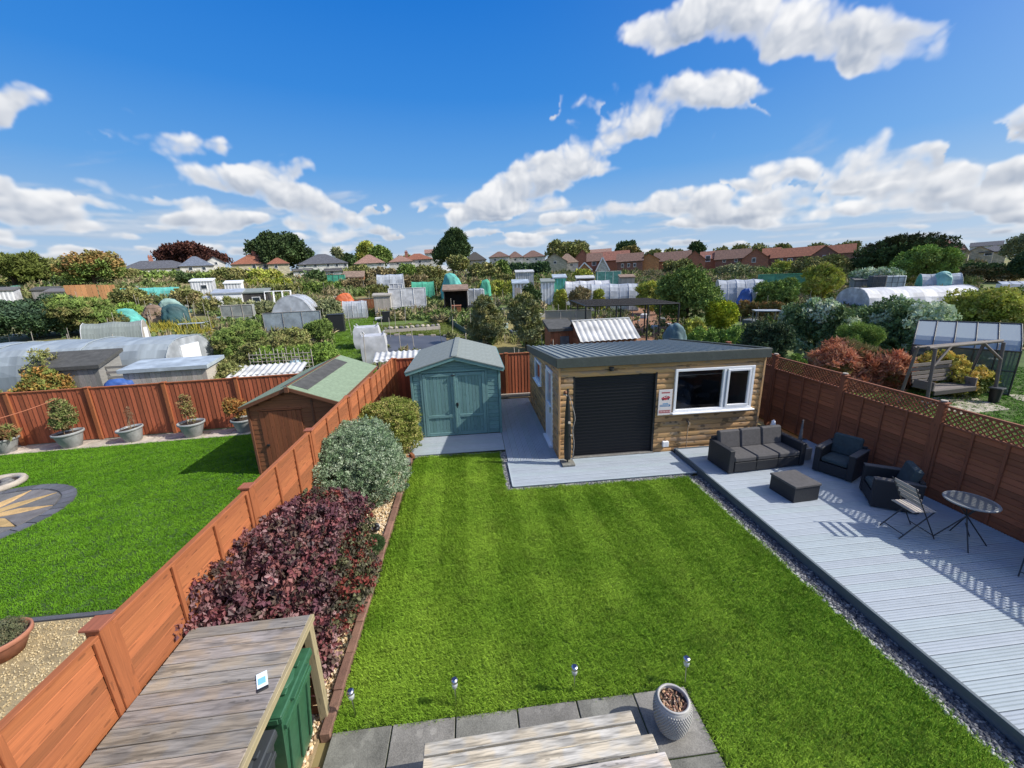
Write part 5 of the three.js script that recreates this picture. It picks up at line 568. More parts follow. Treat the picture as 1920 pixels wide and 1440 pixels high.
plantAt('far_tree', 'mid green rounded tree right of the yellow tinged tree', 'tree', 698, 742, 454, 128, G3.mid);
plantAt('far_conifer', 'tall dark conifer standing alone at the centre of the skyline', 'tree', 816, 890, 422, 122, G3.dark, { dense: 9, geo: CL.spiky, lobes: (W, H) => [[.05 * W, H * .48, 0, W * .36, H * .3, W * .3], [.08 * W, H * .74, 0, W * .3, H * .2, W * .25], [.1 * W, H * .9, 0, W * .2, H * .1, W * .18], [-.34 * W, H * .42, 0, W * .16, H * .2, W * .15], [.3 * W, H * .55, 0, W * .17, H * .14, W * .16], [-.12 * W, H * .62, 0, W * .2, H * .14, W * .2]] });
plantAt('far_tree', 'pale yellow green tree in front of the tall dark conifer', 'tree', 838, 884, 476, 108, G3.olive, { dense: 5 });
plantAt('far_hedge_tree', 'broad olive tree group above the cream gabled house', 'tree', 1018, 1108, 452, 150, G3.olive, { base: .3 });
plantAt('far_tree', 'tall green tree at the right end of the olive group', 'tree', 1078, 1106, 446, 150, G3.grey, { base: .3 });
plantAt('far_tree', 'dark tree behind the golden tree over the brick terraces', 'tree', 1146, 1196, 446, 158, G3.dark, { base: .25 });
plantAt('far_tree', 'golden brown rounded tree over the brick terraces', 'tree', 1156, 1202, 456, 150, [[.24, .19, .07], [.2, .17, .06], [.17, .16, .05]], { base: .25 });
plantAt('far_tree', 'round dark green tree above the terrace roofs right of centre', 'tree', 1280, 1318, 449, 160, G3.dark, { base: .25 });
for (const [x0, x1, top, label] of [[1200, 1240, 466, 'low distant tree left of the terrace roofs'], [1236, 1284, 467, 'distant tree strip behind the middle terrace'], [1326, 1362, 461, 'small distant tree right of the round dark one'], [1360, 1400, 456, 'pale distant tree behind the long brown roof'], [1392, 1440, 457, 'distant grey green tree behind the red gable'], [1440, 1476, 453, 'distant tree left of the bright red roof'], [1500, 1548, 453, 'distant dark tree over the bright red roof'], [740, 800, 478, 'small distant tree among pink roofs'], [1548, 1600, 452, 'distant tree strip behind the dark gable']]) plantAt('distant_tree', label, 'tree', x0, x1, top, 175, G3.olive, { base: .3 });
plantAt('big_tree', 'large dark spreading tree right of the dark brick gable', 'tree', 1588, 1762, 430, 58, G3.dark, { size: .5, dense: 9, geo: CL.spiky, tipPal: [[.06, .07, .03], [.075, .085, .035]], tipAt: .5, n: 13 });
plantAt('green_tree', 'lighter green tree standing before the large dark tree on the right', 'tree', 1664, 1776, 458, 48, G3.mid, { size: .42, dense: 9, tipPal: G3.fresh, tipAt: .5, n: 11 });
plantAt('far_tree', 'grey green tree at the far right skyline', 'tree', 1868, 1950, 436, 75, G3.grey, { dense: 7 });
plantAt('dark_tree', 'dark evergreen cut by the right edge of the photo', 'tree', 1886, 1960, 462, 46, G3.deep, { size: .42, dense: 9 });
plantAt('scrub', 'dark scrub below the cream house with maroon roof', 'shrub', 1790, 1900, 492, 50, G3.brownish, { dense: 6, tipPal: G3.dark, tipAt: .2 });
plantAt('shrub', 'silvery branched shrub left of the lighter green tree', 'shrub', 1590, 1690, 498, 44, G3.silver, { dense: 4, geo: CL.spiky });
plantAt('dark_hedge', 'clipped dark hedge in front of the white bungalows in the centre', 'hedge', 952, 1032, 489, 98, G3.deep, { dense: 9, lobes: (W, H) => [0, 1, 2, 3, 4, 5].map((i) => [(-.42 + i * .168) * W, H * .5, 0, W * .11, H * .5, H * .4]) });
for (const [x0, x1, top, pal, label] of [[220, 280, 500, G3.olive, 'green bush under the grey bungalow roof'], [270, 345, 504, G3.mid, 'spreading green tree left of the blue roofed house'], [338, 392, 508, G3.dark, 'dark bush right of the blue roofed house wall'], [380, 440, 505, G3.mid, 'rounded green bush left of the orange roofed house'], [410, 478, 497, G3.olive, 'olive bush in front of the orange roofed house'], [470, 532, 502, G3.yellow, 'golden bush below the large round tree'], [572, 622, 504, G3.dark, 'dark low tree before the white annexe'], [642, 700, 492, G3.olive, 'olive tree in front of the pink roofed bungalow'], [690, 752, 496, G3.brownish, 'tawny bush right of the pink roofed bungalow'], [744, 792, 490, G3.mid, 'green bush before the pink roofs'], [780, 840, 494, G3.olive, 'olive hedge bush left of the conifer'], [876, 944, 490, G3.olive, 'wide olive bush right of the conifer'], [928, 962, 480, G3.mid, 'tall bush left of the dark clipped hedge'], [1072, 1112, 500, G3.yellow, 'yellow bush beside the small orange gable'], [1340, 1412, 490, G3.grey, 'grey green tree before the red gable with white bay'], [1396, 1462, 500, G3.mid, 'green shrub below the brick gable with white window'], [1440, 1486, 486, G3.yellow, 'yellow green shrub left of the golden shrub'], [1236, 1300, 485, G3.olive, 'olive trees behind the round green tree'], [1096, 1170, 514, G3.olive, 'olive hedge behind the clear tunnels'], [50, 130, 512, G3.dark, 'dark bushes under the feathery tree'], [128, 230, 510, G3.dark, 'dark bushes under the bronze topped tree'], [0, 60, 520, G3.olive, 'olive bushes at the far left edge']]) plantAt('garden_tree', label, 'tree', x0, x1, top, 84, pal, { base: .02, dense: 7, over: 1.12 });
for (const [x0, x1, top, d, pal, label] of [[500, 566, 530, 58, G3.olive, 'olive scrub above the white plastic dome'], [556, 640, 526, 60, G3.mid, 'green scrub left of the small green net box'], [640, 706, 520, 62, G3.brownish, 'tawny scrub behind the orange tarpaulin'], [470, 540, 520, 66, G3.yellow, 'golden scrub above the dark sheds'], [756, 800, 512, 62, G3.brownish, 'brown scrub right of the small white tunnel'], [800, 840, 520, 56, G3.olive, 'dry scrub left of the turquoise net dome'], [896, 980, 524, 50, G3.yellow, 'yellow scrub right of the grey plastic box'], [930, 1000, 510, 66, G3.olive, 'scrub behind the small tree in the centre'], [690, 730, 530, 52, G3.olive, 'green bush left of the white net cage'], [376, 440, 555, 40, G3.olive, 'weedy bush below the white cold frame'], [270, 330, 575, 35, G3.brownish, 'brown weeds between the tarpaulin heaps'], [430, 500, 562, 37, G3.grey, 'grey green weeds left of the white plastic dome'], [600, 640, 580, 30, G3.grey, 'grey weeds right of the white plastic dome'], [1230, 1300, 640, 16, G3.fresh, 'low green weeds behind the garage roof'], [1390, 1470, 560, 28, G3.bronze, 'rusty brown weeds right of the lime shrub'], [1290, 1330, 590, 20, G3.yellow, 'yellow green weeds under the round tree'], [180, 240, 566, 36, G3.fresh, 'fresh green bush right of the spreading bush'], [470, 600, 640, 18.5, G3.fresh, 'tangle of green weeds over the wattle fence']]) plantAt('weedy_bush', label, 'shrub', x0, x1, top, d, pal, { dense: 6, geo: CL.spiky, lobes: (W, H, sd) => hedgeLobes(W, H, sd) });

// ------------------------------------------------------------------ houses
function house(name, label, x0, x1, ridge, eave, d, o = {}) {
  const c = (x0 + x1) / 2, s = d / FOCAL, p = spot(c, d, 500), yb = p.y - 1, W = (x1 - x0) * s, eH = atDepth(c, eave, d).y - yb, rH = atDepth(c, ridge, d).y - yb, D = o.deep ?? 7, t = thing(name, label, o.cat ?? 'house', [p.x, yb, p.z - D / 2], Math.atan2(-p.x, -p.z) + (o.turn ?? 0)); t.rotation.order = 'YXZ'; t.rotation.z = .03;
  const w2 = W / 2, e = .28, wm = o.wall ?? M.hWhite, rm = o.roof ?? M.hRed, type = o.type ?? 'hip';
  if (type === 'gableF') { mesh('wall', poly3([[[-w2, 0, D / 2], [w2, 0, D / 2], [w2, eH, D / 2], [0, rH - .1, D / 2], [-w2, eH, D / 2]], [[-w2, 0, -D / 2], [-w2, 0, D / 2], [-w2, eH, D / 2], [-w2, eH, -D / 2]], [[w2, 0, D / 2], [w2, 0, -D / 2], [w2, eH, -D / 2], [w2, eH, D / 2]]]), wm, t); const k = (rH - eH) / w2; for (const sg of [-1, 1]) mesh('roof', slabRoof([[0, rH, D / 2 + e], [sg * (w2 + e), eH - e * k, D / 2 + e], [sg * (w2 + e), eH - e * k, -D / 2 - e], [0, rH, -D / 2 - e]]), rm, t); }
  else { mesh('wall', [poly3([[[-w2, 0, D / 2], [w2, 0, D / 2], [w2, eH, D / 2], [-w2, eH, D / 2]], [[-w2, 0, -D / 2], [-w2, 0, D / 2], [-w2, eH, D / 2], ...(type === 'gable' ? [[-w2, rH - .1, 0]] : []), [-w2, eH, -D / 2]], [[w2, 0, D / 2], [w2, 0, -D / 2], [w2, eH, -D / 2], ...(type === 'gable' ? [[w2, rH - .1, 0]] : []), [w2, eH, D / 2]]])], wm, t); const hx = type === 'gable' ? w2 + e : Math.max(w2 - D * .48, W * .06), f = [[[-w2 - e, eH - .1, D / 2 + e], [w2 + e, eH - .1, D / 2 + e], [hx, rH, 0], [-hx, rH, 0]], [[w2 + e, eH - .1, -D / 2 - e], [-w2 - e, eH - .1, -D / 2 - e], [-hx, rH, 0], [hx, rH, 0]]]; if (type === 'hip') f.push([[w2 + e, eH - .1, D / 2 + e], [w2 + e, eH - .1, -D / 2 - e], [hx, rH, 0]], [[-w2 - e, eH - .1, -D / 2 - e], [-w2 - e, eH - .1, D / 2 + e], [-hx, rH, 0]]); mesh('roof', poly3(f), rm, t); mesh('gutter', bx(W + .5, .14, .12, 0, eH - .14, D / 2 + .3), M.hDark, t); }
  for (const [px, py, pw, ph] of o.win ?? []) { const q = atDepth(px, py, d), x = (px - c) * s, y = q.y - yb, w = mesh('window', bx(pw * s, ph * s, .12, x, y, D / 2 + .02, .01), M.hFrame, t); mesh('pane', bx(pw * s * .8, ph * s * .76, .05, x, y, D / 2 + .07, .005), M.pane, w); }
  for (const [px, top] of o.chim ?? []) { const x = (px - c) * s, y1 = atDepth(px, top, d).y - yb; const ch = mesh('chimney', [bx(.9, y1 - eH, .7, x, (y1 + eH) / 2, 0), bx(1.0, .2, .8, x, y1 - .1, 0)], M.hRedWall, t); mesh('chimney_pot', [cyl(.14, .12, .4, 8, x - .2, y1 + .2, 0), cyl(.14, .12, .4, 8, x + .2, y1 + .2, 0)], M.terracotta, ch); }
  if (o.boards) for (const sg of [-1, 1]) mesh('barge_board', plank([0, rH - .02, D / 2 + e + .03], [sg * (w2 + e), eH - e * (rH - eH) / w2, D / 2 + e + .03], .3, .06), M.white, t);
  return t;
}
function slabRoof(q) { return poly3([q, q.map(([x, y, z]) => [x, y - .12, z]).reverse(), ...q.map((_, i) => { const a = q[i], b = q[(i + 1) % 4]; return [a, b, [b[0], b[1] - .12, b[2]], [a[0], a[1] - .12, a[2]]]; })]); }
Object.assign(M, { hWhite: mat(.70, .69, .65, .9, { map: T.mottle }), hCream: mat(.58, .52, .37, .9, { map: T.mottle }), hBrick: mat(.42, .18, .11, .9, { map: T.brick }), hBrickLight: mat(.54, .26, .11, .9, { map: T.brick }), hBrickDark: mat(.26, .14, .11, .9, { map: T.brick }), hRedWall: mat(.33, .14, .10, .9), hRed: mat(.34, .13, .075, .9, { map: T.tile }), hRoofRed: mat(.33, .14, .10, .9, { map: T.tile }), hPink: mat(.38, .22, .17, .9, { map: T.tile }), hBrown: mat(.22, .13, .10, .9, { map: T.tile }), hSlate: mat(.125, .13, .15, .85, { map: T.tile }), hBlue: mat(.17, .20, .26, .85, { map: T.tile }), hDark: mat(.06, .055, .05, .8), hFrame: mat(.72, .72, .72, .5), hTan: mat(.32, .22, .16, .9, { map: T.tile }) });
const row = (xs, y, w, h) => xs.map((x) => [x, y, w, h]);
house('bungalow', 'grey roofed white house left of the blue roofed one', 222, 322, 487, 503, 112, { roof: M.hSlate, win: row([232, 248, 305], 510, 7, 8), chim: [[265, 479]], deep: 9 });
house('house', 'white house with blue grey hipped roof below the copper beech', 330, 376, 479, 498, 116, { roof: M.hBlue, win: row([344, 362], 504, 6, 6) }); house('house_wing', 'low white gabled wing right of the blue roofed house', 376, 404, 481, 492, 121, { type: 'gableF', roof: M.hSlate, win: [[392, 494, 4, 5]] });
house('house', 'cream house with broad orange hipped roof and chimney', 430, 502, 475, 494, 118, { wall: M.hCream, roof: M.hRed, win: row([462, 478], 500, 6, 8), chim: [[466, 470]], deep: 9 }); house('house_wing', 'lower orange hipped roof wing left of the large round tree', 496, 528, 482, 494, 114, { wall: M.hCream, roof: M.hRed, win: [[508, 500, 5, 6]] });
house('white_house', 'white house with long slate roof and five upper windows', 556, 634, 474, 494, 112, { roof: M.hSlate, win: row([566, 582, 602, 616, 630], 498, 5, 6), deep: 10 }); house('annexe', 'small white flat roofed annexe below the white slate roofed house', 544, 574, 503, 506, 100, { type: 'gable', roof: M.hDark, win: row([554, 565], 511, 5, 5), cat: 'building', deep: 5 }); house('annexe', 'low white garden room with dark roof right of the annexe', 606, 640, 502, 507, 101, { type: 'gable', roof: M.hDark, win: [[616, 511, 6, 5]], cat: 'building', deep: 5 });
house('bungalow', 'bungalow with wide pinkish brown hipped roof beside the birch', 664, 714, 476, 493, 110, { roof: M.hPink, win: [[706, 495, 5, 4]] });
house('house', 'white house with pale pink roof left of the chimney house', 730, 770, 478, 490, 124, { roof: M.hPink, win: [[744, 494, 5, 4]] }); house('house', 'house with red roof and chimney among the pink roofs', 758, 808, 474, 486, 128, { roof: M.hRed, wall: M.hWhite, chim: [[764, 470]], win: row([772, 786], 491, 5, 5) });
house('house', 'house with dark hipped roof right of the tall conifer', 874, 912, 471, 487, 130, { roof: M.hDark, win: [[884, 490, 4, 4]] }); house('house', 'cream and white house with brown hipped roof in the centre', 922, 958, 470, 481, 118, { roof: M.hBrown, wall: M.hWhite, win: row([932, 944], 487, 4, 5) });
house('bungalow', 'white bungalow with small dark roof left of its neighbour', 956, 984, 470, 482, 122, { roof: M.hBrown, win: [[970, 487, 5, 4]] }); house('bungalow', 'white bungalow with rounded brown roof behind the dark hedge', 982, 1026, 468, 481, 124, { roof: M.hBrown, win: row([994, 1010], 486, 5, 4) });
house('barn_house', 'cream gable fronted house with a single dark window', 1024, 1068, 474, 490, 108, { type: 'gableF', wall: M.hCream, roof: M.hTan, win: [[1047, 492, 5, 5]] }); house('house_wing', 'brown roofed wing with white wall right of the cream gable', 1050, 1090, 474, 492, 112, { roof: M.hTan, win: [[1078, 497, 6, 4]] });
house('brick_house', 'red brick gable behind the brown roofed wing', 1082, 1116, 467, 486, 124, { type: 'gableF', wall: M.hBrick, roof: M.hBrown }); house('brick_house', 'small orange gable with pale boards below the red gable', 1092, 1116, 492, 505, 104, { type: 'gableF', wall: M.hBrickLight, roof: M.hTan, boards: true }); house('brick_house', 'brick house with white dormer in the red roofed row', 1110, 1136, 473, 489, 110, { type: 'gable', wall: M.hBrick, roof: M.hBrown, win: [[1122, 494, 8, 8]] }); house('gabled_house', 'narrow white gabled house front in the red roofed row', 1128, 1150, 482, 504, 106, { type: 'gableF', wall: M.hWhite, roof: M.hBrown, boards: true }); house('brick_house', 'red roofed house behind the narrow white gable', 1112, 1186, 470, 488, 120, { type: 'gable', wall: M.hBrick, roof: M.hRoofRed });
house('terrace_house', 'brick terrace with dark roof and row of windows left of the orange gable', 1168, 1214, 473, 489, 108, { type: 'gable', wall: M.hBrickDark, roof: M.hBrown, win: row([1178, 1189, 1200], 497, 5, 7) }); house('terrace_end', 'bright orange brick gable end of the terrace', 1209, 1246, 474, 486, 107, { type: 'gableF', wall: M.hBrickLight, roof: M.hBrown });
house('terrace_house', 'long dark roofed terrace between the orange and red gables', 1240, 1304, 470, 488, 112, { type: 'gable', wall: M.hBrick, roof: M.hBrown, win: row([1262, 1280], 493, 5, 6) }); house('terrace_end', 'red brick gable end right of the round green tree', 1296, 1334, 469, 486, 108, { type: 'gableF', wall: M.hBrick, roof: M.hBrown }); house('terrace_house', 'terrace with white bay window between two red gables', 1328, 1366, 469, 484, 114, { type: 'gable', wall: M.hBrick, roof: M.hRoofRed, win: [[1341, 484, 9, 12]] });
house('terrace_house', 'terrace with long brown roof left of the gable with white window', 1358, 1418, 466, 484, 110, { type: 'gable', wall: M.hBrickDark, roof: M.hBrown, win: row([1374, 1394, 1408], 488, 6, 6) }); house('terrace_end', 'red brick gable end with one white arched window', 1410, 1454, 465, 483, 106, { type: 'gableF', wall: M.hBrick, roof: M.hRoofRed, win: [[1430, 487, 7, 9]] });
house('terrace_house', 'small red roof between the brick gable and the green bush', 1446, 1474, 463, 478, 118, { type: 'gable', wall: M.hBrick, roof: M.hRed }); house('terrace_house', 'terrace with long bright red roof right of centre', 1468, 1552, 462, 480, 110, { type: 'gable', wall: M.hBrickDark, roof: M.hRed, win: row([1484, 1500], 487, 9, 8) }); house('terrace_end', 'dark brick gable with small white window left of the large dark tree', 1540, 1590, 459, 479, 104, { type: 'gableF', wall: M.hBrickDark, roof: M.hRed, win: [[1564, 481, 5, 7]] }); house('terrace_house', 'red roofed house behind the dark brick gable', 1560, 1612, 457, 474, 120, { type: 'gable', wall: M.hBrickDark, roof: M.hRed });
house('villa', 'cream house with maroon hipped roof and white windows at right', 1776, 1834, 447, 468, 88, { wall: M.hCream, roof: M.hRoofRed, win: row([1804, 1814, 1822], 475, 6, 9), deep: 9 }); house('villa_gable', 'small cream gable beside the maroon roofed house', 1824, 1842, 456, 470, 87, { type: 'gableF', wall: M.hCream, roof: M.hTan }); house('house', 'beige gabled house at right behind the bare pole', 1838, 1886, 460, 474, 92, { type: 'gableF', wall: M.hCream, roof: M.hTan }); house('house', 'grey roofed house left of the dark evergreen at the right edge', 1872, 1908, 458, 470, 90, { roof: M.hSlate, wall: M.hCream, win: [[1884, 475, 12, 6]] });
{ const L = [[95, 125, 'distant cream roofs at far left between trees'], [1836, 1880, 'far grey roof at right behind the beige gable'], [1100, 1150, 'far red roofs behind the red gable'], [800, 826, 'far pale house left of the conifer']]; for (const [x0, x1, l] of L) house('far_house', l, x0, x1, x0 < 200 ? 492 : x0 > 1500 ? 452 : 466, x0 < 200 ? 499 : x0 > 1500 ? 460 : 474, 165, { roof: x0 > 1500 ? M.hSlate : M.hPink, type: 'gable' }); }
{ const p = spot(1843, 66), t = thing('utility_pole', 'pale thin pole in front of the beige house at right', 'pole', [p.x, p.y - .5, p.z]); mesh('pole', cyl(.09, .07, atDepth(1843, 474, 66).y - p.y + .5, 8, 0, (atDepth(1843, 474, 66).y - p.y + .5) / 2, 0), M.paleBoard[0], t); mesh('pole_cap', cyl(.1, .1, .06, 8, 0, atDepth(1843, 474, 66).y - p.y + .5, 0), M.paleBoard[2], t); }

// ------------------------------------------------------------------ allotment structures
function place(name, label, cat, x0, x1, top, d, o = {}) { const c = (x0 + x1) / 2, s = d / FOCAL, p = spot(c, d, o.py ?? 560), y1 = atDepth(c, top, d).y, t = thing(name, label, cat, [p.x, p.y - .02, p.z], Math.atan2(-p.x, -p.z) * (o.face ?? .6) + (o.turn ?? 0), o.group); return { t, W: (x1 - x0) * s, H: Math.max(.3, y1 - p.y + .02), s, p }; }
function tunnel(name, label, x0, x1, top, d, o = {}) {
  const { t, W, H } = place(name, label, o.cat ?? 'polytunnel', x0, x1, top, d, o), along = o.along ?? 'x', L = along === 'x' ? W : o.dep ?? 4, wd = (along === 'x' ? o.dep ?? 2.4 : W) / 2, m = o.mat ?? M.poly, n = 12, seg = o.seg ?? Math.max(4, Math.round(L / .8)), R = rng(Math.round(x0 * 7 + top)), P = [], U = [], sq = o.square ?? .85;
  const pt = (i, k) => { const a = k / n * PI, sag = (i % 2 ? .97 : 1) + (R() - .5) * .02, cx = Math.cos(a), sy = Math.sin(a); return [-L / 2 + i / seg * L, H * Math.abs(sy) ** sq * sag, -wd * Math.sign(cx) * Math.abs(cx) ** sq * sag]; }, rows = []; for (let i = 0; i <= seg; i++) rows.push(Array.from({ length: n + 1 }, (_, k) => pt(i, k))); for (let i = 0; i < seg; i++) for (let k = 0; k < n; k++) { const q = [rows[i][k], rows[i + 1][k], rows[i + 1][k + 1], rows[i][k + 1]]; for (const j of [0, 1, 2, 0, 2, 3]) { P.push(...q[j]); U.push(q[j][0], k * .3); } }
  const g = new THREE.BufferGeometry(); g.setAttribute('position', new THREE.Float32BufferAttribute(P, 3)); g.setAttribute('uv', new THREE.Float32BufferAttribute(U, 2)); g.computeVertexNormals(); const turn = (q) => along === 'x' ? q : q.rotateY(PI / 2); mesh('cover', turn(g), m, t);
  for (const i of [0, seg]) mesh('end_cover', turn(poly3([[...rows[i]]])), o.endMat ?? m, t); for (let i = 0; i <= seg; i += o.hoopStep ?? 1) mesh('hoop', turn(tube(rows[i].map(([x, y, z]) => [x, y * 1.012 + .005, z * 1.012]), .018, 14, 4)), o.hoopMat ?? M.whiteSheet, t); mesh('base_board', turn(mergeGeometries([bx(L, .12, .03, 0, .06, wd + .02), bx(L, .12, .03, 0, .06, -wd - .02)])), M.greyBoard[1], t);
  if (o.door) { const e = along === 'x' ? [bx(.04, H * .8, wd * .7, L / 2 + .02, H * .4, 0)] : [bx(wd * .7, H * .8, .04, 0, H * .4, L / 2 + .02)]; mesh('door', e, o.doorMat ?? M.white, t); } return t;
}
M.hBoardO = tints(.56, .27, .11, wood, .15);
function shedAt(label, x0, x1, top, d, o = {}) {
  const { t, W, H } = place(o.name ?? 'allotment_shed', label, o.cat ?? 'shed', x0, x1, top, d, o), D = o.dep ?? Math.min(2.4, W * .8), type = o.type ?? 'mono', wm = o.wall ?? M.greyBoard, rm = o.roof ?? M.felt, rise = o.rise ?? .3, eh = H - rise, nb = Math.max(4, Math.min(22, Math.round(W / .16)));
  const hb = type === 'monoBack' ? eh : type === 'mono' ? H - .02 : eh, hf = type === 'monoBack' ? H - .02 : eh;
  if (!o.open) for (let i = 0; i < nb; i++) { const o2 = mesh('wall_board', bx(W / nb - .006, hf, .025, 0, 0, 0, .003), wm[(i * 3) % wm.length], t); o2.position.set(-W / 2 + (i + .5) * W / nb, hf / 2, D / 2); } else { mesh('post', [bx(.08, hf, .08, -W / 2 + .04, hf / 2, D / 2), bx(.08, hf, .08, W / 2 - .04, hf / 2, D / 2)], wm[1], t); }
  mesh('side_wall', [poly3([[[-W / 2, 0, -D / 2], [-W / 2, 0, D / 2], [-W / 2, hf, D / 2], ...(type === 'gable' ? [[-W / 2, H - .05, 0]] : []), [-W / 2, hb, -D / 2]], [[W / 2, 0, D / 2], [W / 2, 0, -D / 2], [W / 2, hb, -D / 2], ...(type === 'gable' ? [[W / 2, H - .05, 0]] : []), [W / 2, hf, D / 2]], [[W / 2, 0, -D / 2], [-W / 2, 0, -D / 2], [-W / 2, hb, -D / 2], [W / 2, hb, -D / 2]]])], wm[2 % wm.length], t);
  const e = .1; if (type === 'gable') for (const s of [1, -1]) mesh('roof', slabRoof([[-W / 2 - e, H, 0], [W / 2 + e, H, 0], [W / 2 + e, eh - .03, s * (D / 2 + e)], [-W / 2 - e, eh - .03, s * (D / 2 + e)]].map((v) => [v[0], v[1] + .03, v[2]])), rm, t); else mesh('roof', slabRoof([[-W / 2 - e, hb + .14, -D / 2 - e], [W / 2 + e, hb + .14, -D / 2 - e], [W / 2 + e, hf + .1, D / 2 + e], [-W / 2 - e, hf + .1, D / 2 + e]]), rm, t);
  if (o.door) mesh('door', bx(Math.min(.75, W * .4), hf * .85, .03, o.door * W, hf * .43, D / 2 + .03), o.doorMat ?? M.paleBoard[1], t); if (o.win) { const w = mesh('window', bx(Math.min(.7, W * .4), hf * .3, .04, o.win * W, hf * .62, D / 2 + .03), M.white, t); mesh('pane', bx(Math.min(.7, W * .4) - .1, hf * .3 - .1, .02, o.win * W, hf * .62, D / 2 + .05), M.pane, w); } return t;
}
function heap(name, label, x0, x1, top, d, m, o = {}) { const { t, W, H } = place(name, label, o.cat ?? 'tarpaulin', x0, x1, top, d, o), g = new THREE.SphereGeometry(1, 44, 22, 0, 6.2832, 0, PI / 2 + .05), p = g.attributes.position, sd = x0 * .37 + top; for (let i = 0; i < p.count; i++) { const x = p.getX(i), y = p.getY(i), z = p.getZ(i), k = .62 + .5 * fbm(x * 1.5 + sd, y * 1.5, z * 1.5 + sd, 2) + .5 * Math.abs(fbm(x * 3.1 + sd, y * 3.1, z * 3.1, 3) - .5), f = 1 + .07 * Math.sin(Math.atan2(z, x) * 9 + sd) * (1 - y); p.setXYZ(i, Math.sign(x) * Math.abs(x) ** (o.sq ?? .8) * W / 2 * k * f, Math.max(0, y) ** (o.sq ?? .8) * H * (.82 + .25 * k), Math.sign(z) * Math.abs(z) ** .8 * (o.dep ?? W * .35) * k * f); } g.computeVertexNormals(); mesh('sheet', g, m, t); const q = []; for (let i = 0; i < 5; i++) { const a = i * 1.25 + .3; q.push(bx(.22, .09, .11, Math.cos(a) * W * .46, .05, Math.sin(a) * (o.dep ?? W * .35) * .95)); } mesh('weights', q, M.settsLight[1], t); mesh('rope', tube([[-W * .45, .1, 0], [-W * .2, H * .86, .02], [W * .1, H * .93, 0], [W * .45, .1, .02]], .012, 16, 4), M.whiteSheet, t); return t; }
function netCage(name, label, x0, x1, top, d, m, o = {}) { const { t, W, H } = place(name, label, o.cat ?? 'net cage', x0, x1, top, d, o), D = o.dep ?? W * .5; mesh('netting', poly3([[[-W / 2, 0, D / 2], [W / 2, 0, D / 2], [W / 2, H, D / 2], [-W / 2, H, D / 2]], [[-W / 2, 0, -D / 2], [-W / 2, 0, D / 2], [-W / 2, H, D / 2], [-W / 2, H, -D / 2]], [[W / 2, 0, D / 2], [W / 2, 0, -D / 2], [W / 2, H, -D / 2], [W / 2, H, D / 2]], [[-W / 2, H, D / 2], [W / 2, H, D / 2], [W / 2, H, -D / 2], [-W / 2, H, -D / 2]]]), m, t); for (const x of [-W / 2, -W / 6, W / 6, W / 2]) mesh('post', bar([x, 0, D / 2 + .02], [x, H + .03, D / 2 + .02], .02, 5), o.post ?? M.white, t); mesh('rail', [bar([-W / 2, H + .01, D / 2 + .02], [W / 2, H + .01, D / 2 + .02], .018, 5), bar([-W / 2, H * .33, D / 2 + .02], [W / 2, H * .33, D / 2 + .02], .012, 5)], o.post ?? M.white, t); return t; }
// left, close behind the fence
{ const t = tunnel('sheeted_tunnel', 'long low tunnel under grey blue sheeting behind the fence at far left', -60, 316, 638, 18.6, { mat: M.polyBlue, hoopMat: M.polyBlue, dep: 3.6, face: 0, turn: .05, seg: 9, hoopStep: 3, square: .62, endMat: M.poly, door: true, py: 660 }); }
shedAt('small grey board lean-to with dark felt roof in front of the sheeted tunnel', 96, 196, 668, 15.4, { dep: 1.15, roof: M.feltGrey, face: 0, turn: .12, rise: .35, py: 700 });
{ const { t, W, H } = place('lattice_screen', 'grey weathered slat screen right of the dark roofed lean-to', 'screen', 205, 262, 683, 15.3, { face: 0, turn: .1, py: 700 }); for (let i = 0; i < 9; i++) { const o = mesh('slat', bx(W, .085, .02, 0, .1 + i * H / 9, 0), M.greyBoard[(i * 3) % 4], t); } mesh('post', [bx(.07, H + .05, .07, -W / 2, H / 2, -.04), bx(.07, H + .05, .07, W / 2, H / 2, -.04)], M.greyBoard[0], t); }
shedAt('low pale board shed with corrugated bluish tin roof behind the red brown fence', 268, 392, 682, 15.0, { wall: M.paleBoard, roof: M.tinRoof, dep: 1.1, face: 0, turn: .1, rise: .1, py: 700 });
{ const sheet = (label, x0, x1, top, d, m, n, o = {}) => { const { t, W, H } = place('corrugated_sheet', label, 'roof sheet', x0, x1, top, d, { face: 0, py: 690, ...o }); const g = new THREE.PlaneGeometry(W, o.dep ?? 1.3, n * 6, 1), p = g.attributes.position; for (let i = 0; i < p.count; i++) p.setZ(i, Math.sin((p.getX(i) / W + .5) * n * 6.2832) * .025); g.rotateX(-PI / 2 + .2); g.computeVertexNormals(); const s = mesh('sheet', g.translate(0, H - .1, 0), m, t); for (const x of [-W / 2 + .1, W / 2 - .1]) mesh('support', bx(.07, H - .1, .07, x, H / 2 - .08, 0), M.greyBoard[1], t); mesh('bearer', bx(W, .06, .05, 0, H - .18, .3), M.greyBoard[2], t); }; sheet('pale corrugated roof sheets left of the brown shed roof', 440, 562, 690, 15.3, M.tinWhite, 12, { turn: .08 }); sheet('translucent white ribbed sheet sloping behind the fence corner', 706, 796, 662, 15.6, M.tinWhite, 9, { turn: .1, dep: 1.0 }); }
heap('blue_tarpaulin', 'crumpled blue and white tarpaulin behind the fence beside the slat screen', 188, 258, 712, 14.2, M.blueTarp, { dep: .5, py: 720 });
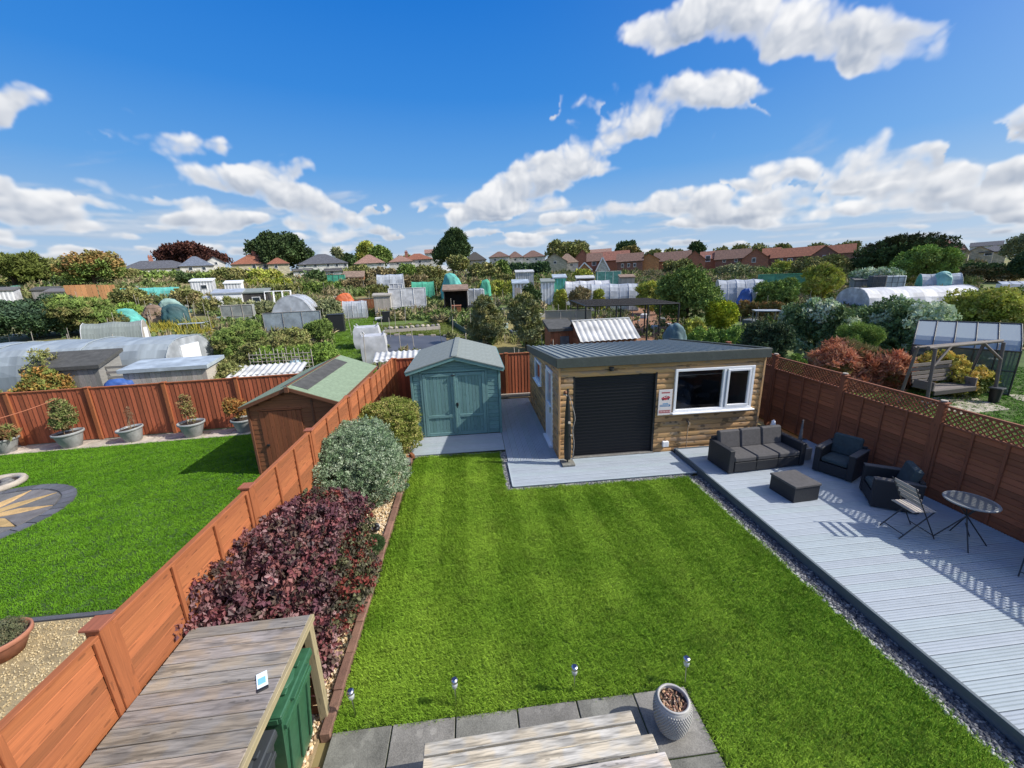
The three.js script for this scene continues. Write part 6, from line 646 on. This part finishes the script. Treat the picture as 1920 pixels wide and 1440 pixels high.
{ const { t, W } = place('crate_row', 'row of white plastic trays behind the fence below the lean-to', 'trays', 66, 176, 722, 13.8, { face: 0, turn: .06, py: 730 }); const H = .95; for (let i = 0; i < 8; i++) { const o = mesh('tray', [bx(W / 8 - .03, .16, .02, 0, 0, .12), bx(W / 8 - .03, .16, .02, 0, 0, -.12), bx(.02, .16, .24, -W / 16 + .02, 0, 0), bx(.02, .16, .24, W / 16 - .02, 0, 0)], i === 6 ? M.blueTarp : M.whiteSheet, t); o.position.set(-W / 2 + (i + .5) * W / 8, H, 0); } mesh('trestle', [bx(W, .05, .4, 0, H - .11, 0), bx(.08, H - .1, .3, -W / 2 + .1, (H - .1) / 2, 0), bx(.08, H - .1, .3, W / 2 - .1, (H - .1) / 2, 0)], M.greyBoard[2], t); }
{ const { t, W, H } = place('wattle_fence', 'grey brown wattle hurdle below the pale grass plants', 'hurdle', 474, 582, 654, 17.6, { face: 0, py: 680 }); const R = rng(4); for (let i = 0; i < 16; i++) mesh('stake', bar([mixv(-W / 2, W / 2, i / 15), 0, 0], [mixv(-W / 2, W / 2, i / 15) + (R() - .5) * .05, H * (.85 + .2 * R()), 0], .016, 5), M.paleBoard[i % 4], t); const q = []; for (let j = 0; j < 9; j++) q.push(tube(Array.from({ length: 9 }, (_, i) => [mixv(-W / 2, W / 2, i / 8), .08 + j * H / 10, (i + j) % 2 ? .025 : -.025]), .014, 20, 4)); mesh('woven_rods', q, M.paleBoard[2], t); }
{ const { t, W } = place('water_barrel', 'pale blue barrel top beside the wattle hurdle', 'barrel', 538, 562, 652, 18.2, { py: 670 }); mesh('barrel', lathe([[.001, 0], [.26, 0], [.3, .3], [.3, .6], [.27, .88], [.001, .9]], 18), mat(.2, .32, .42, .5), t); mesh('band', [new THREE.TorusGeometry(.3, .018, 6, 20).rotateX(PI / 2).translate(0, .32, 0), new THREE.TorusGeometry(.3, .018, 6, 20).rotateX(PI / 2).translate(0, .6, 0)], M.settsLight[0], t); mesh('lid', cyl(.28, .27, .04, 18, 0, .92, 0), M.settsLight[1], t); }
for (const [x0, x1, top, d, label] of [[672, 712, 612, 24, 'rear tall white bulk bag on the allotment'], [682, 722, 628, 20.3, 'front white bulk bag standing before the taller one']]) { const { t, W, H } = place('bulk_bag', label, 'bulk bag', x0, x1, top, d, { py: 650, group: 'white bulk bags' }); const g = new THREE.BoxGeometry(W, H, W * .9, 6, 6, 6), p = g.attributes.position; for (let i = 0; i < p.count; i++) { const y = p.getY(i) / H + .5, n = fbm(p.getX(i) * 3, p.getY(i) * 3, p.getZ(i) * 3 + x0, 3) - .5, b = 1 + .1 * Math.sin(y * PI) + n * .22; p.setXYZ(i, p.getX(i) * b, p.getY(i) + H / 2 + n * .06, p.getZ(i) * b); } g.computeVertexNormals(); mesh('bag', g, M.whiteSheet, t); for (const [a, b] of [[-1, -1], [1, -1], [1, 1], [-1, 1]]) mesh('lifting_loop', tube([[a * W * .42, H * .97, b * W * .38], [a * W * .5, H * 1.12, b * W * .36], [a * W * .36, H * .99, b * W * .3]], .02, 8, 4), M.whiteSheet, t); }
{ const { t } = place('garden_chair', 'pale slim garden chair frame left of the front bulk bag', 'chair', 664, 690, 652, 16.4, { turn: .6, py: 680 }); for (const s of [-1, 1]) { mesh('leg', bar([s * .22, 0, .24], [s * .22, .45, .2], .016), M.kerbPale[0], t); mesh('leg', bar([s * .22, 0, -.24], [s * .24, .95, -.34], .016), M.kerbPale[0], t); mesh('arm', bar([s * .24, .65, .22], [s * .24, .66, -.28], .018), M.kerbPale[0], t); } mesh('seat', bx(.46, .03, .46, 0, .44, 0), M.kerbPale[1], t); mesh('backrest', bx(.46, .42, .02, 0, .74, -.3, .004, -.12), M.kerbPale[1], t); }
{ const c = [onLand(728, 668), onLand(842, 662), onLand(836, 632), onLand(722, 630)], P = c.map((v) => [v.x, v.z]), y = Math.max(...c.map((v) => v.y)); const t = thing('weed_membrane', 'dark crinkled ground sheet on the allotment behind the teal shed', 'ground sheet'); const g = new THREE.PlaneGeometry(1, 1, 24, 12), p = g.attributes.position; for (let i = 0; i < p.count; i++) { const u = p.getX(i) + .5, v = .5 - p.getY(i), a = c[3].clone().lerp(c[2], u), b = c[0].clone().lerp(c[1], u), q = a.lerp(b, v); p.setXYZ(i, q.x, landY(q.x, q.z) + .05 + .06 * fbm(q.x * 2, q.z * 3, 1, 3), q.z); } g.computeVertexNormals(); mesh('sheet', g, M.membrane, t); const w = []; for (let i = 0; i < 6; i++) { const q = c[3].clone().lerp(c[2], i / 5); w.push(bx(.3, .1, .16, q.x, landY(q.x, q.z) + .12, q.z + .1)); } mesh('weights', w, M.kerbPale[1], t); }
{ const t = thing('raised_bed', 'stone and timber edged raised bed beyond the dark ground sheet', 'raised bed'); const R = rng(12), a = onLand(716, 626), b = onLand(826, 618); for (let i = 0; i < 11; i++) { const q = a.clone().lerp(b, (i + .5) / 11), o = mesh('edging_stone', new THREE.IcosahedronGeometry(.17, 1).scale(1.2, .7, .8), i % 3 ? M.stonePale : M.settsLight[i % 4], t); o.position.set(q.x, landY(q.x, q.z) + .28 + R() * .05, q.z - .25 - R() * .1); o.rotation.y = R() * 3; } for (let i = 0; i < 4; i++) { const q = a.clone().lerp(b, (i + .5) / 4), o = mesh('side_board', bx(a.distanceTo(b) / 4 - .02, .3, .05), M.paleBoard[i % 4], t); o.position.set(q.x, landY(q.x, q.z) + .12, q.z + .1); o.rotation.y = -Math.atan2(b.z - a.z, b.x - a.x); } }
netCage('net_cage', 'large pale white netted crop cage on the grass', 732, 795, 540, 38, M.whiteSheet, { dep: 1.6, turn: .12 }); netCage('net_cage', 'small white netted frame behind the large white cage', 734, 756, 532, 44, M.whiteSheet, { dep: 1 });
shedAt('narrow grey beige tool cupboard left of the white net cage', 703, 731, 552, 36.5, { wall: M.paleBoard, roof: M.paleBoard[0], rise: .12, dep: 1.0 }); { const { t, W, H } = place('compost_bin', 'small black box at the foot of the beige cupboard', 'box', 714, 727, 585, 33.5); mesh('body', bx(W, H, W * .8, 0, H / 2, 0, .02), M.black, t); mesh('lid', bx(W + .06, .04, W * .85, 0, H + .02, 0), M.binGrey, t); } { const { t, W, H } = place('compost_bin', 'larger black compost box left of the grass path', 'box', 612, 638, 590, 29.5); mesh('body', bx(W, H, W * .8, 0, H / 2, 0, .02), M.black, t); mesh('lid', bx(W + .06, .05, W * .85, 0, H + .025, 0), M.binGrey, t); }
heap('orange_tarpaulin', 'bright orange tarpaulin mound left of the tool cupboard', 628, 664, 551, 38.5, M.orangeTarp); tunnel('clear_cloche', 'small clear cloche in front of the orange tarpaulin', 644, 684, 564, 36, { dep: 1.2, cat: 'cloche', seg: 5 }); { const { t, W, H } = place('rusty_screen', 'low rusty brown board screen right of the orange tarpaulin', 'panel', 664, 700, 555, 39.5); for (let i = 0; i < 7; i++) mesh('panel_board', bx(W / 7 - .02, H * .8, .04, -W / 2 + (i + .5) * W / 7, H * .4, 0), M.brown[i % 4], t); mesh('rail', bx(W, .08, .05, 0, H * .7, -.04), M.brown[1], t); }
tunnel('small_tunnel', 'short pale tunnel beyond the tool cupboard', 714, 758, 514, 58, { dep: 3 }); tunnel('green_net_tunnel', 'bright green net tunnel right of the white net cage', 776, 814, 528, 48, { mat: M.greenNet, dep: 1.6, cat: 'net tunnel', hoopMat: M.greenNet }); heap('net_dome', 'turquoise net dome behind the open fronted shed', 828, 870, 515, 46, M.tealNet, { cat: 'net dome' }); heap('net_dome', 'small green net dome right of the grey plastic box', 898, 924, 526, 43, M.greenNet, { cat: 'net dome' });
shedAt('dark open fronted shed with grey roof right of the white net cage', 834, 876, 536, 38, { wall: M.darkBoard, roof: M.hTan, open: true, rise: .4, dep: 2.2 }); { const { t } = place('orange_chest', 'pale orange slatted chest inside the dark open fronted shed', 'chest', 846, 864, 557, 36.6); mesh('body', [0, 1, 2, 3].map((i) => bx(.17, .8, .6, -.3 + i * .2, .4, 0)), M.brownDoor[1], t); mesh('lid', bx(.86, .06, .66, 0, .84, 0), M.terracotta, t); } { const { t, W, H } = place('plastic_box', 'pale grey plastic box greenhouse right of the open fronted shed', 'cold frame', 872, 908, 537, 40); mesh('cover', bx(W, H * .7, 1.2, 0, H * .55, 0, .1), M.poly, t); mesh('plinth', bx(W, H * .22, 1.25, 0, H * .11, 0), M.slate, t); mesh('frame_bar', [-.33, 0, .33].map((k) => bx(.05, H * .72, 1.24, k * W, H * .56, 0)), M.white, t); }
tunnel('net_tunnel', 'long turquoise net tunnel below the houses on the left', 250, 326, 539, 52, { mat: M.tealNet, dep: 1.6, cat: 'net tunnel', hoopMat: M.tealNet }); netCage('net_cage', 'small bright green net box in front of the white house', 622, 650, 515, 62, M.greenNet, { post: M.hDark }); shedAt('brown roofed allotment hut right of the small green net box', 652, 686, 509, 66, { wall: M.brown, roof: M.hTan, rise: .9 });
{ const t = tunnel('plastic_dome', 'domed white plastic greenhouse with hoops on the left allotment', 520, 588, 553, 32, { dep: 4.5, along: 'z', seg: 5, square: .95 }); } netCage('net_screen', 'blue grey net screen below the white plastic dome', 498, 588, 585, 28, mat(.50, .58, .62, .8, { map: T.mottle, transmission: .55, thickness: 0 }), { dep: .3, cat: 'net screen', post: M.greyBoard[1] });
shedAt('low black shed with white window left of the white plastic dome', 450, 500, 543, 43, { wall: M.darkBoard, roof: M.felt, win: .15, dep: 2 }); { const { t, W, H } = place('stacked_frames', 'stack of pale glazed frames right of the low black shed', 'frames', 500, 540, 540, 42); for (let i = 0; i < 4; i++) { const o = mesh('frame', [bx(W, .06, .05, 0, H * .9, 0), bx(W, .06, .05, 0, .05, 0), ...[-.5, -.17, .17, .5].map((k) => bx(.05, H * .9, .05, k * W, H * .46, 0))], M.white, t); o.position.z = -i * .18; o.rotation.x = -.3; } }
shedAt('small white greenhouse with grey pane on the left allotment', 410, 452, 544, 42, { name: 'cold_frame', cat: 'cold frame', wall: [M.white, M.whiteSheet, M.white], roof: M.poly, win: -.1, dep: 1.6 }); heap('fleece_heap', 'white fleece heap left of the small white greenhouse', 376, 398, 556, 41, M.poly, { cat: 'fleece' }); heap('fleece_heap', 'second white fleece heap touching the small white greenhouse', 396, 420, 558, 40, M.whiteSheet, { cat: 'fleece' }); shedAt('white board shed with flat roof under the orange roofed house', 432, 456, 527, 56, { wall: [M.white, M.whiteSheet], roof: M.hFrame, dep: 1.6 }); shedAt('pale caravan shaped shed left of the flat roofed white one', 372, 402, 523, 58, { wall: [M.whiteSheet, M.white], roof: M.hFrame, dep: 2, win: .1 });
netCage('bean_frame', 'grey posts and pale boards of a compost bay on the left', 420, 466, 572, 36, mat(.35, .38, .37, .8, { map: T.mottle, transmission: .3, thickness: 0 }), { dep: 1.2, cat: 'compost bay', post: M.paleBoard[1] });
shedAt('grey shed with pale window at far left of the allotments', 78, 106, 539, 50, { win: .1, roof: M.feltGrey }); shedAt('grey lean-to shed right of the pale windowed one', 104, 136, 542, 49, { roof: M.settsLight[1] }); for (const [x0, x1, l] of [[138, 176, 'large orange brown timber panel leaning at far left'], [195, 216, 'small orange brown timber panel right of the larger one']]) { const { t, W, H } = place('timber_screen', l, 'panel', x0, x1, 534, 47, { turn: .1 }); for (let i = 0; i < 6; i++) mesh('panel_board', bx(W / 6 - .02, H, .04, -W / 2 + (i + .5) * W / 6, H / 2, 0), M.hBoardO[i % 4], t); mesh('rail', bx(W, .1, .05, 0, H * .75, -.05), M.hBoardO[0], t); }
shedAt('white low building at the far left edge of the allotments', -10, 24, 540, 48, { wall: [M.whiteSheet, M.white], roof: M.settsLight[0] });
tunnel('hoop_shed', 'low grey hooped frame with white door above the sheeted tunnel', 162, 238, 604, 23.5, { mat: M.felt, dep: 1.6, endMat: M.paleBoard[0], door: true, doorMat: M.white, seg: 4, hoopStep: 4, cat: 'hoop shed' });
heap('tarpaulin_heap', 'dark teal tarpaulin heap with grey crates on the left', 300, 342, 572, 34, M.tarpDark); heap('tarpaulin_heap', 'pale green tarpaulin on top of stacked wood on the left', 292, 336, 563, 36, mat(.30, .45, .40, .8, { map: T.mottle })); heap('green_net_heap', 'sloping turquoise net left of the tarpaulin heaps', 206, 252, 580, 32, M.tealNet, { cat: 'net', dep: .8 }); heap('tarpaulin_heap', 'grey brown covered wood pile left of the dark teal heap', 262, 300, 574, 34.5, M.hTan); { const { t, W } = place('trestle_table', 'long pale trestle table right of the dark teal heap', 'table', 330, 366, 592, 31); mesh('table_top', bx(W, .05, .6, 0, .6, 0), M.tinRoof, t); for (const x of [-.4, .4]) mesh('leg', [bx(.05, .6, .05, x * W, .3, .25), bx(.05, .6, .05, x * W, .3, -.25)], M.greyBoard[1], t); }
// centre and right
{ const { t, W, H } = place('fruit_cage', 'black steel fruit cage with flat dark net roof behind the garage', 'fruit cage', 1082, 1240, 566, 22.5, { face: 0, turn: -.1 }), D = 5.2, q = []; for (const [x, z] of [[-.5, .5], [-.17, .5], [.17, .5], [.5, .5], [-.5, 0], [.5, 0], [-.5, -.5], [-.17, -.5], [.17, -.5], [.5, -.5]]) mesh('post', bar([x * W, -.5, z * D], [x * W, H, z * D], .045, 6), M.black, t); for (const z of [-.5, 0, .5]) mesh('rail', bar([-W / 2, H, z * D], [W / 2, H, z * D], .04, 5), M.black, t); for (const x of [-.5, .5]) mesh('rail', bar([x * W, H, -D / 2], [x * W, H, D / 2], .04, 5), M.black, t); for (let i = 1; i < 70; i++) q.push(bx(.012, .008, D, -W / 2 + i * W / 70, H + .03, 0, .001)); for (let i = 1; i < 60; i++) q.push(bx(W, .008, .012, 0, H + .04, -D / 2 + i * D / 60, .001)); tag(mesh('net_roof', q, M.darkBoard[1], t), null, null, null, 'stuff'); }
{ const { t, W, H } = place('brick_shed', 'small dark red shed with bright white corrugated roof behind the garage', 'shed', 1070, 1180, 600, 17.6, { face: 0, turn: .12, py: 640 }), D = 1.9, hw = W / 2; mesh('wall', poly3([[[-hw, 0, D / 2], [hw, 0, D / 2], [hw, H - .75, D / 2], [-hw, H - .75, D / 2]], [[-hw, 0, -D / 2], [-hw, 0, D / 2], [-hw, H - .75, D / 2], [-hw, H - .06, 0], [-hw, H - .75, -D / 2]], [[hw, 0, D / 2], [hw, 0, -D / 2], [hw, H - .75, -D / 2], [hw, H - .06, 0], [hw, H - .75, D / 2]]]), M.brownDoor[0], t); for (let i = 0; i < 8; i++) mesh('wall_board', bx(.02, .11, D * (1 - i * .1), -hw - .012, H - 1.0 + i * .11 - .1, 0), M.fenceR[i % 4], t);
  for (const s of [1, -1]) { const g = new THREE.PlaneGeometry(W + .2, 1.32, 90, 1), p = g.attributes.position; for (let i = 0; i < p.count; i++) p.setZ(i, Math.abs(Math.sin(p.getX(i) / (W + .2) * PI * 11)) * .05); g.computeVertexNormals(); const o = mesh('roof_sheet', g.translate(0, -.66, 0), M.tinWhite, t); o.position.set(0, H, 0); o.rotation.set(-.94, 0, 0); if (s < 0) o.rotation.set(.94, 0, 0); } mesh('ridge_cap', bx(W + .2, .05, .14, 0, H + .03, 0), M.tinWhite, t); }
shedAt('little dark brown outhouse with grey door left of the white corrugated roof', 1026, 1068, 606, 18.2, { wall: M.fenceR, roof: M.feltGrey, rise: .25, door: .12, doorMat: M.settsLight[1], dep: 1.4, py: 630, face: 0 });
tunnel('polytunnel', 'long clear white tunnel above the fruit cage', 1108, 1192, 532, 37, { dep: 2.6 }); tunnel('polytunnel', 'shorter white tunnel behind the left end of the clear one', 1060, 1140, 526, 42, { dep: 2.6, mat: M.whiteSheet }); shedAt('tall turquoise allotment box in the centre', 1037, 1060, 516, 44, { wall: [M.tealNet, M.greenNet], roof: M.tinRoof, dep: 1.4, win: 0 }); shedAt('white box shed with dark roof left of the turquoise box', 1015, 1038, 524, 43, { wall: [M.white, M.whiteSheet], roof: M.felt, dep: 1.4 }); shedAt('pale blue white shed below the dark clipped hedge', 968, 1000, 507, 60, { wall: [M.whiteSheet, M.polyBlue], roof: M.tinWhite, dep: 2.2 }); shedAt('white door fronted shed with tin roof left of centre gap', 962, 990, 526, 40, { wall: [M.white, M.kerbPale[0]], roof: M.tinRoof, dep: 1.4, door: -.2 }); netCage('net_cage', 'mint green net house behind the clear tunnel', 1118, 1160, 509, 58, mat(.22, .50, .38, .8, { map: T.mottle }), { dep: 2 }); shedAt('small light brown hut right of the mint green net house', 1160, 1186, 516, 50, { wall: M.paleBoard, roof: M.hTan, dep: 1.6 }); shedAt('low grey roofed shed above the clear tunnels', 1080, 1112, 518, 54, { wall: M.greyBoard, roof: M.tinWhite, dep: 1.6, open: true });
tunnel('polytunnel', 'white and mint tunnel with dark vent right of the round green tree', 1344, 1422, 524, 37, { dep: 3, mat: M.poly, square: .95 }); heap('blue_tarpaulin', 'royal blue tarpaulin in front of the white and mint tunnel', 1382, 1412, 544, 34, M.blueTarp); netCage('mesh_screen', 'wide pale green mesh screen fence right of the white and mint tunnel', 1420, 1506, 514, 42, mat(.14, .42, .27, .8, { map: T.mottle, transmission: .25, thickness: 0 }), { dep: .4, cat: 'screen', post: M.greenNet }); tunnel('polytunnel', 'large shiny silver white tunnel behind the silver shrubs', 1594, 1800, 537, 31, { dep: 4, mat: M.whiteSheet, face: .2, seg: 8, hoopStep: 8, square: .8 }); tunnel('dome_caravan', 'rounded white shelter with turquoise top behind the silver white tunnel', 1722, 1782, 513, 40, { dep: 2.2, mat: M.poly, square: 1.05, cat: 'shelter', endMat: M.tealNet }); heap('teal_cover', 'turquoise cover draped over the rounded white shelter', 1742, 1778, 511, 39.5, mat(.3, .62, .56, .6, { map: T.mottle })); shedAt('small grey boxy shed left of the leaning grey water tanks', 1594, 1618, 521, 44, { wall: M.greyBoard, roof: M.settsLight[0], dep: 1.5 });
for (const [x0, x1, l] of [[1626, 1650, 'dark grey leaning water tank beside its paler twin'], [1648, 1682, 'silver grey water tank right of the dark leaning one']]) { const { t, W, H } = place('water_tank', l, 'water tank', x0, x1, 516, 41, { group: 'water tanks' }); mesh('tank', bx(W, H * .94, W * .9, 0, H * .5, 0, .08), x0 < 1640 ? M.slate : M.tinRoof, t); mesh('lid', cyl(W * .2, W * .2, .08, 14, 0, H * .98, 0), M.black, t); mesh('cage', [-.4, -.13, .13, .4].flatMap((k) => [bx(.03, H * .95, .03, k * W, H * .5, W * .46), bx(W, .03, .03, 0, H * (.5 + k * .9), W * .46)]), M.settsLight[2], t); } { const { t, W, H } = place('cold_frame', 'low white glazed frame at the far right above the yellow green hedge', 'cold frame', 1872, 1918, 520, 38); mesh('box', bx(W, H * .55, 1.1, 0, H * .28, 0), M.white, t); mesh('glazing', [-.33, 0, .33].map((k) => bx(W * .3, .05, 1.05, k * W, H * .62, 0, .005, .25)), M.poly, t); } { const { t, W, H } = place('work_table', 'pale sheeted table among the rusty weeds right of the lime shrub', 'table', 1418, 1462, 582, 25); mesh('table_top', bx(W, .06, 1, 0, H, 0), M.poly, t); for (const x of [-.45, .45]) mesh('leg', [bx(.06, H, .06, x * W, H / 2, .4), bx(.06, H, .06, x * W, H / 2, -.4)], M.greyBoard[1], t); } heap('net_cover', 'blue green net mound just over the far edge of the garage roof', 1238, 1296, 612, 17, mat(.13, .22, .24, .8, { map: T.mottle }), { dep: .7, py: 640 });
netCage('wire_fence', 'thin wire fence panel left of the black fruit cage', 1022, 1108, 582, 21, mat(.4, .38, .33, .8, { transmission: .85, thickness: 0 }), { dep: .05, cat: 'fence', post: M.greyBoard[2] });
{ const a = onLand(822, 592), b = onLand(905, 648), t = thing('timber_rail', 'long dark green board edge running toward the teal shed roof', 'edging', [0, 0, 0]); for (let i = 0; i < 6; i++) { const p = a.clone().lerp(b, i / 6), q = a.clone().lerp(b, (i + 1) / 6); mesh('board', plank([p.x, landY(p.x, p.z) + .18, p.z], [q.x, landY(q.x, q.z) + .18, q.z], .36, .04), mat(.06, .10, .075, .8), t); mesh('peg', bx(.06, .5, .06, p.x + .05, landY(p.x, p.z) + .2, p.z), M.greyBoard[1], t); } }

// ------------------------------------------------------------------ open ground of the allotments
const wp = (L) => L.map(([x, y]) => { const p = onLand(x, y); return [p.x, p.z]; });
const GRASS = [wp([[604, 700], [706, 700], [690, 640], [706, 604], [706, 587], [636, 587], [628, 640]]), wp([[692, 612], [850, 606], [900, 640], [836, 630], [712, 628]]), wp([[1020, 590], [1130, 596], [1120, 566], [1018, 563]])], YEL = wp([[238, 640], [410, 640], [400, 606], [240, 610]]), SOIL = wp([[1175, 640], [1290, 640], [1270, 575], [1175, 578]]), SHEETS = [wp([[720, 672], [850, 668], [842, 628], [716, 626]])];
const land2 = (name, poly, m, label) => { const s = new THREE.Shape(poly.map(([x, z]) => new THREE.Vector2(x, -z))), g0 = new THREE.ShapeGeometry(s).toNonIndexed(), P = [], p = g0.attributes.position, split = (a, b, c, n) => { if (!n) { for (const v of [a, b, c]) P.push(v[0], landY(v[0], -v[1]) + .03, -v[1]); return; } const h = (u, v) => [(u[0] + v[0]) / 2, (u[1] + v[1]) / 2], x = h(a, b), y = h(b, c), z = h(c, a); split(a, x, z, n - 1); split(x, b, y, n - 1); split(z, y, c, n - 1); split(x, y, z, n - 1); }; for (let i = 0; i < p.count; i += 3) split([p.getX(i), p.getY(i)], [p.getX(i + 1), p.getY(i + 1)], [p.getX(i + 2), p.getY(i + 2)], 4); const g = new THREE.BufferGeometry(); g.setAttribute('position', new THREE.Float32BufferAttribute(P, 3)); g.setAttribute('uv', new THREE.Float32BufferAttribute(new Float32Array(P.length / 3 * 2).map((_, i) => i % 2 ? P[(i >> 1) * 3 + 2] : P[(i >> 1) * 3]), 2)); g.computeVertexNormals(); return ground(name, g, m, label); };
land2('grass_path', GRASS[0], mat(.10, .18, .025, 1, { map: T.mottle }), 'bright mown grass path through the allotments'); land2('grass_plot', GRASS[1], mat(.15, .18, .035, 1, { map: T.mottle }), 'grass plot round the raised bed'); land2('grass_plot', GRASS[2], mat(.12, .17, .045, 1, { map: T.mottle }), 'grass plot beyond the fruit cage'); land2('soil_plot', SOIL, mat(.30, .15, .085, 1, { map: T.mottle }), 'bare red brown soil under the fruit cage');
{
  const R = rng(91), kinds = [blades(9, 51, 1, .09, .45, .5), CL.near, CL.spiky, CL.fine], lists = kinds.map(() => []), pals = [[[0.240, 0.255, 0.090], [0.300, 0.285, 0.120], [0.180, 0.225, 0.075], [0.390, 0.330, 0.180]], [[0.120, 0.180, 0.045], [0.150, 0.210, 0.068], [0.195, 0.240, 0.090], [0.105, 0.150, 0.053]], [[0.210, 0.225, 0.090], [0.285, 0.240, 0.135], [0.165, 0.195, 0.075], [0.360, 0.300, 0.180]], [[0.105, 0.150, 0.053], [0.150, 0.195, 0.075], [0.255, 0.210, 0.120]]], grass = [];
  for (let i = 0; i < 60000; i++) {
    const d = 14.6 + 90 * R() ** 1.9, u = -1.35 + 2.75 * R(), x = u * d, z = -d, n = fbm(x * .22, z * .22, 17, 4), n2 = vnoise(x * .5, z * .5, 23); if (n < .455 || SHEETS.some((P) => inPoly(x, z, P)) || GRASS.some((P) => inPoly(x, z, P)) || (inPoly(x, z, SOIL) && R() < .93) || (x > 7 && d < 19)) continue; const y = landY(x, z), yel = inPoly(x, z, YEL), k = yel ? 0 : Math.min(3, Math.floor(n2 * 4.2)), s = (.13 + .0045 * d) * (.6 + .9 * R()) * (n > .55 ? 1.35 : 1);
    lists[k].push({ p: [x, y + (k ? s * .4 : 0), z], e: [0, R() * 6.3, (R() - .5) * .3], s: k ? [s, s * (.8 + .6 * n), s] : [s * 1.2, s * 1.6, s * 1.2], c: yel ? pick(R, [[.34, .28, .04], [.26, .25, .05], [.2, .22, .05]]) : pick(R, pals[k]) });
  }
  for (let i = 0; i < 26000; i++) { const P = GRASS[i % 3], b = P[Math.floor(R() * P.length)], c = P[Math.floor(R() * P.length)], e = P[Math.floor(R() * P.length)], w1 = R(), w2 = R() * (1 - w1), x = b[0] * w1 + c[0] * w2 + e[0] * (1 - w1 - w2), z = b[1] * w1 + c[1] * w2 + e[1] * (1 - w1 - w2); if (!inPoly(x, z, P)) continue; grass.push({ p: [x, landY(x, z) + .02, z], e: [0, R() * 6, (R() - .5) * .3], s: [.14, .06 + .06 * R(), .14], c: pick(R, i % 3 ? [[.14, .18, .04], [.18, .2, .05], [.1, .15, .03]] : [[.13, .24, .025], [.15, .26, .03], [.11, .2, .025]]) }); }
  ['rough_grass', 'vegetable_leaves', 'dry_weeds', 'low_weeds'].forEach((nm, i) => tag(inst(nm, kinds[i], leafFar, lists[i]), ['tall rough grass over the allotments', 'leafy vegetable growth over the allotments', 'dry tawny weeds over the allotments', 'low dark weeds over the allotments'][i], 'plants', null, 'stuff')); tag(inst('allotment_grass', kinds[0], grassMat, grass), 'mown grass on the allotment path and plots', 'grass', null, 'stuff');
  // canes and stakes standing in the plots
  const st = []; for (let i = 0; i < 280; i++) { const d = 16 + 50 * R(), x = (-1.2 + 2.2 * R()) * d, z = -d; if (x > 6 && d < 22) continue; const h = .9 + .9 * R(), y = landY(x, z); st.push(bar([x, y, z], [x + (R() - .5) * .2, y + h, z], .018, 4)); } tag(mesh('bean_canes', st, M.paleBoard[0]), 'thin pale bean canes scattered over the allotments', 'canes', null, 'stuff');
  // scattered small stuff of the far plots
  const bits = []; for (let i = 0; i < 620; i++) { const d = 24 + 62 * R(), x = (-1.25 + 2.4 * R()) * d, z = -d, s = .14 + .55 * R() ** 2; if (SHEETS.some((P) => inPoly(x, z, P)) || GRASS.some((P) => inPoly(x, z, P))) continue; bits.push({ p: [x, landY(x, z) + s * .3, z], e: [0, R() * 3, (R() - .5) * .2], s: [s * (1 + R()), s * .7, s], c: pick(R, [[.6, .62, .64], [.45, .44, .4], [.12, .14, .15], [.3, .4, .4], [.35, .22, .13], [.7, .7, .68], [.1, .25, .2]]) }); } tag(inst('plot_clutter', cbox(1, 1, 1, .08), mat(1, 1, 1, .7, { map: T.mottle }), bits), 'small crates, covers and tubs scattered over the far plots', 'clutter', null, 'stuff');
}
renderer.render(scene, camera);
